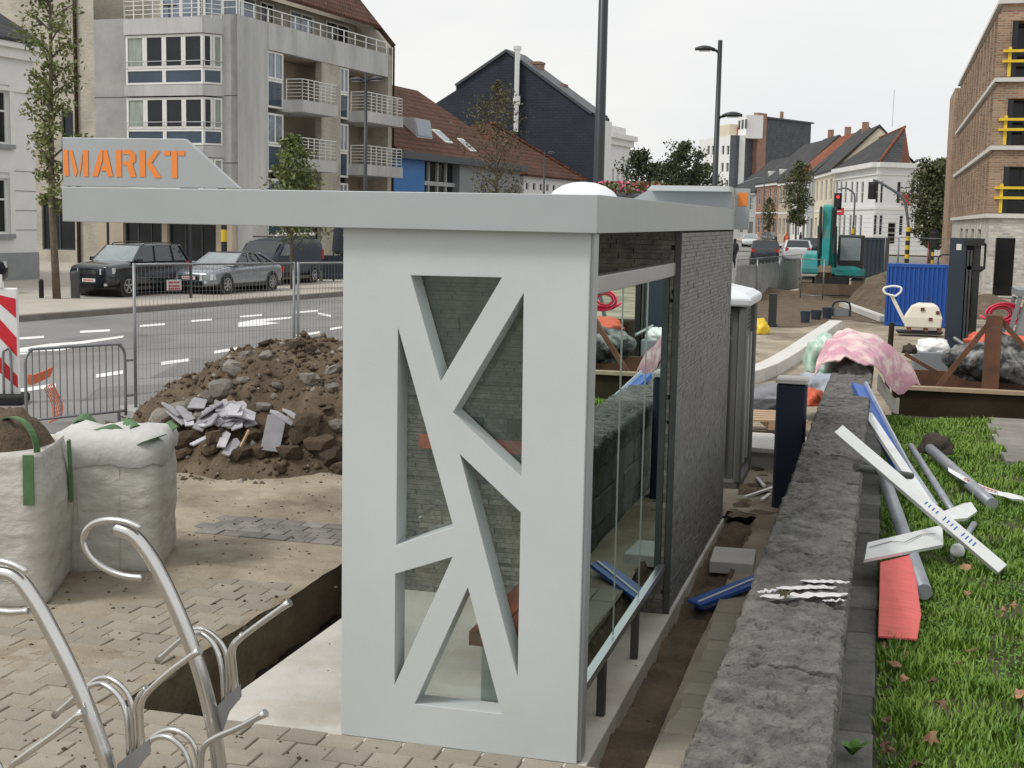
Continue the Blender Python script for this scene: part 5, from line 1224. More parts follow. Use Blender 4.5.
q = MB(); q.loft([[(x, -.4, zc+.2), (x, -.4, zc+.3), (x, 4.8, zc+3.2), (x, 9.6, zc+.3), (x, 9.6, zc+.2)] for x in (-12, .32)]); q.build('roof', 'roof_tile_slate', wh_)
# ---- low brown-roofed building
def world_thing(name, label, cat_, D, px, ang_): p_ = AT(px, 230, D); return thing(name, label, cat_, (p_.x, p_.y, 0), ang_)
BO = Vector((AO[0], AO[1], 0))+SD*16.3
bb_ = thing('workshop_building', 'low building with long brown tiled roof, blue and grey front', 'building', (BO.x, BO.y, 0), WA)
BF = Fac((BO.x, BO.y), WA)
zE = BF.p(396, 158)[1]; uE = BF.p(520, 175)[0]
q = MB(); q.box(0, 4.2, 0, 9, 0, zE); q.build('blue_wall', 'panel_blue', bb_)
q = MB(); q.box(4.2, 9.5, .5, 9, 0, zE); q.build('glazed_bay', 'win_dark', bb_)
for k in range(4): q = MB(); q.box(4.25+k*1.3, 4.4+k*1.3, .35, .5, 0, zE); q.build('mullion', 'frame_grey', bb_)
q = MB(); q.box(4.2, 9.5, .3, .5, zE-1.4, zE-1.15); q.build('transom', 'frame_grey', bb_)
q = MB(); q.box(9.5, uE, 0, 9, 0, zE); q.build('grey_wall', 'zinc', bb_)
q = MB(); q.box(-.2, uE+.2, -.55, .1, zE, zE+.42); q.build('gutter_fascia', 'zinc_dark', bb_)
zR = zE+5.2
q = MB(); q.loft([[(-.1, -.4, zE+.42), (-.1, 5.5, zR), (-.1, 11.5, zE+.4)], [(uE*.73, -.4, zE+.42), (uE*.73, 5.5, zR), (uE*.73, 11.5, zE+.4)]]); q.add([(uE*.73, -.4, zE+.42), (uE*.73, 5.5, zR), (uE+.1, -.4, zE+.42), (uE*.73, 11.5, zE+.4), (uE+.1, 11.5, zE+.4)], [(0, 2, 1), (1, 2, 4), (1, 4, 3)]); rf_ = q.build('roof', 'roof_tile_brown', bb_)
def skylight(u, f, w, l, up, m='win_sky'):
    y = -.4+5.9*f; z = zE+.42+(zR-zE-.42)*f; sl2 = (zR-zE-.42)/5.9; q = MB(); dy = l*.76; dz = l*.76*sl2
    q.add([(u, y, z+.06), (u+w, y, z+.06), (u+w, y+dy, z+dz+.06), (u, y+dy, z+dz+.06), (u, y, z-.05), (u+w, y, z-.05), (u+w, y+dy, z+dz-.05), (u, y+dy, z+dz-.05)], [(0, 1, 2, 3), (0, 4, 5, 1), (1, 5, 6, 2), (2, 6, 7, 3), (3, 7, 4, 0)]); o = q.build('skylight', 'frame_white', rf_)
    q = MB(); q.quad((u+.1, y+.08, z+.065+.08*sl2), (u+w-.1, y+.08, z+.065+.08*sl2), (u+w-.1, y+dy-.08, z+dz+.065-.08*sl2), (u+.1, y+dy-.08, z+dz+.065-.08*sl2)); q.build('pane', m, o)
skylight(9.0, .2, 1.2, 1.3, 0); skylight(12.0, .12, 1.0, 1.3, 0);
q = MB(); y = -.4+5.9*.22; z = zE+.42+(zR-zE-.42)*.22; q.prism([(y, z), (y+1.5, z+1.25), (y+.2, z+1.15)], lambda a, b, d: (d, a, b), 5.0, 7.3); dm = q.build('dormer', 'frame_grey', rf_)
q = MB(); q.quad((5.1, y-.02, z+.1), (7.2, y-.02, z+.1), (7.2, y+.16, z+1.05), (5.1, y+.16, z+1.05)); q.build('pane', 'win_sky', dm)
# ---- white garden-wall house with hipped brown roof
p_ = Vector((BO.x, BO.y, 0))+SD*(uE+.8)
hh = thing('hipped_house', 'small white house with brown hipped roof before the dark gable', 'house', (p_.x, p_.y, 0), WA)
HF = Fac((p_.x, p_.y), WA); u1 = HF.p(581, 185)[0]; ze = HF.p(525, 176)[1]
hl = [(u1*(k+.3)/9, u1*(k+.3)/9+u1*.045, ze-.95, ze-.45) for k in range(9)]+[(u1*(k+.25)/5, u1*(k+.25)/5+u1*.08, ze-3.2, ze-1.7) for k in range(5)]
q = MB(); wall(q, 0, u1, 0, ze, hl, .15); q.quad((0, 0, 0), (0, 9, 0), (0, 9, ze), (0, 0, ze)); q.build('wall', 'render_white', hh)
for h_ in hl: window(hh, None, *h_, .12, 1, 1, 'frame_grey', 'win_dark', .05)
q = MB(); q.loft([[(-.3, -.4, ze), (u1, -.4, ze), (u1, 9.4, ze), (-.3, 9.4, ze)], [(-.3, -.4, ze+.15), (u1, -.4, ze+.15), (u1, 9.4, ze+.15), (-.3, 9.4, ze+.15)], [(u1*.16, 4.4, ze+4.0), (u1*.34, 4.4, ze+4.0), (u1*.34, 4.6, ze+4.0), (u1*.16, 4.6, ze+4.0)]]); rf2 = q.build('roof', 'roof_tile_brown', hh)
q = MB(); q.beam((u1, -.35, ze+.2), (u1*.34, 4.4, ze+4.1), .25, .12); q.build('hip_ridge', 'roof_tile_red', rf2)
# ---- dark slate gable building
gr_p = AT(592, 230, 112); GA = math.atan2(-.0995, .995)
gb = thing('slate_gable_building', 'tall building with dark slate-clad gable wall and steel flue', 'building', (gr_p.x, gr_p.y, 0), GA); GF = Fac((gr_p.x, gr_p.y), GA)
P = {k: GF.p(*v) for k, v in dict(r=(592, 115), a=(507, 52), l=(456, 87), ll=(434, 101)).items()}
q = MB(); q.prism([(P['l'][0], 0), (0, 0), (0, P['r'][1]), P['a'], P['l']], lambda a, b, d: (a, d, b), 0, 4); q.build('gable_wall', 'slate_clad', gb)
q = MB(); q.prism([(P['ll'][0]-3, 0), (P['l'][0]-.01, 0), (P['l'][0]-.01, P['l'][1]), P['ll'], (P['ll'][0]-3, P['ll'][1]-2)], lambda a, b, d: (a, d, b), .8, 12); q.build('rear_wing', 'slate_clad', gb)
q = MB()
for a_, b_ in ((P['r'], P['a']), (P['a'], P['l'])): q.beam((a_[0], 2, a_[1]+.12), (b_[0], 2, b_[1]+.12), .22, 4.4, up=(0, 1, 0))
q.build('roof', 'zinc_dark', gb)
fl0, fl1 = GF.p(517.5, 50, -.4), GF.p(518.5, 132, -.4)
q = MB(); q.cyl(fl0[0], -.4, fl1[1], fl0[1], .24, 10); q.cyl(fl0[0], -.4, fl0[1], fl0[1]+.3, .34, 10); q.cyl(fl0[0], -.35, fl1[1]+2.2, fl1[1]+2.9, .36, 10); q.build('flue_pipe', 'inox', gb)
for (x0, y0, x1, y1, dd) in ((529, 62, 542, 80, 3), (554, 84, 565, 95, 3)):
    a_, b_, c_, d_ = GF.rect(x0, y0, x1, y1, dd); q = MB(); q.box(a_, b_, dd-.5, dd+.6, c_-1.5, d_); q.box(a_-.06, b_+.06, dd-.56, dd+.66, d_-.22, d_-.02); q.build('chimney', 'brick_red', gb)
wl = MB(); wl.box(.001, .25, .2, 3.9, 0, P['r'][1]-.3); wl.build('street_wall', 'render_white', gb)
# ---- white classical house
w1 = AT(604, 230, 136); WB = thing('classical_house', 'white classical house with deep cornice right of the dark gable', 'house', (w1.x, w1.y, 0), WA-.02); F2 = Fac((w1.x, w1.y), WA-.02)
uu = F2.p(629, 200)[0]; zc2 = F2.p(606, 137)[1]
hl = [(uu*(k+.28)/5, uu*(k+.28)/5+uu*.085, z0, z0+2.6) for k in range(5) for z0 in (1.2, 5.2)]
q = MB(); wall(q, 0, uu, 0, zc2, hl, .25); q.quad((0, 0, 0), (0, 10, 0), (0, 10, zc2), (0, 0, zc2)); q.build('wall', 'render_white', WB)
for h_ in hl: window(WB, None, *h_, .2, 1, 2, 'frame_white', 'win_dark', .08)
q = MB(); q.box(-.3, uu+.2, -.7, .2, zc2, zc2+.5); q.box(-.2, uu+.1, -.35, .1, zc2-.6, zc2); q.box(uu*.1, uu*.7, -.2, 3, zc2+.5, zc2+1.2); q.build('cornice', 'frame_white', WB)
q = MB(); q.loft([[(x, 0, zc2+.5), (x, 5, zc2+2.2), (x, 10, zc2+.5)] for x in (0, uu)]); q.build('roof', 'zinc', WB)
# ---- tall white and slate-clad flats in the distance
o1 = AT(696, 230, 268); o2 = AT(732, 230, 250); a1 = math.atan2((o2-o1).y, (o2-o1).x)
fo = thing('white_flats', 'tall white flats with slate-clad side wall and brick chimney far away', 'building', (o1.x, o1.y, 0), a1); FF = Fac((o1.x, o1.y), a1)
u2 = FF.p(732, 200)[0]; zt_ = FF.p(732, 135)[1]
hl = [(FF.p(x, 180)[0], FF.p(x+2.6, 180)[0], FF.p(x, y+9)[1], FF.p(x, y)[1]) for x in (706, 710.5, 720.5, 725.5) for y in (146, 163, 180)]
q = MB(); wall(q, 0, u2, 0, zt_, hl, .3); q.build('wall', 'render_white', fo)
for h_ in hl: window(fo, None, *h_, .25, 1, 1, 'frame_grey', 'win_dark', .08)
q = MB(); q.box(0, u2-.3, .5, 2.2, 0, zt_-.05); q.build('core', 'render_white', fo)
q = MB(); q.box(u2*.35, u2*.75, .8, 2.2, zt_-.5, zt_+2.2); q.build('roof_storey', 'render_cream', fo)
q = MB(); q.box(u2*.72, u2*.98, 2.3, 5.5, zt_-.5, zt_+3.6); q.build('lift_tower', 'render_white', fo)
for k in range(3): q = MB(); q.box(u2*.78+k*1.6, u2*.78+.8+k*1.6, 2.22, 2.3, zt_+1.2, zt_+2.8); q.build('tower_window', 'win_dark', fo)
q = MB(); q.box(u2*.74, u2*.77, 2.2, 2.29, zt_+.3, zt_+1.6); q.build('red_banner', 'text_red', fo)
sa = AT(732.3, 230, 250.2); sb_ = AT(760, 230, 258); sc_ = AT(812, 230, 262); b1 = math.atan2((sb_-sa).y, (sb_-sa).x)
SF = Fac((sa.x, sa.y), b1)
gf = thing('slate_flats', 'long dark grey slate-clad flats behind the row house roofs', 'building', (sa.x, sa.y, 0), b1)
ub = SF.p(757, 150)[0]; uc = SF.p(811, 150)[0]
q = MB(); q.box(.05, ub, 0, 1.2, 0, SF.p(745, 136)[1]); q.build('lower_wall', 'slate_clad_grey', gf)
q = MB(); q.box(ub+.01, uc, .2, 1.6, 0, SF.p(790, 121)[1]); q.build('upper_wall', 'slate_clad_grey', gf)
q = MB(); q.box(ub-.5, uc+.5, -.2, 1.8, SF.p(790, 121)[1], SF.p(790, 119.5)[1]); q.build('roof_edge', 'zinc_dark', gf)
a_, b_, c_, d_ = SF.rect(757, 113, 766, 152, -.8); q = MB(); q.box(a_, b_, -.9, .0, 0, d_); q.build('chimney', 'brick_red', gf)
a_, b_, c_, d_ = SF.rect(771, 112, 774, 120, 3); q = MB(); q.cyl((a_+b_)/2, 1.0, c_-.5, d_, .35, 8); q.build('vent_pipe', 'brick_red', gf)
# ---- row houses along the far street
def row_house(name, label, pa, Da, pb, Db, ye, yr, wallm, roofm, nf, nc, dz=9, door=True, dorm=0, chim=0, ridge=.5, cols=None, gable=False):
    A_, B_ = AT(pa, 230, Da), AT(pb, 230, Db); d_ = B_-A_; an = math.atan2(d_.y, d_.x); L = math.hypot(d_.x, d_.y); F_ = Fac((A_.x, A_.y), an)
    t = thing(name, label, 'house', (A_.x, A_.y, 0), an, 'row houses on the far street')
    xm = (pa+pb)/2; ze_ = F_.p(xm, ye)[1]; zr_ = F_.p(xm, yr, dz*ridge)[1]
    hl_ = []; fh = ze_/nf
    for f in range(nf):
        for k in range(nc):
            if f == 0 and door and k == nc-1: continue
            w = L/nc; hl_.append((w*(k+.27), w*(k+.73), fh*f+fh*.28, fh*f+fh*.82))
    dh = [(L/nc*(nc-1+.22), L/nc*(nc-1+.78), .05, fh*.78)] if door else []
    q = MB(); wall(q, 0, L, 0, ze_, hl_+dh, .22)
    for x in (0, L): q.add([(x, 0, 0), (x, dz, 0), (x, dz, ze_), (x, dz*ridge, zr_-.2), (x, 0, ze_)], [(0, 1, 2, 3, 4)])
    q.build('wall', wallm, t)
    for h_ in hl_: window(t, None, *h_, .16, 1, 2, 'frame_white', 'win_dark', .05)
    for h_ in dh:
        q = MB(); q.box(h_[0], h_[1], .12, .2, h_[2], h_[3]); q.build('door', 'dark_steel', t)
    q = MB(); q.loft([[(x, -.35, ze_), (x, -.35, ze_+.22), (x, dz*ridge, zr_), (x, dz+.3, ze_+.1), (x, dz*ridge, zr_-.3)] for x in (-.12, L+.12)]); r0 = q.build('roof', roofm, t)
    q = MB(); q.box(0, L, -.25, .0, ze_-.32, ze_-.002); q.box(0, L, -.06, 0, fh-.12, fh+.06); q.build('cornice', 'frame_white' if wallm != 'render_grey' else 'frame_grey', t)
    for k in range(dorm):
        x = L*(k+.5)/dorm; q = MB(); q.box(x-.6, x+.6, .9, 2.6, ze_+.6, ze_+2.0); dm_ = q.build('dormer', 'frame_white', r0)
        q = MB(); q.box(x-.4, x+.4, .86, .9, ze_+.85, ze_+1.8); q.build('pane', 'win_dark', dm_)
    for k in range(chim):
        x = L*(k+.4)/max(1, chim); q = MB(); q.box(x-.35, x+.35, dz*ridge-.3, dz*ridge+.4, zr_-1.2, zr_+1.0); q.build('chimney', 'brick_red', r0)
    return t
row_house('row_house', 'grey row house with dark roof at the left end of the row', 728, 236, 755, 214, 194, 166, 'render_grey', 'roof_tile_slate', 2, 3, 14, dorm=0)
row_house('row_house', 'red brick row house with two white dormers', 755.3, 213.5, 777, 197, 184, 154, 'brick_red', 'roof_tile_slate', 2, 4, 14, dorm=2)
row_house('row_house', 'tan row house left of the egg-shaped tree', 777.3, 196.5, 790, 187, 183, 150, 'render_tan', 'roof_tile_slate', 2, 3, 12, chim=1)
row_house('row_house', 'row house with red tiled roof behind the egg-shaped tree', 790.3, 186.5, 806, 176, 180, 148, 'render_white', 'roof_tile_red', 2, 3, 12, chim=1)
row_house('row_house', 'pale grey row house with slate roof right of the egg-shaped tree', 806.3, 175.5, 813, 170, 176, 147, 'render_grey', 'roof_tile_slate', 2, 2, 12)
row_house('row_house', 'cream row house with slate roof beside the white corner house', 813.3, 169.5, 831.5, 151.5, 174.5, 150, 'render_cream', 'roof_tile_slate', 2, 4, 9, chim=1)
# ---- white corner house
c0 = AT(874, 230, 132); c1 = AT(833, 230, 151); c2 = AT(941, 230, 136)
chs = thing('corner_house', 'white corner house with slate and red tiled hipped roof', 'house', (c0.x, c0.y, 0), 0)
dl = (c0-c1); La = math.hypot(dl.x, dl.y); aL = math.atan2(dl.y, dl.x); dr_ = (c2-c0); Lb = math.hypot(dr_.x, dr_.y); aR = math.atan2(dr_.y, dr_.x)
def TF(o, a): 
    ca_, sa_ = math.cos(a), math.sin(a); ox, oy = o.x-c0.x, o.y-c0.y
    return lambda p: (ox+p[0]*ca_-p[1]*sa_, oy+p[0]*sa_+p[1]*ca_, p[2])
TLf, TRf = TF(c1, aL), TF(c0, aR); FL_, FR_ = Fac((c1.x, c1.y), aL), Fac((c0.x, c0.y), aR)
zcc = FR_.p(905, 168)[1]
hL = [(FL_.p(x, 200)[0], FL_.p(x+w_, 200)[0], FL_.p(x, yb)[1], FL_.p(x, yt)[1]) for x, w_ in ((835, 2.4), (839.5, 2.4), (844, 2.4), (850, 2.6), (855, 2.6), (860.5, 2.6)) for yt, yb in ((182, 203), (215, 238))]
hR = [(FR_.p(869+1.5+x, 200)[0], FR_.p(869+1.5+x+w_, 200)[0], FR_.p(880, yb)[1], FR_.p(880, yt)[1]) for x, w_, yt, yb in ((5, 3, 181, 203), (9.5, 3, 181, 203), (4.5, 3.5, 215, 235), (10, 3.5, 215, 235), (19, 8, 222, 244), (30, 4, 215, 235), (26, 4, 181, 203), (40, 4, 181, 203), (45, 4, 215, 235), (55, 4, 181, 203))]
q = MB(TLf); wall(q, 0, La, 0, zcc, hL, .25); q.build('left_wall', 'render_white', chs)
q = MB(TRf); wall(q, 0, Lb, 0, zcc, hR, .25); q.build('right_wall', 'render_white', chs)
for h_ in hL: window(chs, TLf, *h_, .1, 1, 2, 'frame_white', 'win_dark', .045)
for h_ in hR: window(chs, TRf, *h_, .1, 1, 2, 'frame_white', 'win_dark', .045)
for T_, L_ in ((TLf, La), (TRf, Lb)):
    q = MB(T_); q.box(-.02 if T_ is TRf else 0, L_, -.5, .1, zcc, zcc+.45); q.box(0, L_, -.12, 0, zcc-.7, zcc-.55); q.box(0, L_, -.1, .0, 4.15, 4.4); q.build('cornice', 'frame_white', chs)
    q = MB(T_); 
    for k in range(9): z = .35+k*.42; q.box(0, L_, -.004, .001, z, z+.035)
    q.build('render_joint', 'frame_grey', chs)
# roof: hip over the corner
rA, rB, rC = Vector(TLf((0, -.3, zcc+.45))), Vector(TRf((0, -.3, zcc+.45))), Vector(TRf((Lb, -.3, zcc+.45)))
rt = AT(905, 127, 141); ridge1 = rt-Vector((c0.x, c0.y, 0)); rl = AT(868, 143, 158)-Vector((c0.x, c0.y, 0)); rbk = Vector(TRf((Lb+3, 10, zcc+.45))); rbl = rA+Vector((6, 14, 0))
q = MB(); q.add([rA, rB, ridge1, rl], [(0, 1, 2, 3)]); q.add([rl, ridge1, rbk, rbl], [(0, 1, 2, 3)]); rfs = q.build('slate_roof', 'roof_tile_slate', chs)
md = rB.lerp(rC, .33)
q = MB(); q.add([rB, md, ridge1], [(0, 1, 2)]); q.build('slate_hip', 'roof_tile_slate', chs)
q = MB(); q.add([md, rC, rbk, ridge1], [(0, 1, 2, 3)]); q.build('red_tile_hip', 'roof_tile_red', chs)
q = MB(); q.tube([rB+Vector((0, 0, .05)), ridge1+Vector((0, 0, .05))], .13, 6); q.tube([ridge1, rl], .13, 6); q.build('hip_ridge', 'roof_tile_red', chs)
q = MB(); q.cyl(ridge1.x-1.2, ridge1.y, ridge1.z, ridge1.z+3.6, .02, 5); q.build('mast', 'pole_grey', chs)
q = MB(TRf); q.box(hR[4][0]+.1, hR[4][1]-.1, .1, .2, .1, hR[4][2]+2.3); q.build('door', 'rust_dark', chs)
for x in (3.0, 6.2): q = MB(TRf); q.box(x, x+.35, -.5, -.1, 4.6, 5.6); q.build('hanging_sign', 'tape_red', chs)
# ---- brick flats at the right
b0_ = G(985, 297); RB = 0.02; t_l = math.atan2(-1, .02)
bf = thing('brick_flats', 'new brown brick flats with yellow balcony rails, pale brick ground floor', 'building', (b0_.x, b0_.y, 0), 0)
BFr = Fac((b0_.x, b0_.y), -.05); TBr = TF(b0_, -.05)
ca_, sa_ = math.cos(-.05), math.sin(-.05); TBr = lambda p: (p[0]*ca_-p[1]*sa_, p[0]*sa_+p[1]*ca_, p[2])
far = AT(952, 230, 88); dlf = Vector((b0_.x, b0_.y, 0))-Vector((far.x, far.y, 0)); LL_ = dlf.length; aLf = math.atan2(dlf.y, dlf.x)
ox, oy = far.x-b0_.x, far.y-b0_.y; cl_, sl__ = math.cos(aLf), math.sin(aLf); TBl = lambda p: (ox+p[0]*cl_-p[1]*sl__, oy+p[0]*sl__+p[1]*cl_, p[2])
zs_ = [BFr.p(1005, y)[1] for y in (218, 150, 82, 4)]
z1_, z2_, z3_, z4_ = zs_
WB_ = 9.0
op = (BFr.p(994, 265)[0], BFr.p(1014, 265)[0], .05, BFr.p(1005, 238)[1])
q = MB(TBr); wall(q, 0, WB_, 0, z1_, [op, (op[1]+1.2, op[1]+2.6, .05, op[3])], .5); q.build('ground_wall', 'brick_white', bf)
q = MB(TBl); wall(q, 0, LL_, 0, z1_, [(LL_-7-k*5, LL_-4.6-k*5, .3, 2.6) for k in range(4)], .3); q.build('ground_side_wall', 'brick_white', bf)
q = MB(TBr); q.box(.3, WB_, .55, 8, 0, z1_-.02); q.build('ground_core', 'win_dark', bf)
for i, (za, zb) in enumerate(((z1_, z2_), (z2_, z3_), (z3_, z4_))):
    hgt_ = zb-za; oh = [(.32, 1.75, za+.18, zb-.62), (2.6, 3.8, za+.18, zb-.62), (5.0, 6.2, za+.18, zb-.62)]
    q = MB(TBr); wall(q, .02, WB_, za+.16, zb, oh, 1.2); q.build('brick_front', 'brick_brown', bf)
    for h_ in oh:
        window(bf, TBr, h_[0]+.02, h_[1]-.02, h_[2]+.02, h_[3]-.02, 1.1, 2, 1, 'dark_steel', 'win_dark', .07, 'balcony_door')
        for zz in (.62, 1.0):
            q = MB(TBr); q.box(h_[0]-.22, h_[1]+.12, -.12, -.03, za+zz+.1, za+zz+.2); q.build('yellow_guard_rail', 'yellow_paint', bf)
        q = MB(TBr); q.box(h_[0]-.02, h_[0]+.1, -.028, .04, za+.2, za+1.3); q.build('guard_post', 'yellow_paint', bf)
    q = MB(TBr); q.box(-.12, WB_, -.14, .3, za, za+.158); q.build('string_course', 'concrete_bright', bf)
    q = MB(TBl); q.box(0, LL_+.1, -.14, .3, za, za+.158); q.build('side_string_course', 'concrete_bright', bf)
    n = 15
    q = MB(TBl); q.box(0, LL_, .42, .6, za+.16, zb); q.build('side_back_wall', 'win_dark', bf)
    for k in range(n+1):
        x = LL_*k/n; q = MB(TBl); q.box(max(0, x-.3), min(LL_, x+.3), -.12, .4, za+.16, zb-.352); q.build('brick_pier', 'brick_brown', bf)
    q = MB(TBl); q.box(0, LL_, .01, .41, zb-.35, zb); q.build('brick_lintel', 'brick_brown', bf)
q = MB(TBr); q.box(-.15, WB_, -.16, 8, z4_, z4_+.15); q.build('roof_edge', 'concrete_bright', bf)
q = MB(TBl); q.box(0, LL_+.1, -.16, 8, z4_+.001, z4_+.149); q.build('side_roof_edge', 'concrete_bright', bf)
q = MB(TBl); q.box(.1, LL_-1.5, .65, 8, z1_, z4_-.01); q.build('core', 'brick_brown', bf)
fa = AT(950.5, 230, 92); q = MB(); q.box(fa.x-.2-b0_.x, fa.x+6-b0_.x, fa.y-b0_.y, fa.y+8-b0_.y, 0, AT(952, 88, 92).z); q.build('rear_wing', 'brick_brown', bf)
# ================================================================== LAMPS, SIGNALS, POLES
def lamp_head(root, x, y, z, ang_, L=.55):
    ca_, sa_ = math.cos(ang_), math.sin(ang_); T = lambda p: (x+p[0]*ca_-p[1]*sa_, y+p[0]*sa_+p[1]*ca_, z+p[2])
    q = MB(T); r = []
    for k in range(9):
        f = k/8; w = .19*math.sin(PI*(.12+.8*f))**.7; h = .12*math.sin(PI*(.1+.75*f)); r.append([(L*f, -w, 0), (L*f, -w*.6, h*.75), (L*f, 0, h), (L*f, w*.6, h*.75), (L*f, w, 0), (L*f, 0, -.02)])
    q.loft(r); o = q.build('lamp_head', 'pole_dark', root, smooth=True)
    q = MB(T); q.box(L*.25, L*.8, -.1, .1, -.035, -.022); q.build('lamp_glass', 'lamp_glass', o)
def lamp_post(label, px, D, H, r, heads, m='pole_dark', group='street lamps'):
    p_ = AT(px, 230, D); t = thing('street_lamp', label, 'street lamp', (p_.x, p_.y, 0), 0, group)
    q = MB(); q.tube([(0, 0, 0), (0, 0, 1.2), (0, 0, H)], [r*1.25, r*1.05, r*.72], 14); q.build('pole', m, t, smooth=True)
    q = MB(); q.cyl(0, 0, 0, .25, r*1.7, 14); q.build('base_collar', m, t)
    for z, a in heads:
        q = MB(); q.tube([(0, 0, z-.1), (.1*math.cos(a), .1*math.sin(a), z-.02), (.22*math.cos(a), .22*math.sin(a), z)], .035, 8); q.build('arm', m, t, smooth=True)
        lamp_head(t, .12*math.cos(a), .12*math.sin(a), z, a)
    return t
lamp_post('thick black lamp pole rising out of frame behind the shelter roof', 597.3, 21, 9.2, .085, [(9.1, PI)])
zl = AT(719, 46, 38).z; lamp_post('dark street lamp with one head high left and one low right', 713.2, 38, zl+.15, .085, [(zl-.1, PI+.1), (AT(725, 116, 38).z, .1)])
zl = AT(365, 80, 49).z; lamp_post('dark street lamp with twin heads before the balconies of the grey flats', 365, 49, zl+.25, .075, [(zl, PI-.2), (zl, -.2)])
zl = AT(545, 153, 92).z; lamp_post('small street lamp before the hipped house roof', 543, 92, zl+.1, .07, [(zl, .1)])
# curved-arm lamp far along the street
p_ = AT(762, 235, 150); t = thing('street_lamp', 'curved arm street lamp above the far row houses', 'street lamp', (p_.x, p_.y, 0), 0, 'street lamps')
zz = AT(760, 178, 150).z; q = MB(); q.tube(cat([(0, 0, 0), (0, 0, zz*.6), (0, 0, zz-.6), (-.2, 0, zz-.1), (-.7, 0, zz), (-1.6, 0, zz-.3), (-2.9, 0, zz-.8)], 4), .06, 8); q.build('pole', 'pole_grey', t, smooth=True)
lamp_head(t, -2.6, 0, zz-.8, PI+.05, .8)
# flower basket on the thick pole
fp_ = AT(630, 183, 19.5); fb = thing('flower_basket', 'pink flowers in a hanging trough beside the thick black pole', 'flowers', (fp_.x, fp_.y, fp_.z-.3))
q = MB(); q.cbox(-.42, .42, -.15, .15, -.05, .16, .03); q.build('trough', 'dark_steel', fb)
q = MB(); a_ = Vector((0, 0, .05)); pb = AT(598, 190, 21)-fp_; q.beam((-.3, .1, .0), (pb.x+.05, pb.y, .0), .03, .03); q.build('bracket', 'dark_steel', fb)
V = []; Fq = []; V2 = []; F2_ = []
for k in range(520):
    c_ = Vector((random.uniform(-.45, .45), random.uniform(-.17, .17), .16+random.random()*.16)); s = random.uniform(.018, .035); a = Vector((random.gauss(0, 1), random.gauss(0, 1), random.gauss(0, 1))).normalized(); b = a.orthogonal().normalized(); c2_ = a.cross(b)
    VV, FF_ = (V, Fq) if k % 3 == 0 else (V2, F2_)
    n0 = len(VV); VV += [c_+b*s, c_+c2_*s, c_-b*s, c_-c2_*s]; FF_.append((n0, n0+1, n0+2, n0+3))
stuff(bigmesh('flower_heads', [tuple(v) for v in V], Fq, 'flower_pink', fb)); stuff(bigmesh('leaves', [tuple(v) for v in V2], F2_, 'leaf_a', fb))
def striped_post(root, x, y, h0, h1, r, n=7):
    for k in range(n):
        a = h0+(h1-h0)*k/n; b = h0+(h1-h0)*(k+1)/n; q = MB(); q.cyl(x, y, a, b, r, 10); q.build('yellow_band' if k % 2 == 0 else 'black_band', 'yellow_paint' if k % 2 == 0 else 'machine_black', root, smooth=False)
def sig_head(root, x, y, z, a=0, lit=True):
    q = MB(); q.cbox(x-.16, x+.16, y-.12, y+.12, z, z+.95, .04); o = q.build('signal_head', 'machine_black', root)
    q = MB(); q.box(x-.26, x+.26, y+.0, y+.03, z-.08, z+1.03); q.build('backing_board', 'machine_black', root)
    for k, m_ in enumerate(('machine_black', 'machine_black', 'sig_red' if lit else 'machine_black')):
        q = MB(); q.tube([(x, y-.12, z+.18+.29*k), (x, y-.15, z+.18+.29*k)], .11, 12); q.build('lens', m_, o)
p_ = AT(907, 255, 92); t = thing('traffic_signal', 'tall curved grey signal mast with yellow and black base beside the corner house', 'traffic light', (p_.x, p_.y, 0), 0, 'traffic signals')
striped_post(t, 0, 0, 0, 2.6, .15, 9); Z = lambda px, py: (AT(px, py, 92)-p_)
pts = [(0, 0, 2.6), *[(Z(x, y).x, Z(x, y).y, AT(x, y, 92).z) for x, y in ((907, 214), (905, 203), (901, 196), (892.5, 190), (879, 182), (873, 180))]]
q = MB(); q.tube(cat(pts, 5), .09, 8); q.build('mast_arm', 'pole_grey', t, smooth=True)
v = Z(872, 196); sig_head(t, v.x, v.y-.1, AT(872, 198, 92).z, 0, False)
p_ = AT(852, 250, 98); t = thing('traffic_signal', 'signal mast with long arm carrying a red light before the cream house', 'traffic light', (p_.x, p_.y, 0), 0, 'traffic signals')
striped_post(t, 0, 0, 0, 2.4, .12, 7); Z = lambda px, py: (AT(px, py, 98)-p_)
q = MB(); q.tube(cat([(0, 0, 2.4), (0, 0, 4.6), (Z(850, 190).x, 0, 5.05), (Z(845, 190).x, Z(845, 190).y, 5.2), (Z(838, 191).x, Z(838, 191).y, 5.1)], 4), .06, 8); q.build('mast_arm', 'pole_grey', t, smooth=True)
v = Z(838, 200); sig_head(t, v.x, v.y-.1, AT(838, 208, 98).z)
q = MB(); a_ = AT(838, 211, 98); q.box(v.x-.45, v.x+.45, v.y-.1, v.y-.05, a_.z-.28, a_.z+.22); s_ = q.build('red_sign', 'tape_red', t)
q = MB(); q.box(v.x-.28, v.x+.28, v.y-.112, v.y-.101, a_.z-.07, a_.z+.02); q.build('sign_bar', 'plate_white', s_)
for (px, py, D, lb, h) in ((934, 263, 85, 'short signal post with black and yellow bands before the dark tree', 2.3), (829, 262, 90, 'short signal post hidden behind the excavator arm', 2.9)):
    p_ = AT(px, 230, D); t = thing('traffic_signal', lb, 'traffic light', (p_.x, p_.y, 0), 0, 'traffic signals'); striped_post(t, 0, 0, 0, h-.9, .09, 6); sig_head(t, 0, -.05, h-.9, 0, False)
p_ = AT(224, 230, 47.3); t = thing('traffic_post', 'yellow and black traffic post behind the silver convertible', 'traffic post', (p_.x, p_.y, .11))
striped_post(t, 0, 0, 0, 3.6, .10, 9)
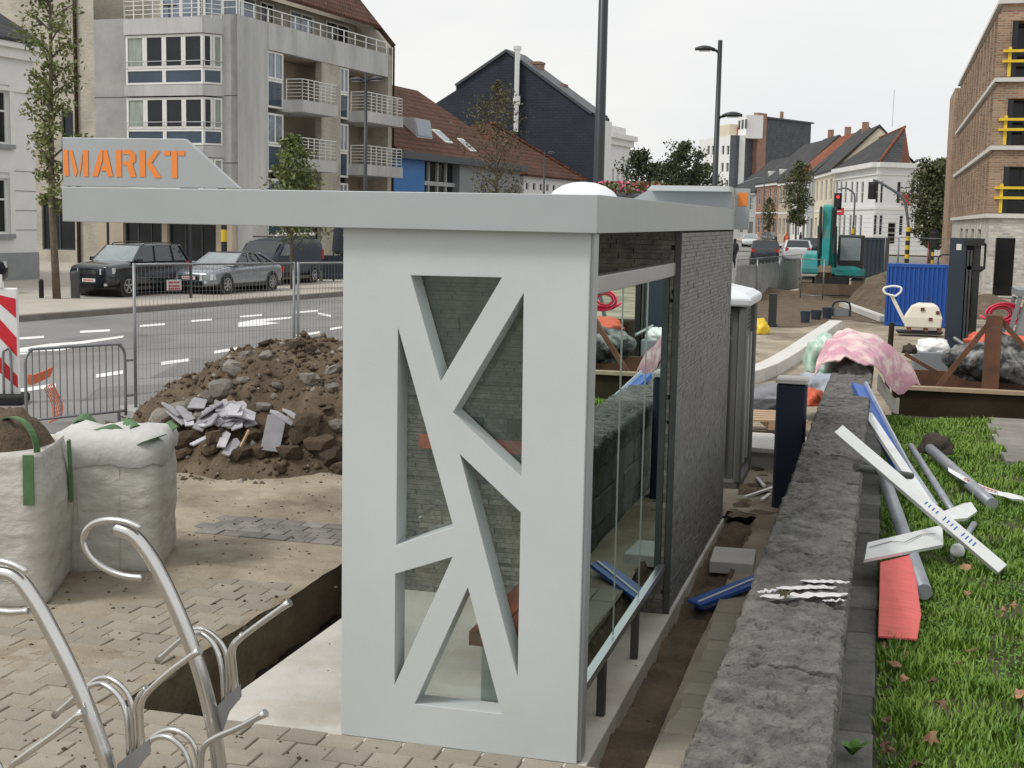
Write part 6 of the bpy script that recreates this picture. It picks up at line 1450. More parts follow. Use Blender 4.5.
q = MB(); q.cbox(-.14, .14, -.2, -.1, 2.7, 3.5, .03); q.build('signal_box', 'machine_black', t)
p_ = G(191, 298, .11); t = thing('sign_post', 'thin dark street sign post between the two parked cars', 'sign post', (p_.x, p_.y, .11))
q = MB(); q.cyl(0, 0, 0, 3.0, .045, 10); q.build('post', 'pole_dark', t); q = MB(); q.box(-.3, .3, -.06, -.04, 2.75, 3.3); q.build('plate', 'zinc_dark', t)
p_ = AT(108, 236, 52); t = thing('sign_post', 'street sign post with dark blue plate behind the black car', 'sign post', (p_.x, p_.y, .11))
q = MB(); q.cyl(0, 0, 0, 2.6, .05, 10); q.build('post', 'pole_dark', t); q = MB(); q.box(-.35, .35, -.07, -.05, 2.3, 2.75); q.build('plate', 'win_blue', t)
for i, (px, py, h, r, m_, lb) in enumerate(((41.5, 298, .55, .07, 'rubber', 'small black bollard left of the street tree'), (75.5, 298, .8, .13, 'dark_steel', 'broad dark bollard at the corner of the black car'), (58, 298.5, .5, .05, 'rubber', 'slim stake right of the street tree trunk'))):
    p_ = G(px, py, .11); q = MB(); q.lathe([(r, 0), (r, h*.9), (r*.8, h*.97), (r*.3, h)], 12); o = q.build('bollard', m_); o.location = (p_.x, p_.y, .11); tag(o, lb, 'bollard', 'bollards by the kerb')
# ================================================================== RIGHT SIDE: TOILET, KERB, NAVY POST, DEBRIS
tl = thing('portable_toilet', 'dark grey portable toilet with white roof behind the shelter', 'portable toilet', (-1.88, 14.2, 0))
X0, X1, Y0, Y1 = -.56, .56, -.56, .56
q = MB(); q.cbox(X0+.04, X1-.04, Y0+.04, Y1-.04, .12, 1.84, .03); q.build('cabin', 'toilet_grey', tl)
for sx in (X0, X1):
    for sy in (Y0, Y1):
        q = MB(); q.cbox(sx-.06 if sx > 0 else sx-.02, sx+.02 if sx > 0 else sx+.06, sy-.06 if sy > 0 else sy-.02, sy+.02 if sy > 0 else sy+.06, .1, 1.86, .02); q.build('corner_post', 'toilet_grey', tl)
for x in (-.36, 0, .36):
    q = MB(); q.box(x-.05, x+.05, Y0+.015, Y0+.045, .2, 1.55); q.build('wall_rib', 'toilet_grey', tl)
    q = MB(); q.box(X1-.045, X1-.012, x-.05, x+.05, .2, 1.55); q.build('wall_rib', 'toilet_light', tl)
for k in range(5):
    z = 1.59+.045*k
    q = MB(); q.box(X0+.12, X1-.14, Y0+.025, Y0+.045, z, z+.022); q.build('vent_slot', 'machine_black', tl)
    q = MB(); q.box(X1-.045, X1-.03, Y0+.14, Y1-.12, z, z+.022); q.build('vent_slot', 'machine_black', tl)
q = MB(); q.cbox(X0-.01, X1+.01, Y0-.01, Y1+.01, .0, .12, .03); q.build('base_skid', 'toilet_grey', tl)
q = MB(); q.loft([[(X0-.05, Y0-.05, 1.87), (X1+.05, Y0-.05, 1.87), (X1+.05, Y1+.05, 1.87), (X0-.05, Y1+.05, 1.87)], [(X0-.06, Y0-.06, 1.95), (X1+.06, Y0-.06, 1.95), (X1+.06, Y1+.06, 1.95), (X0-.06, Y1+.06, 1.95)], [(X0+.02, Y0+.02, 2.0), (X1-.02, Y0+.02, 2.0), (X1-.02, Y1-.02, 2.0), (X0+.02, Y1-.02, 2.0)], [(X0+.25, Y0+.25, 2.06), (X1-.25, Y0+.25, 2.06), (X1-.25, Y1-.25, 2.06), (X0+.25, Y1-.25, 2.06)]]); q.build('roof', 'toilet_roof', tl, bevel=.02)
q = MB(); q.cyl(.28, .1, 2.03, 2.16, .05, 10); q.build('vent_stub', 'rubber', tl)
# kerb of big concrete blocks curving through the yard
pts = [G(x, y, .18) for x, y in ((744, 372), (768, 364), (790, 352), (806, 341), (822, 330), (836, 321))]
cpts = cat(pts, 2); kr = thing('yard_kerb', 'curving line of pale concrete kerb blocks across the sandy yard', 'kerb', (pts[0].x, pts[0].y, 0))
for i in range(len(cpts)-1):
    a, b = cpts[i].copy(), cpts[i+1].copy(); a.z = b.z = .07; e = (b-a).normalized()*.01; q = MB(); q.beam(a+e, b-e, .34, .26); q.build('kerb_block', 'concrete_bright', kr, world=True, bevel=.015)
# navy post with pale cap
p0, p1 = ONY(775.5, 380, 12.9), ONY(808, 380, 12.9)
npst = thing('navy_bollard', 'square navy blue post with pale grey cap beside the stone wall', 'bollard', ((p0.x+p1.x)/2, 13.05, 0)); hw = (p1.x-p0.x)/2-.012
zt2 = p0.z-.03
q = MB(); q.cbox(-hw, hw, -hw, hw, -.05, zt2, .02); q.build('post', 'navy_post', npst)
q = MB(); q.cbox(-hw-.012, hw+.012, -hw-.012, hw+.012, zt2+.001, zt2+.05, .015); q.build('cap', 'slab_pale', npst)
# loose slabs, pallet, block, plastic, sticks between toilet and wall
def flat_obj(name, label, cat_, px, py, z, sx, sy, sz, m, rz=0, tx=0, ty=0, group=None):
    q = MB(); q.cbox(-sx/2, sx/2, -sy/2, sy/2, 0, sz, min(.006, sz*.3)); o = q.build(name, m); P = G(px, py, z); o.location = P; o.rotation_euler = (tx, ty, rz); return tag(o, label, cat_, group)
flat_obj('paving_slab', 'pale paving slab on the dark block beside the toilet, left one', 'slab', 754, 443, .222, .40, .95, .05, 'slab_pale', .05)
flat_obj('paving_slab', 'pale paving slab on the dark block beside the toilet, right one', 'slab', 777, 446, .226, .42, 1.05, .05, 'slab_pale', -.1)
flat_obj('slab_stack', 'dark stacked blocks under the pale paving slabs', 'blocks', 768, 462, .0, 1.0, 1.3, .21, 'concrete_grey', -.05)
flat_obj('concrete_block', 'grey concrete block lying on soil beside the clad shelter wall', 'block', 733, 566, -.02, .34, .5, .09, 'slab_pale', .05)
pl_ = thing('timber_pallet', 'small pale timber pallet between the toilet and the navy post', 'pallet', G(765, 424, .12), .25)
for k in range(5):
    q = MB(); q.box(-.45, .45, -.5+k*.2, -.36+k*.2, .1, .125); q.build('deck_board', 'timber_pale', pl_)
for k in range(3):
    q = MB(); q.box(-.42+k*.38, -.34+k*.38, -.5, .44, 0, .098); q.build('bearer', 'timber_pale', pl_)
def crumple(name, label, cat_, P, sx, sy, sz, m, seed, flatten=1.0):
    bm = bmesh.new(); bmesh.ops.create_icosphere(bm, subdivisions=4, radius=1)
    for v_ in bm.verts:
        n_ = 1+.35*noise.noise(v_.co*1.6+Vector((seed, 0, 0)))+.22*abs(noise.noise(v_.co*4+Vector((0, seed, 0))))+.06*noise.noise(v_.co*11)
        v_.co = Vector((v_.co.x*sx*n_, v_.co.y*sy*n_, max(-.35, v_.co.z*n_)*sz))
    me_ = bpy.data.meshes.new(name); bm.to_mesh(me_); bm.free(); me_.materials.append(MATS[m]); me_.polygons.foreach_set('use_smooth', [True]*len(me_.polygons))
    o = bpy.data.objects.new(name, me_); COL.objects.link(o); o.location = P+Vector((0, 0, sz*.3)); MTX[o.name] = Matrix(); return tag(o, label, cat_)
crumple('plastic_sheet', 'crumpled pale plastic sheet behind the navy post', 'plastic sheet', G(764, 402, .05), .55, .9, .18, 'slate_tile', 3)
crumple('plastic_sheet', 'dark plastic scrap on the debris beside the pallet', 'plastic sheet', G(770, 412, .1), .3, .3, .12, 'machine_black', 4)
crumple('plastic_sheet', 'pale blue crumpled plastic right of the navy post', 'plastic sheet', G(818, 395, .35), .3, .5, .25, 'sign_edge', 5)
crumple('plastic_bag', 'small red plastic bag between the navy post and the stone wall', 'bag', G(812, 404, .3), .16, .2, .15, 'tarp_orange', 6)
crumple('plastic_bag', 'shiny green and clear plastic bag left of the pink blanket', 'bag', AT(822, 362, 18.0)-Vector((0, 0, .1)), .20, .3, .33, 'plastic_green', 7)
crumple('yellow_bag', 'small yellow bag on the sand behind the toilet', 'bag', G(760, 333), .2, .2, .26, 'yellow_paint', 8)
for i, (x0, y0, x1, y1, lb) in enumerate(((745, 497, 775, 487, 'thin pale stick on the soil by the toilet'), (757, 478, 764, 486, 'short white scrap on the soil by the toilet'), (762, 500, 770, 494, 'white splinter beside the thin stick'))):
    q = MB(); a, b = G(x0, y0, .03), G(x1, y1, .05); q.beam(a, b, .035, .02); tag(q.build('wood_scrap', 'frame_white'), lb, 'scrap')
struct(cellgrid('debris_soil', lin(-1.3, -.6, .06), lin(12.4, 17.5, .06), lambda x, y: False, lambda x, y: .015+.10*abs(fbm(x*2, y*2, 4))+.03*fbm(x*8, y*8, 1)-.03, 'dirt'))
# blue board leaning on the wall foot, left side
a, b = G(694, 604, -.03), G(762, 578, .10); q = MB(); q.beam(a, b, .16, .025, up=(0, 0, 1)); o = tag(q.build('blue_board', 'sign_blue'), 'blue plastic board leaning from soil onto the wall foot', 'board')
a2_, b2_ = a+Vector((.03, 0, .021)), b+Vector((0, 0, .021)); q = MB(); q.beam(a2_, b2_, .02, .006); q.build('white_line', 'sign_white', o)
q = MB(); q.beam(G(700, 609, -.09), G(740, 592, -.02), .12, .02); tag(q.build('board_scrap', 'sign_blue'), 'thin dark blue board under the blue plastic board', 'board')
# ================================================================== ON THE WALL AND THE LAWN
def stick(name, label, cat_, a, b, w, h, m, up=(0, 0, 1), round_=False, group=None, bevel=.004):
    a, b = G(*a), G(*b); q = MB()
    if round_: q.tube([a, b], w/2, 16)
    else: q.beam(a, b, w, h, up)
    o = q.build(name, m, smooth=round_, bevel=0 if round_ else bevel); tag(o, label, cat_, group); return o, a, b
o, a, b = stick('sign_plank', 'long white street sign plank resting from wall top onto the grass', 'sign plank', (838, 430, 1.13), (1002, 570, .255), .095, .05, 'sign_white', up=(-.3, -.6, 1))
q = MB(); d_ = (b-a); sdv = Vector((-.3, -.6, 1)); s1 = d_.normalized().cross(sdv).normalized(); n1 = s1.cross(d_.normalized())
for k in range(14):
    if k % 5 == 4: continue
    f = .55+.022*k; c_ = a+d_*f+n1*.0262; q.beam(c_-d_.normalized()*.006+s1*.0, c_+d_.normalized()*.004, random.choice([.03, .04]), .001, up=n1)
stuff(q.build('lettering', 'sign_blue', o))
o, a, b = stick('sign_board', 'blue sign board leaning against the wall top, highest of the pile', 'sign', (858, 386, .96), (912, 492, .26), .15, .05, 'sign_blue', up=(.4, -.5, 1))
q = MB(); q.beam(a+Vector((.075, .05, .03)), b+Vector((.075, .05, .03)), .02, .045, up=(.4, -.5, 1)); q.build('pale_edge', 'sign_edge', o)
stick('sign_plank', 'white plank with dark slots lying along the blue board', 'sign plank', (867, 414, .80), (930, 508, .25), .10, .04, 'sign_white', up=(.3, -.5, 1))
stick('sign_plank', 'narrow grey plank behind the blue board', 'sign plank', (878, 420, .55), (934, 505, .24), .07, .03, 'sign_edge', up=(.3, -.5, 1))
stick('steel_post', 'pale thin steel post lying on the grass right of the planks', 'post', (911, 446, .38), (953, 512, .25), .065, 0, 'pipe_grey', round_=True)
stick('steel_post', 'thick grey steel post between wall and grass under the long plank', 'post', (884, 478, .45), (924, 592, .26), .11, 0, 'pipe_grey', round_=True)
stick('steel_rod', 'dark rod crossing over the wall edge through the plank pile', 'rod', (856, 467, .93), (911, 476, .70), .055, 0, 'dark_steel', round_=True)
o, a, b = stick('steel_post', 'grey post with a root clod on its far end, lying on the lawn', 'post', (930, 449, .36), (992, 504, .26), .11, 0, 'pipe_grey', round_=True)
crumple('root_clod', 'dark brown clod of roots and soil on the post end', 'soil clod', G(936, 452, .30), .17, .15, .15, 'dirt_dark', 9)
# curved white blade sign
q = MB(); rr = []
A_, B_ = G(948, 473, .36), G(1022, 502, .26)
for k in range(13):
    f = k/12; c_ = A_.lerp(B_, f)+Vector((0, 0, -.05*math.sin(PI*f)+.02)); w = .075*math.sin(PI*min(1, .12+f*1.1))**.4 if f < .8 else .07*(1-f)/.2+.015
    rr.append([c_+Vector((.02, -w, -.012)), c_+Vector((.02, w, .012)), c_+Vector((.0, w, .03)), c_+Vector((0, -w, .006))])
q.loft(rr); o = tag(q.build('blade_sign', 'sign_white'), 'white curved blade-shaped sign lying on the lawn', 'sign')
q = MB()
for k in range(9): f = .25+k*.05; c_ = A_.lerp(B_, f)+Vector((-.01, 0, -.05*math.sin(PI*f)+.052)); q.beam(c_, c_+(B_-A_)*.03, .03, .002)
q.build('red_lettering', 'text_red', o)
# white arrow plate
def plate(name, label, cat_, px, th, m, lift=(0, 0, 0)):
    P = [G(x, y, z) for x, y, z in px]; nrm = (P[1]-P[0]).cross(P[-1]-P[0]).normalized()
    if nrm.z < 0: nrm = -nrm
    q = MB(); n = len(P); q.add([p+nrm*th for p in P]+P, [tuple(range(n)), tuple(range(2*n-1, n-1, -1))]+[(i, (i+1) % n, (i+1) % n+n, i+n) for i in range(n)])
    o = q.build(name, m, bevel=.003); tag(o, label, cat_); return o, nrm
o, nr_ = plate('sign_plate', 'white rectangular sign plate with a dark line across, beside the wall', 'sign', [(863, 563, .38), (942, 548, .32), (941, 528, .36), (866, 546, .42)], .03, 'sign_white')
q = MB()
c = [G(x, y, z)+nr_*.032 for x, y, z in ((868, 551, .41), (890, 545, .39), (903, 546, .38), (920, 538, .37), (934, 537, .355))]
for i in range(4): q.beam(c[i], c[i+1], .006, .002)
q.build('dark_line', 'text_dark', o)
o, nr_ = plate('sign_plate', 'small white pointed sign plate behind the long plank', 'sign', [(935, 524, .32), (966, 521, .28), (976, 514, .28), (970, 505, .3), (962, 506, .32), (940, 515, .34)], .03, 'sign_white')
o, nr_ = plate('red_board', 'bright red flat board lying against the wall edging on the grass', 'board', [(878, 638, .24), (917, 641, .235), (921, 616, .25), (912.5, 556, .33), (880, 564, .34)], .015, 'board_red')
q = MB(); P = G(957, 557, .25); q.lathe([(.02, 0), (.05, .02), (.055, .05), (.04, .09), (.01, .1)], 14, P); tag(q.build('plastic_ball', 'sign_white', smooth=True), 'small round white ball on the grass under the long plank', 'ball')
stick('steel_rod', 'short pale rod end on the grass right of the pointed plate', 'rod', (953, 556, .25), (974, 524, .3), .05, 0, 'pipe_grey', round_=True)
# paper scrap on the wall
tp = thing('torn_paper', 'torn strips of pale paper stuck on the wall top', 'paper', G(805, 590, .9))
for (xa, ya, xb, yb, w0, sd) in ((760, 597, 848, 594, 2.6, 1), (776, 588, 836, 587, 2.0, 2), (800, 581, 850, 582, 1.6, 3), (757, 592, 778, 590, 1.6, 4), (822, 601, 846, 600, 1.2, 5)):
    q = MB(); r = []
    for k in range(25):
        f = k/24; w = w0*(.35+.65*math.sin(PI*f)**.5)*(1+.7*fbm(k*.5, sd, 2)); x, y = xa+(xb-xa)*f, ya+(yb-ya)*f+1.5*fbm(k*.25, sd, 7); z = .910+.006*fbm(k*.4, sd, 1)
        r.append([G(x, y-max(.3, w), z), G(x, y, z+.004), G(x, y+max(.3, w*.8), z)])
    q.loft(r, caps=False, closed=False); q.build('paper_scrap', 'paper_white', tp, world=True)
P = G(785, 595, .93); o = bpy.data.objects.new('fallen_leaf', lm[1].copy()); o.data.materials.clear(); o.data.materials.append(MATS['leaf_autumn']); COL.objects.link(o); o.location = P; o.scale = (1.1, .6, 1); o.rotation_euler = (.1, .1, 1.4); tag(o, 'single yellowish leaf on the torn paper on the wall', 'leaf')
# weed at the wall foot
wd_ = thing('weed', 'small green weed growing at the wall foot near the bottom edge', 'weed', G(852, 757, .2))
for k in range(5):
    a = k*1.3; q = MB(); L = random.uniform(.07, .13); r = []
    for f in (0, .25, .5, .75, 1): w = .028*math.sin(PI*(.08+.9*f)); c_ = Vector((math.cos(a)*L*f*.7, math.sin(a)*L*f*.7, .01+L*f*(1.1-.5*f))); s_ = Vector((-math.sin(a), math.cos(a), 0))*w; r.append([c_-s_, c_+s_])
    q.loft(r, caps=False, closed=False); q.build('leaf', 'clover', wd_)
# pink blanket over a pile at the wall end
Fp = [(814, 376, 17.2), (826, 362, 17.1), (838, 358, 17.0), (850, 360, 17.0), (864, 363, 17.1), (876, 367, 17.3), (885, 378, 17.6), (893, 391, 18.0), (900, 394, 18.3)]
Bp = [(821, 346, 17.9), (829, 337, 18.0), (840, 331.5, 18.1), (854, 330.5, 18.1), (868, 333, 18.1), (882, 340, 18.2), (896, 350, 18.4), (910, 365, 18.6), (921, 384, 18.7)]
cf, cbk = cat([ONY(*p) for p in Fp], 5), cat([ONY(*p) for p in Bp], 5); rr = []
nv = 16
for j in range(nv+1):
    g_ = j/nv; r = []
    for i in range(len(cf)):
        P = cf[i].lerp(cbk[i], g_); h_ = .03*math.sin(PI*g_)+.035*fbm(i*.25, g_*3.5, 2)+.02*math.sin(i*.55+g_*7); r.append(P+Vector((0, 0, h_)))
    rr.append(r)
q = MB(); q.loft(rr, caps=False, closed=False); q.loft([[p-Vector((0, 0, .012)) for p in r] for r in rr], caps=False, closed=False); bl = tag(q.build('pink_blanket', 'cloth_pink', smooth=True), 'pink patterned blanket draped over the far end of the wall', 'blanket')
q = MB(); q.loft([[cf[i]+Vector((0, -.02, -.06+.01*math.sin(i))), cf[i]+Vector((0, .1, -.16)), cf[i]+Vector((0, .25, -.3))] for i in range(26, len(cf))], caps=False, closed=False); q.build('white_lining', 'cloth_white', bl)
crumple('rubble_sack', 'grey sack heap under the pink blanket on the wall end', 'sack', Vector((-.33, 17.45, .84)), .22, .34, .17, 'bluestone', 12)
# ================================================================== RUSTY TRAY WITH LOAD
tr_ = thing('rusty_skip', 'rusty brown steel tray with upright post and diagonal braces behind the lawn', 'skip', (2.0, 20, 0))
YF = 19.1
x0 = ONY(893, 395, YF).x; zL = ONY(950, 388, YF).z
q = MB(); q.box(x0, 5.2, YF, YF+.05, .02, zL-.05); q.build('front_side', 'rust_dark', tr_, world=True)
q = MB(); q.box(x0-.02, 5.2, YF-.06, YF+.12, zL-.048, zL); q.build('top_ledge', 'ledge_tan', tr_, world=True)
q = MB(); q.box(x0, x0+.05, YF+.06, 21.6, .02, zL-.06); q.build('end_side', 'rust_dark', tr_, world=True)
q = MB(); q.box(x0+.06, 5.2, YF+.06, 21.6, .15, .2); q.build('floor', 'rust_dark', tr_, world=True)
zb_ = ONY(950, 371, 21.6).z
q = MB(); q.box(x0+.05, 5.2, 21.55, 21.62, .2, zb_); q.build('rear_side', 'rust', tr_, world=True)
a_, b_ = ONY(983.5, 385, YF), ONY(999.5, 385, YF); zt3 = ONY(991, 316, YF).z
q = MB(); q.box(a_.x, b_.x, YF+.125, YF+.33, .2, zt3); q.build('upright_post', 'rust', tr_, world=True)
q = MB(); q.beam((a_.x+.03, YF+.2, zt3-.12), ONY(937, 388, YF+.2), .06, .07); q.build('brace', 'rust', tr_, world=True)
q = MB(); q.beam((b_.x-.03, YF+.2, zt3-.05), ONY(1060, 388, YF+.2), .06, .07); q.build('brace', 'rust', tr_, world=True)
crumple('dusty_sack', 'black sack covered with pale dust inside the rusty tray', 'sack', ONY(998, 368, 20.4)-Vector((0, 0, .15)), .62, .5, .42, 'tyre_dusty', 31)
crumple('orange_tarp', 'folded orange-red tarpaulin lying behind the rusty upright post', 'tarpaulin', ONY(1003, 345, 21.0)-Vector((0, 0, .04)), .58, .35, .16, 'tarp_orange', 32)
hc = thing('hose_coil', 'coil of pink-red hose hung behind the rusty tray', 'hose', ONY(1000, 320, 22.5), .3)
for k in range(6):
    r = .10+.022*k; q = MB(); q.tube([(r*1.45*math.cos(t_*PI/10)+.012*k, .03*math.sin(k*2.3), .1+r*.85*math.sin(t_*PI/10)+.01*math.sin(k)) for t_ in range(21)], .014, 6); q.build('hose_loop', 'hose_pink', hc, smooth=True)
q = MB(); q.tube([(-.28, .1, .06), (-.1, .08, -.05), (.2, .1, -.06), (.35, .12, -.04)], .02, 6); q.build('hose_end', 'hose_pink', hc, smooth=True)
hz_ = ONY(1000, 330, 22.5).z
q = MB(); P = ONY(1002, 335, 22.7); q.box(P.x-.5, P.x+.7, 22.4, 23.0, 0, P.z); tag(q.build('tool_crate', 'rust_dark'), 'dark crate under the pink hose coil', 'crate')
P = ONY(932, 371, 22.2); P2 = ONY(932, 352, 22.2); q = MB(); w = .30; q.cbox(P.x-w, P.x+w, 22.2, 22.8, 0, P2.z, .02); tag(q.build('grey_crate', 'zinc'), 'plain grey crate standing left of the fork mast', 'crate')
crumple('white_sack', 'white plastic sacks heaped on the grey crate', 'sack', Vector((P2.x+.02, 22.5, P2.z)), .25, .22, .15, 'plastic_white', 41)
crumple('dark_bucket_cover', 'dark rounded lump left of the grey crate', 'sack', ONY(909, 353, 21.0), .10, .1, .10, 'dirt_dark', 42)
stick_ = MB(); stick_.beam(ONY(905, 354, 20.6), ONY(938, 373, 20.6), .08, .05); tag(stick_.build('rusty_angle', 'rust'), 'rusty angle iron sloping into the tray beside the blanket', 'angle iron')
q = MB(); a_, b_ = ONY(892, 323, 20.9), ONY(889, 347, 20.9); b_.z = .2; q.tube([a_, b_], .04, 8); tag(q.build('rusty_stake', 'rust_dark'), 'short dark rusty stake standing behind the pink blanket', 'stake')
# fork mast
ym = 24.0; a_, b_ = ONY(947, 300, ym), ONY(978, 300, ym); zt4 = ONY(960, 238, ym).z
mk = thing('fork_mast', 'tall black fork lift mast standing between blue container and brick flats', 'forklift mast', ((a_.x+b_.x)/2, ym, 0)); wv = b_.x-a_.x; cx_m = (a_.x+b_.x)/2
q = MB(); q.box(-wv/2, -wv/2+.26, 0, .14, .02, zt4); q.build('left_channel', 'container_navy', mk)
q = MB(); q.box(wv/2-.1, wv/2, 0, .14, .02, zt4-.05); q.build('right_channel', 'machine_black', mk)
for k, x in enumerate((-.0, .1)):
    q = MB(); q.cyl(x, .1, .02, zt4-.35-.1*k, .035, 10); q.build('lift_cylinder', 'dark_steel', mk)
q = MB(); q.box(-wv/2+.24, wv/2+.05, -.03, .1, zt4-.12, zt4-.0); q.build('top_crosshead', 'machine_black', mk)
q = MB(); q.box(-wv/2+.24, wv/2+.06, -.02, .1, zt4-.52, zt4-.46); q.build('crossbar', 'machine_black', mk)
q = MB(); q.tube([(wv/2+.02, .05, zt4-.05), (wv/2+.07, .05, zt4-.1), (wv/2+.07, .05, zt4-.5), (wv/2+.0, .05, zt4-.55)], .02, 6); q.build('hydraulic_hose', 'rubber', mk)
q = MB(); q.box(-wv/2+.1, -wv/2+.18, -.012, -.004, zt4-.2, zt4-.1); q.build('sticker', 'plate_white', mk)
q = MB(); q.cyl(-wv/2+.12, -.06, .55, .6, .1, 12); q.cyl(-.05, -.06, .6, .66, .08, 12); q.build('fork_roller', 'machine_black', mk)
q = MB(); q.tube([(-.1, -.1, .85), (.15, -.3, .7), (.4, -.4, .55)], .03, 8); q.build('tilt_rod', 'galvanised', mk)
q = MB(); q.box(-wv/2+.26, wv/2-.1, .16, .2, .02, zt4-.1); q.build('rear_plate', 'machine_black', mk)
for x in (-wv/2+.28, wv/2-.18): q = MB(); q.box(x, x+.05, -.02, .14, .02, zt4-.2); q.build('inner_channel', 'dark_steel', mk)
q = MB(); q.box(-wv/2-.05, wv/2+.1, .25, 1.2, .02, .6); q.build('carriage', 'machine_black', mk)
# loader cab at the right edge
A_ = ONY(1004, 352, 21.9); B_ = ONY(1021, 300, 21.9)
lc = thing('loader_cab', 'grey machine cab with sloping windscreen at the right edge', 'loader', (A_.x+.6, 22.5, 0))
T_ = lambda p: (p[0]-.6, p[1], p[2])
q = MB(); q.beam((A_.x-lc.location.x, -.5, A_.z-.05), (B_.x-lc.location.x, -.5, B_.z+.05), .06, .07, up=(0, 1, 0)); q.build('screen_pillar', 'zinc', lc); q = MB(); q.beam((A_.x-lc.location.x, .5, A_.z), (B_.x-lc.location.x, .5, B_.z), .06, .07, up=(0, 1, 0)); q.build('screen_pillar', 'zinc', lc)
q = MB(); ax, bx_ = A_.x-lc.location.x, B_.x-lc.location.x; q.add([(ax+.06, -.49, A_.z), (bx_+.06, -.49, B_.z), (bx_+1.5, -.49, B_.z), (bx_+1.5, -.49, A_.z-.1)], [(0, 1, 2, 3)]); q.build('side_window', 'car_glass_light', lc)
q = MB(); q.box(ax-.05, bx_+1.6, -.55, .5, .0, A_.z-.12); q.build('cab_base', 'zinc_dark', lc)
q = MB(); q.box(bx_-.05, bx_+1.6, -.55, .5, B_.z+.05, B_.z+.15); q.build('roof', 'zinc', lc)
q = MB(); q.box(bx_+1.3, bx_+1.4, -.5, -.42, A_.z, B_.z+.05); q.build('rear_pillar', 'zinc', lc)
# ================================================================== YARD: BLUE CONTAINER, COMPACTOR, EXCAVATOR
a_, b_ = G(884, 325), G(949, 327); zt5 = ONY(915, 264, a_.y).z
bc_ = thing('blue_container', 'small blue corrugated steel site container', 'container', (a_.x, a_.y, 0), 0); Wc = b_.x-a_.x+.25
q = MB(); q.box(.02, Wc-.02, .03, 1.5, .04, zt5-.03); q.build('shell', 'container_blue', bc_)
n = 15
rib = MB().prism([(0, 0), (.02, -.03), (.07, -.03), (.09, 0)], lambda a, b, d: (a, b, d), .1, zt5-.09).mesh('rib')
for k in range(n): piece('rib', rib, 'container_blue', bc_, (.07+(Wc-.16)*k/n, .03, 0))
q = MB(); q.box(0, Wc, -.01, .03, zt5-.09, zt5); q.box(0, Wc, -.01, .03, 0, .1); q.box(0, .06, -.012, .03, .1, zt5-.09); q.box(Wc-.06, Wc, -.012, .03, .1, zt5-.09); q.build('frame', 'container_blue', bc_)
q = MB(); q.tube(cat([(1.35, .8, zt5-.02), (1.35, .8, zt5+.18), (1.45, .8, zt5+.25), (1.75, .8, zt5+.25), (1.85, .8, zt5+.18), (1.85, .8, zt5-.02)], 3), .025, 6); q.build('lifting_bow', 'machine_black', bc_)
pc = G(919, 335); cm = thing('plate_compactor', 'cream plate compactor with looped handle before the blue container', 'plate compactor', (pc.x, pc.y, 0), 0)
q = MB(); q.loft([[(-.5, -.3, .04), (.5, -.3, .04), (.5, .3, .04), (-.5, .3, .04)], [(-.56, -.32, .1), (.56, -.32, .1), (.56, .32, .1), (-.56, .32, .1)]]); q.build('base_plate', 'machine_black', cm)
q = MB(); q.loft([[(-.36, -.28, .2), (.5, -.28, .2), (.5, .28, .2), (-.36, .28, .2)], [(-.38, -.3, .45), (.52, -.3, .45), (.52, .3, .45), (-.38, .3, .45)], [(-.22, -.26, .72), (.42, -.26, .72), (.42, .26, .72), (-.22, .26, .72)], [(-.05, -.2, .8), (.3, -.2, .8), (.3, .2, .8), (-.05, .2, .8)]]); q.build('hood', 'machine_cream', cm, bevel=.03)
for x in (-.3, .1, .42): q = MB(); q.box(x, x+.1, -.25, .25, .1, .2); q.build('mount', 'rust', cm)
for (x, z) in ((.0, .62), (.36, .55), (.2, .38)): q = MB(); q.box(x, x+.09, -.315, -.29, z, z+.08); q.build('rust_patch', 'rust', cm)
q = MB(); q.tube([(.05, 0, .8), (.14, 0, .95), (.3, 0, .8)], .012, 6); q.build('lifting_eye', 'machine_black', cm)
q = MB(); q.beam((-.35, 0, .3), (-.72, 0, .98), .14, .08); q.build('handle_arm', 'machine_cream', cm)
q = MB(); q.tube(cat([(-.62, -.1, .95), (-.86, -.12, 1.02), (-.9, -.1, 1.14), (-.7, -.1, 1.2), (-.5, -.1, 1.17), (-.5, -.1, 1.06), (-.62, -.1, .95)], 5), .025, 8); q.build('handle_loop', 'white_plastic', cm)
ex = thing('excavator', 'teal crawler excavator with raised arm facing us on the yard', 'excavator', (AT(832, 295, 54).x, AT(832, 295, 54).y, 0), 0)
for sx in (-1, 1):
    q = MB(); prof = [(-1.3, .05), (1.3, .05), (1.5, .3), (1.3, .6), (-1.3, .6), (-1.5, .3)]; q.prism(prof, lambda a, b, d: (d, a, b), sx*.72, sx*1.18); tk = q.build('track', 'muddy', ex)
    q = MB()
    for k in range(10): q.box(min(sx*.7, sx*1.2), max(sx*.7, sx*1.2), -1.5+k*.3, -1.42+k*.3, .6, .64)
    q.build('track_pad', 'machine_black', tk)
q = MB(); q.box(-1.15, 1.15, -1.9, -1.78, .08, .48); q.build('dozer_blade', 'muddy', ex)
q = MB(); q.box(-.6, .6, -1.0, 1.0, .4, .75); q.build('undercarriage', 'machine_black', ex)
q = MB(); q.loft([[(-1.15, -.9, .8), (1.15, -.9, .8), (1.15, 1.3, .8), (-1.15, 1.3, .8)], [(-1.18, -.9, 1.0), (1.15, -.9, 1.0), (1.15, 1.4, 1.0), (-1.18, 1.4, 1.0)], [(-1.1, -.7, 1.55), (.1, -.7, 1.55), (.1, 1.35, 1.65), (-1.1, 1.35, 1.65)]]); q.build('house', 'teal', ex, bevel=.06)
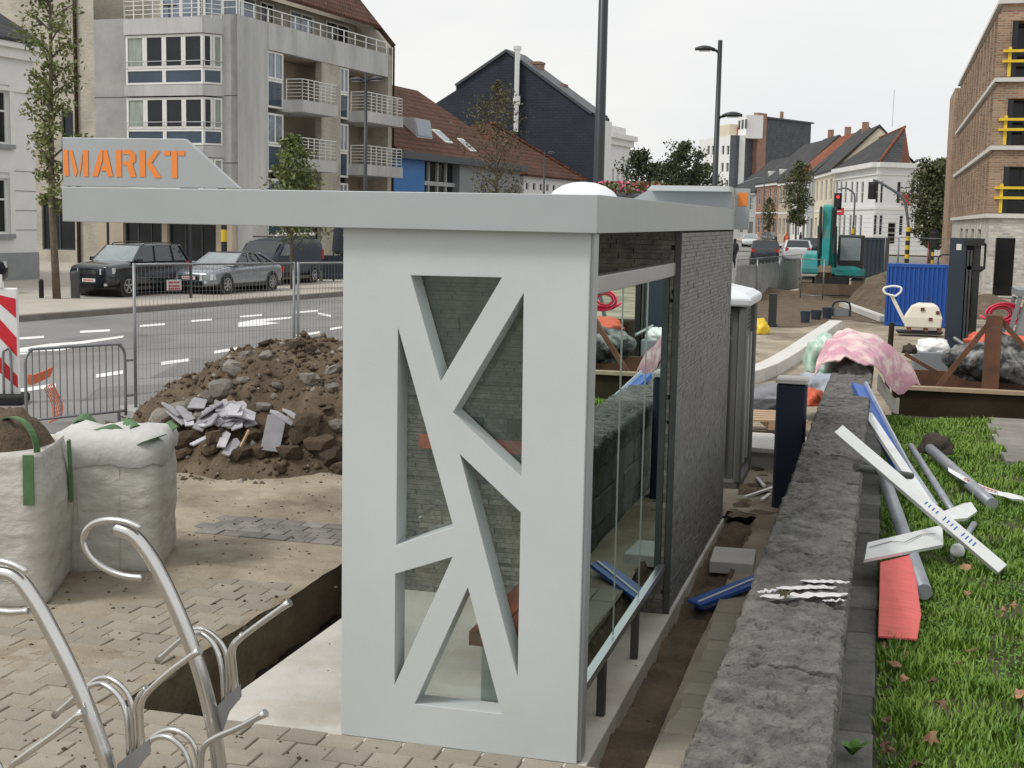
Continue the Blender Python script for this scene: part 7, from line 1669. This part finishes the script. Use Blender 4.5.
q = MB(); q.box(.16, 1.12, -.85, .6, 1.0, 2.3); cbn = q.build('cab', 'machine_black', ex, bevel=.06)
q = MB(); q.box(.26, 1.0, -.87, -.853, 1.35, 2.2); q.build('cab_glass', 'car_glass_light', cbn)
q = MB(); q.box(.1, 1.2, -.95, -.86, .78, .98); q.build('front_skirt', 'teal', ex)
q = MB(); q.loft([[(-.42, -.8, .95), (.02, -.8, .95), (.02, -.3, 1.2), (-.42, -.3, 1.2)], [(-.40, -1.5, 2.2), (-.0, -1.5, 2.2), (-.0, -1.1, 2.4), (-.40, -1.1, 2.4)], [(-.36, -2.2, 3.1), (-.06, -2.2, 3.1), (-.06, -1.9, 3.4), (-.36, -1.9, 3.4)]]); q.build('boom', 'teal', ex, bevel=.03)
q = MB(); q.loft([[(-.38, -2.35, 3.35), (-.04, -2.35, 3.35), (-.04, -2.0, 3.42), (-.38, -2.0, 3.42)], [(-.36, -2.65, 2.2), (-.06, -2.65, 2.2), (-.06, -2.3, 2.2), (-.36, -2.3, 2.2)], [(-.33, -2.75, 1.1), (-.09, -2.75, 1.1), (-.09, -2.5, 1.1), (-.33, -2.5, 1.1)]]); q.build('stick', 'teal', ex, bevel=.03)
for sx in (-.5, .1): q = MB(); q.tube([(sx, -1.0, 1.1), (sx, -2.3, 2.6)], .06, 8); q.build('boom_cylinder', 'teal_dark', ex); 
q = MB(); q.loft([[(-.42, -2.85, 1.15), (-.0, -2.85, 1.15), (-.0, -2.45, 1.2), (-.42, -2.45, 1.2)], [(-.45, -2.95, .95), (.03, -2.95, .95), (.03, -2.4, .9), (-.45, -2.4, .9)], [(-.42, -2.6, .7), (.0, -2.6, .7), (.0, -2.3, .75), (-.42, -2.3, .75)]]); q.build('bucket', 'muddy', ex)
for sx in (-.46, .06): q = MB(); q.tube(cat([(sx, -.8, 1.5), (sx, -1.7, 2.5), (sx, -2.2, 3.3), (sx, -2.5, 2.6), (sx, -2.75, 1.6)], 4), .05, 6); q.build('hydraulic_hose', 'machine_black', ex)
for sx in (-.42, .0): q = MB(); q.box(sx-.03, sx+.03, -2.72, -2.4, 2.3, 3.3); q.build('hydraulic_line', 'machine_black', ex)
a_ = AT(845, 275, 72); nc_ = thing('navy_container', 'dark navy site container behind the excavator cab', 'container', (a_.x, a_.y, 0), -.05); zt6 = AT(865, 238, 72).z; Wn = (AT(883, 275, 72)-a_).length
q = MB(); q.box(0, Wn, 0, 5, .02, zt6); q.build('shell', 'container_navy', nc_)
for k in range(9): q = MB(); q.box(.08+k*Wn/9, .2+k*Wn/9, -.035, -.001, .1, zt6-.1); q.build('rib', 'container_navy', nc_)
q = MB(); q.box(-.02, Wn+.02, -.05, 0, zt6-.1, zt6+.02); q.build('top_rail', 'container_navy', nc_)
for (p0, p1, D0, D1, h, lb) in ((884, 897, 70, 71, 2.1, 'dark mesh gate panel right of the navy container'), (898, 950, 86, 84, 2.0, 'dark mesh fence panels before the big dark tree')):
    A_, B_ = AT(p0, 270, D0), AT(p1, 270, D1); fence_panel('dark_fence', lb, (A_.x, A_.y), (B_.x, B_.y), h, 'dark mesh panels by the yard', False, (.12, .2))
for i, (p0, p1, D0, D1) in enumerate(((736, 757, 47, 50), (757.5, 779, 50, 53.5), (779.5, 801, 53.5, 57.5), (801.5, 824, 50.5, 50.2))):
    A_, B_ = AT(p0, 270, D0), AT(p1, 270, D1); t = fence_panel('yard_fence', ['leftmost', 'second', 'third', 'rightmost'][i]+' low yard fence panel between the toilet and the excavator', (A_.x, A_.y), (B_.x, B_.y), 1.45, 'yard fence panels by the excavator', False, (.10, .25))
    if i < 3:
        L = (B_-A_).length; q = MB(); r = []
        for k in range(33): x = L*k/32; r.append([(x, .03+.06*math.sin(k*1.9+i), .05), (x, .03+.05*math.sin(k*2.3), .75), (x, .03, 1.22+.1*fbm(k*.5, i*3., 1))])
        q.loft(r, caps=False, closed=False); q.build('debris_net', 'concrete_grey', t)
def heap(name, label, cx_, cy_, rx, ry, h, m='dirt'):
    o = cellgrid(name, lin(cx_-rx, cx_+rx, rx/14), lin(cy_-ry, cy_+ry, ry/14), lambda x, y: math.hypot((x-cx_)/rx, (y-cy_)/ry) > 1.05, lambda x, y: h*max(0, 1-math.hypot((x-cx_)/rx, (y-cy_)/ry))**.8+.12*fbm(x*1.1, y*1.1, 3)-.08, m); return tag(o, label, 'dirt heap')
p_ = AT(879, 320, 50); heap('dirt_heap', 'brown earth heap between the excavator and the blue container', p_.x, p_.y, 1.15, 3.5, 1.15)
p_ = AT(768, 296, 52); heap('dirt_heap', 'low dark earth bank at the foot of the yard fence', p_.x, p_.y, 2.6, 3.0, .35)
p_ = AT(985, 310, 46); heap('dirt_heap', 'low earth heap at the foot of the brick flats', p_.x, p_.y, 1.5, 4, .7)
p_ = AT(905, 268, 66); heap('grass_heap', 'grassy bank above the blue container', p_.x, p_.y, 2.2, 3, .95, 'leaf_mid')
for i, (px, py, r, h, lb) in enumerate(((805, 322, .14, .3, 'left dark bucket by the end of the kerb line'), (816, 319, .16, .25, 'middle dark bucket by the end of the kerb line'), (827, 318, .15, .3, 'right dark bucket by the end of the kerb line'))):
    p_ = G(px, py); q = MB(); q.lathe([(r*.8, 0), (r, h), (r*1.06, h), (r*1.06, h+.02), (r*.9, h+.02), (r*.8, .03)], 14); o = q.build('bucket', 'container_navy'); o.location = (p_.x, p_.y, -.02); tag(o, lb, 'bucket', 'buckets on the yard')
p_ = G(772, 326); q = MB(); q.box(-.1, .1, -.1, .1, 0, .85); q.box(-.13, .13, -.13, .13, 0, .06); o = q.build('black_post', 'machine_black'); o.location = p_; tag(o, 'short black post standing on the sand behind the toilet', 'post')
q = MB(); q.beam(G(843, 304, .08), G(884, 319, .08), .25, .16); tag(q.build('concrete_beam', 'slab_pale'), 'pale concrete beam lying left of the blue container', 'beam')
gp = thing('pipe_frame', 'bent pipe frame standing at the far end of the kerb blocks', 'pipe frame', G(841, 316)); q = MB(); q.tube(cat([(-.25, 0, 0), (-.25, 0, .3), (-.15, 0, .42), (.15, 0, .42), (.25, 0, .3), (.25, 0, 0)], 4), .03, 8); q.build('bow', 'machine_black', gp); q = MB(); q.box(-.22, .22, .02, .06, .0, .22); q.build('panel', 'zinc', gp)
q = MB(); q.cyl(0, 0, 0, 1.6, .03, 8); o = q.build('marker_pole', 'tape_red'); p_ = G(927, 268); o.location = (p_.x, p_.y, 0); tag(o, 'thin red marker pole before the big dark tree', 'pole')
print('SCENE TRIS', sum(len(o.data.polygons) for o in bpy.data.objects if o.type == 'MESH'))
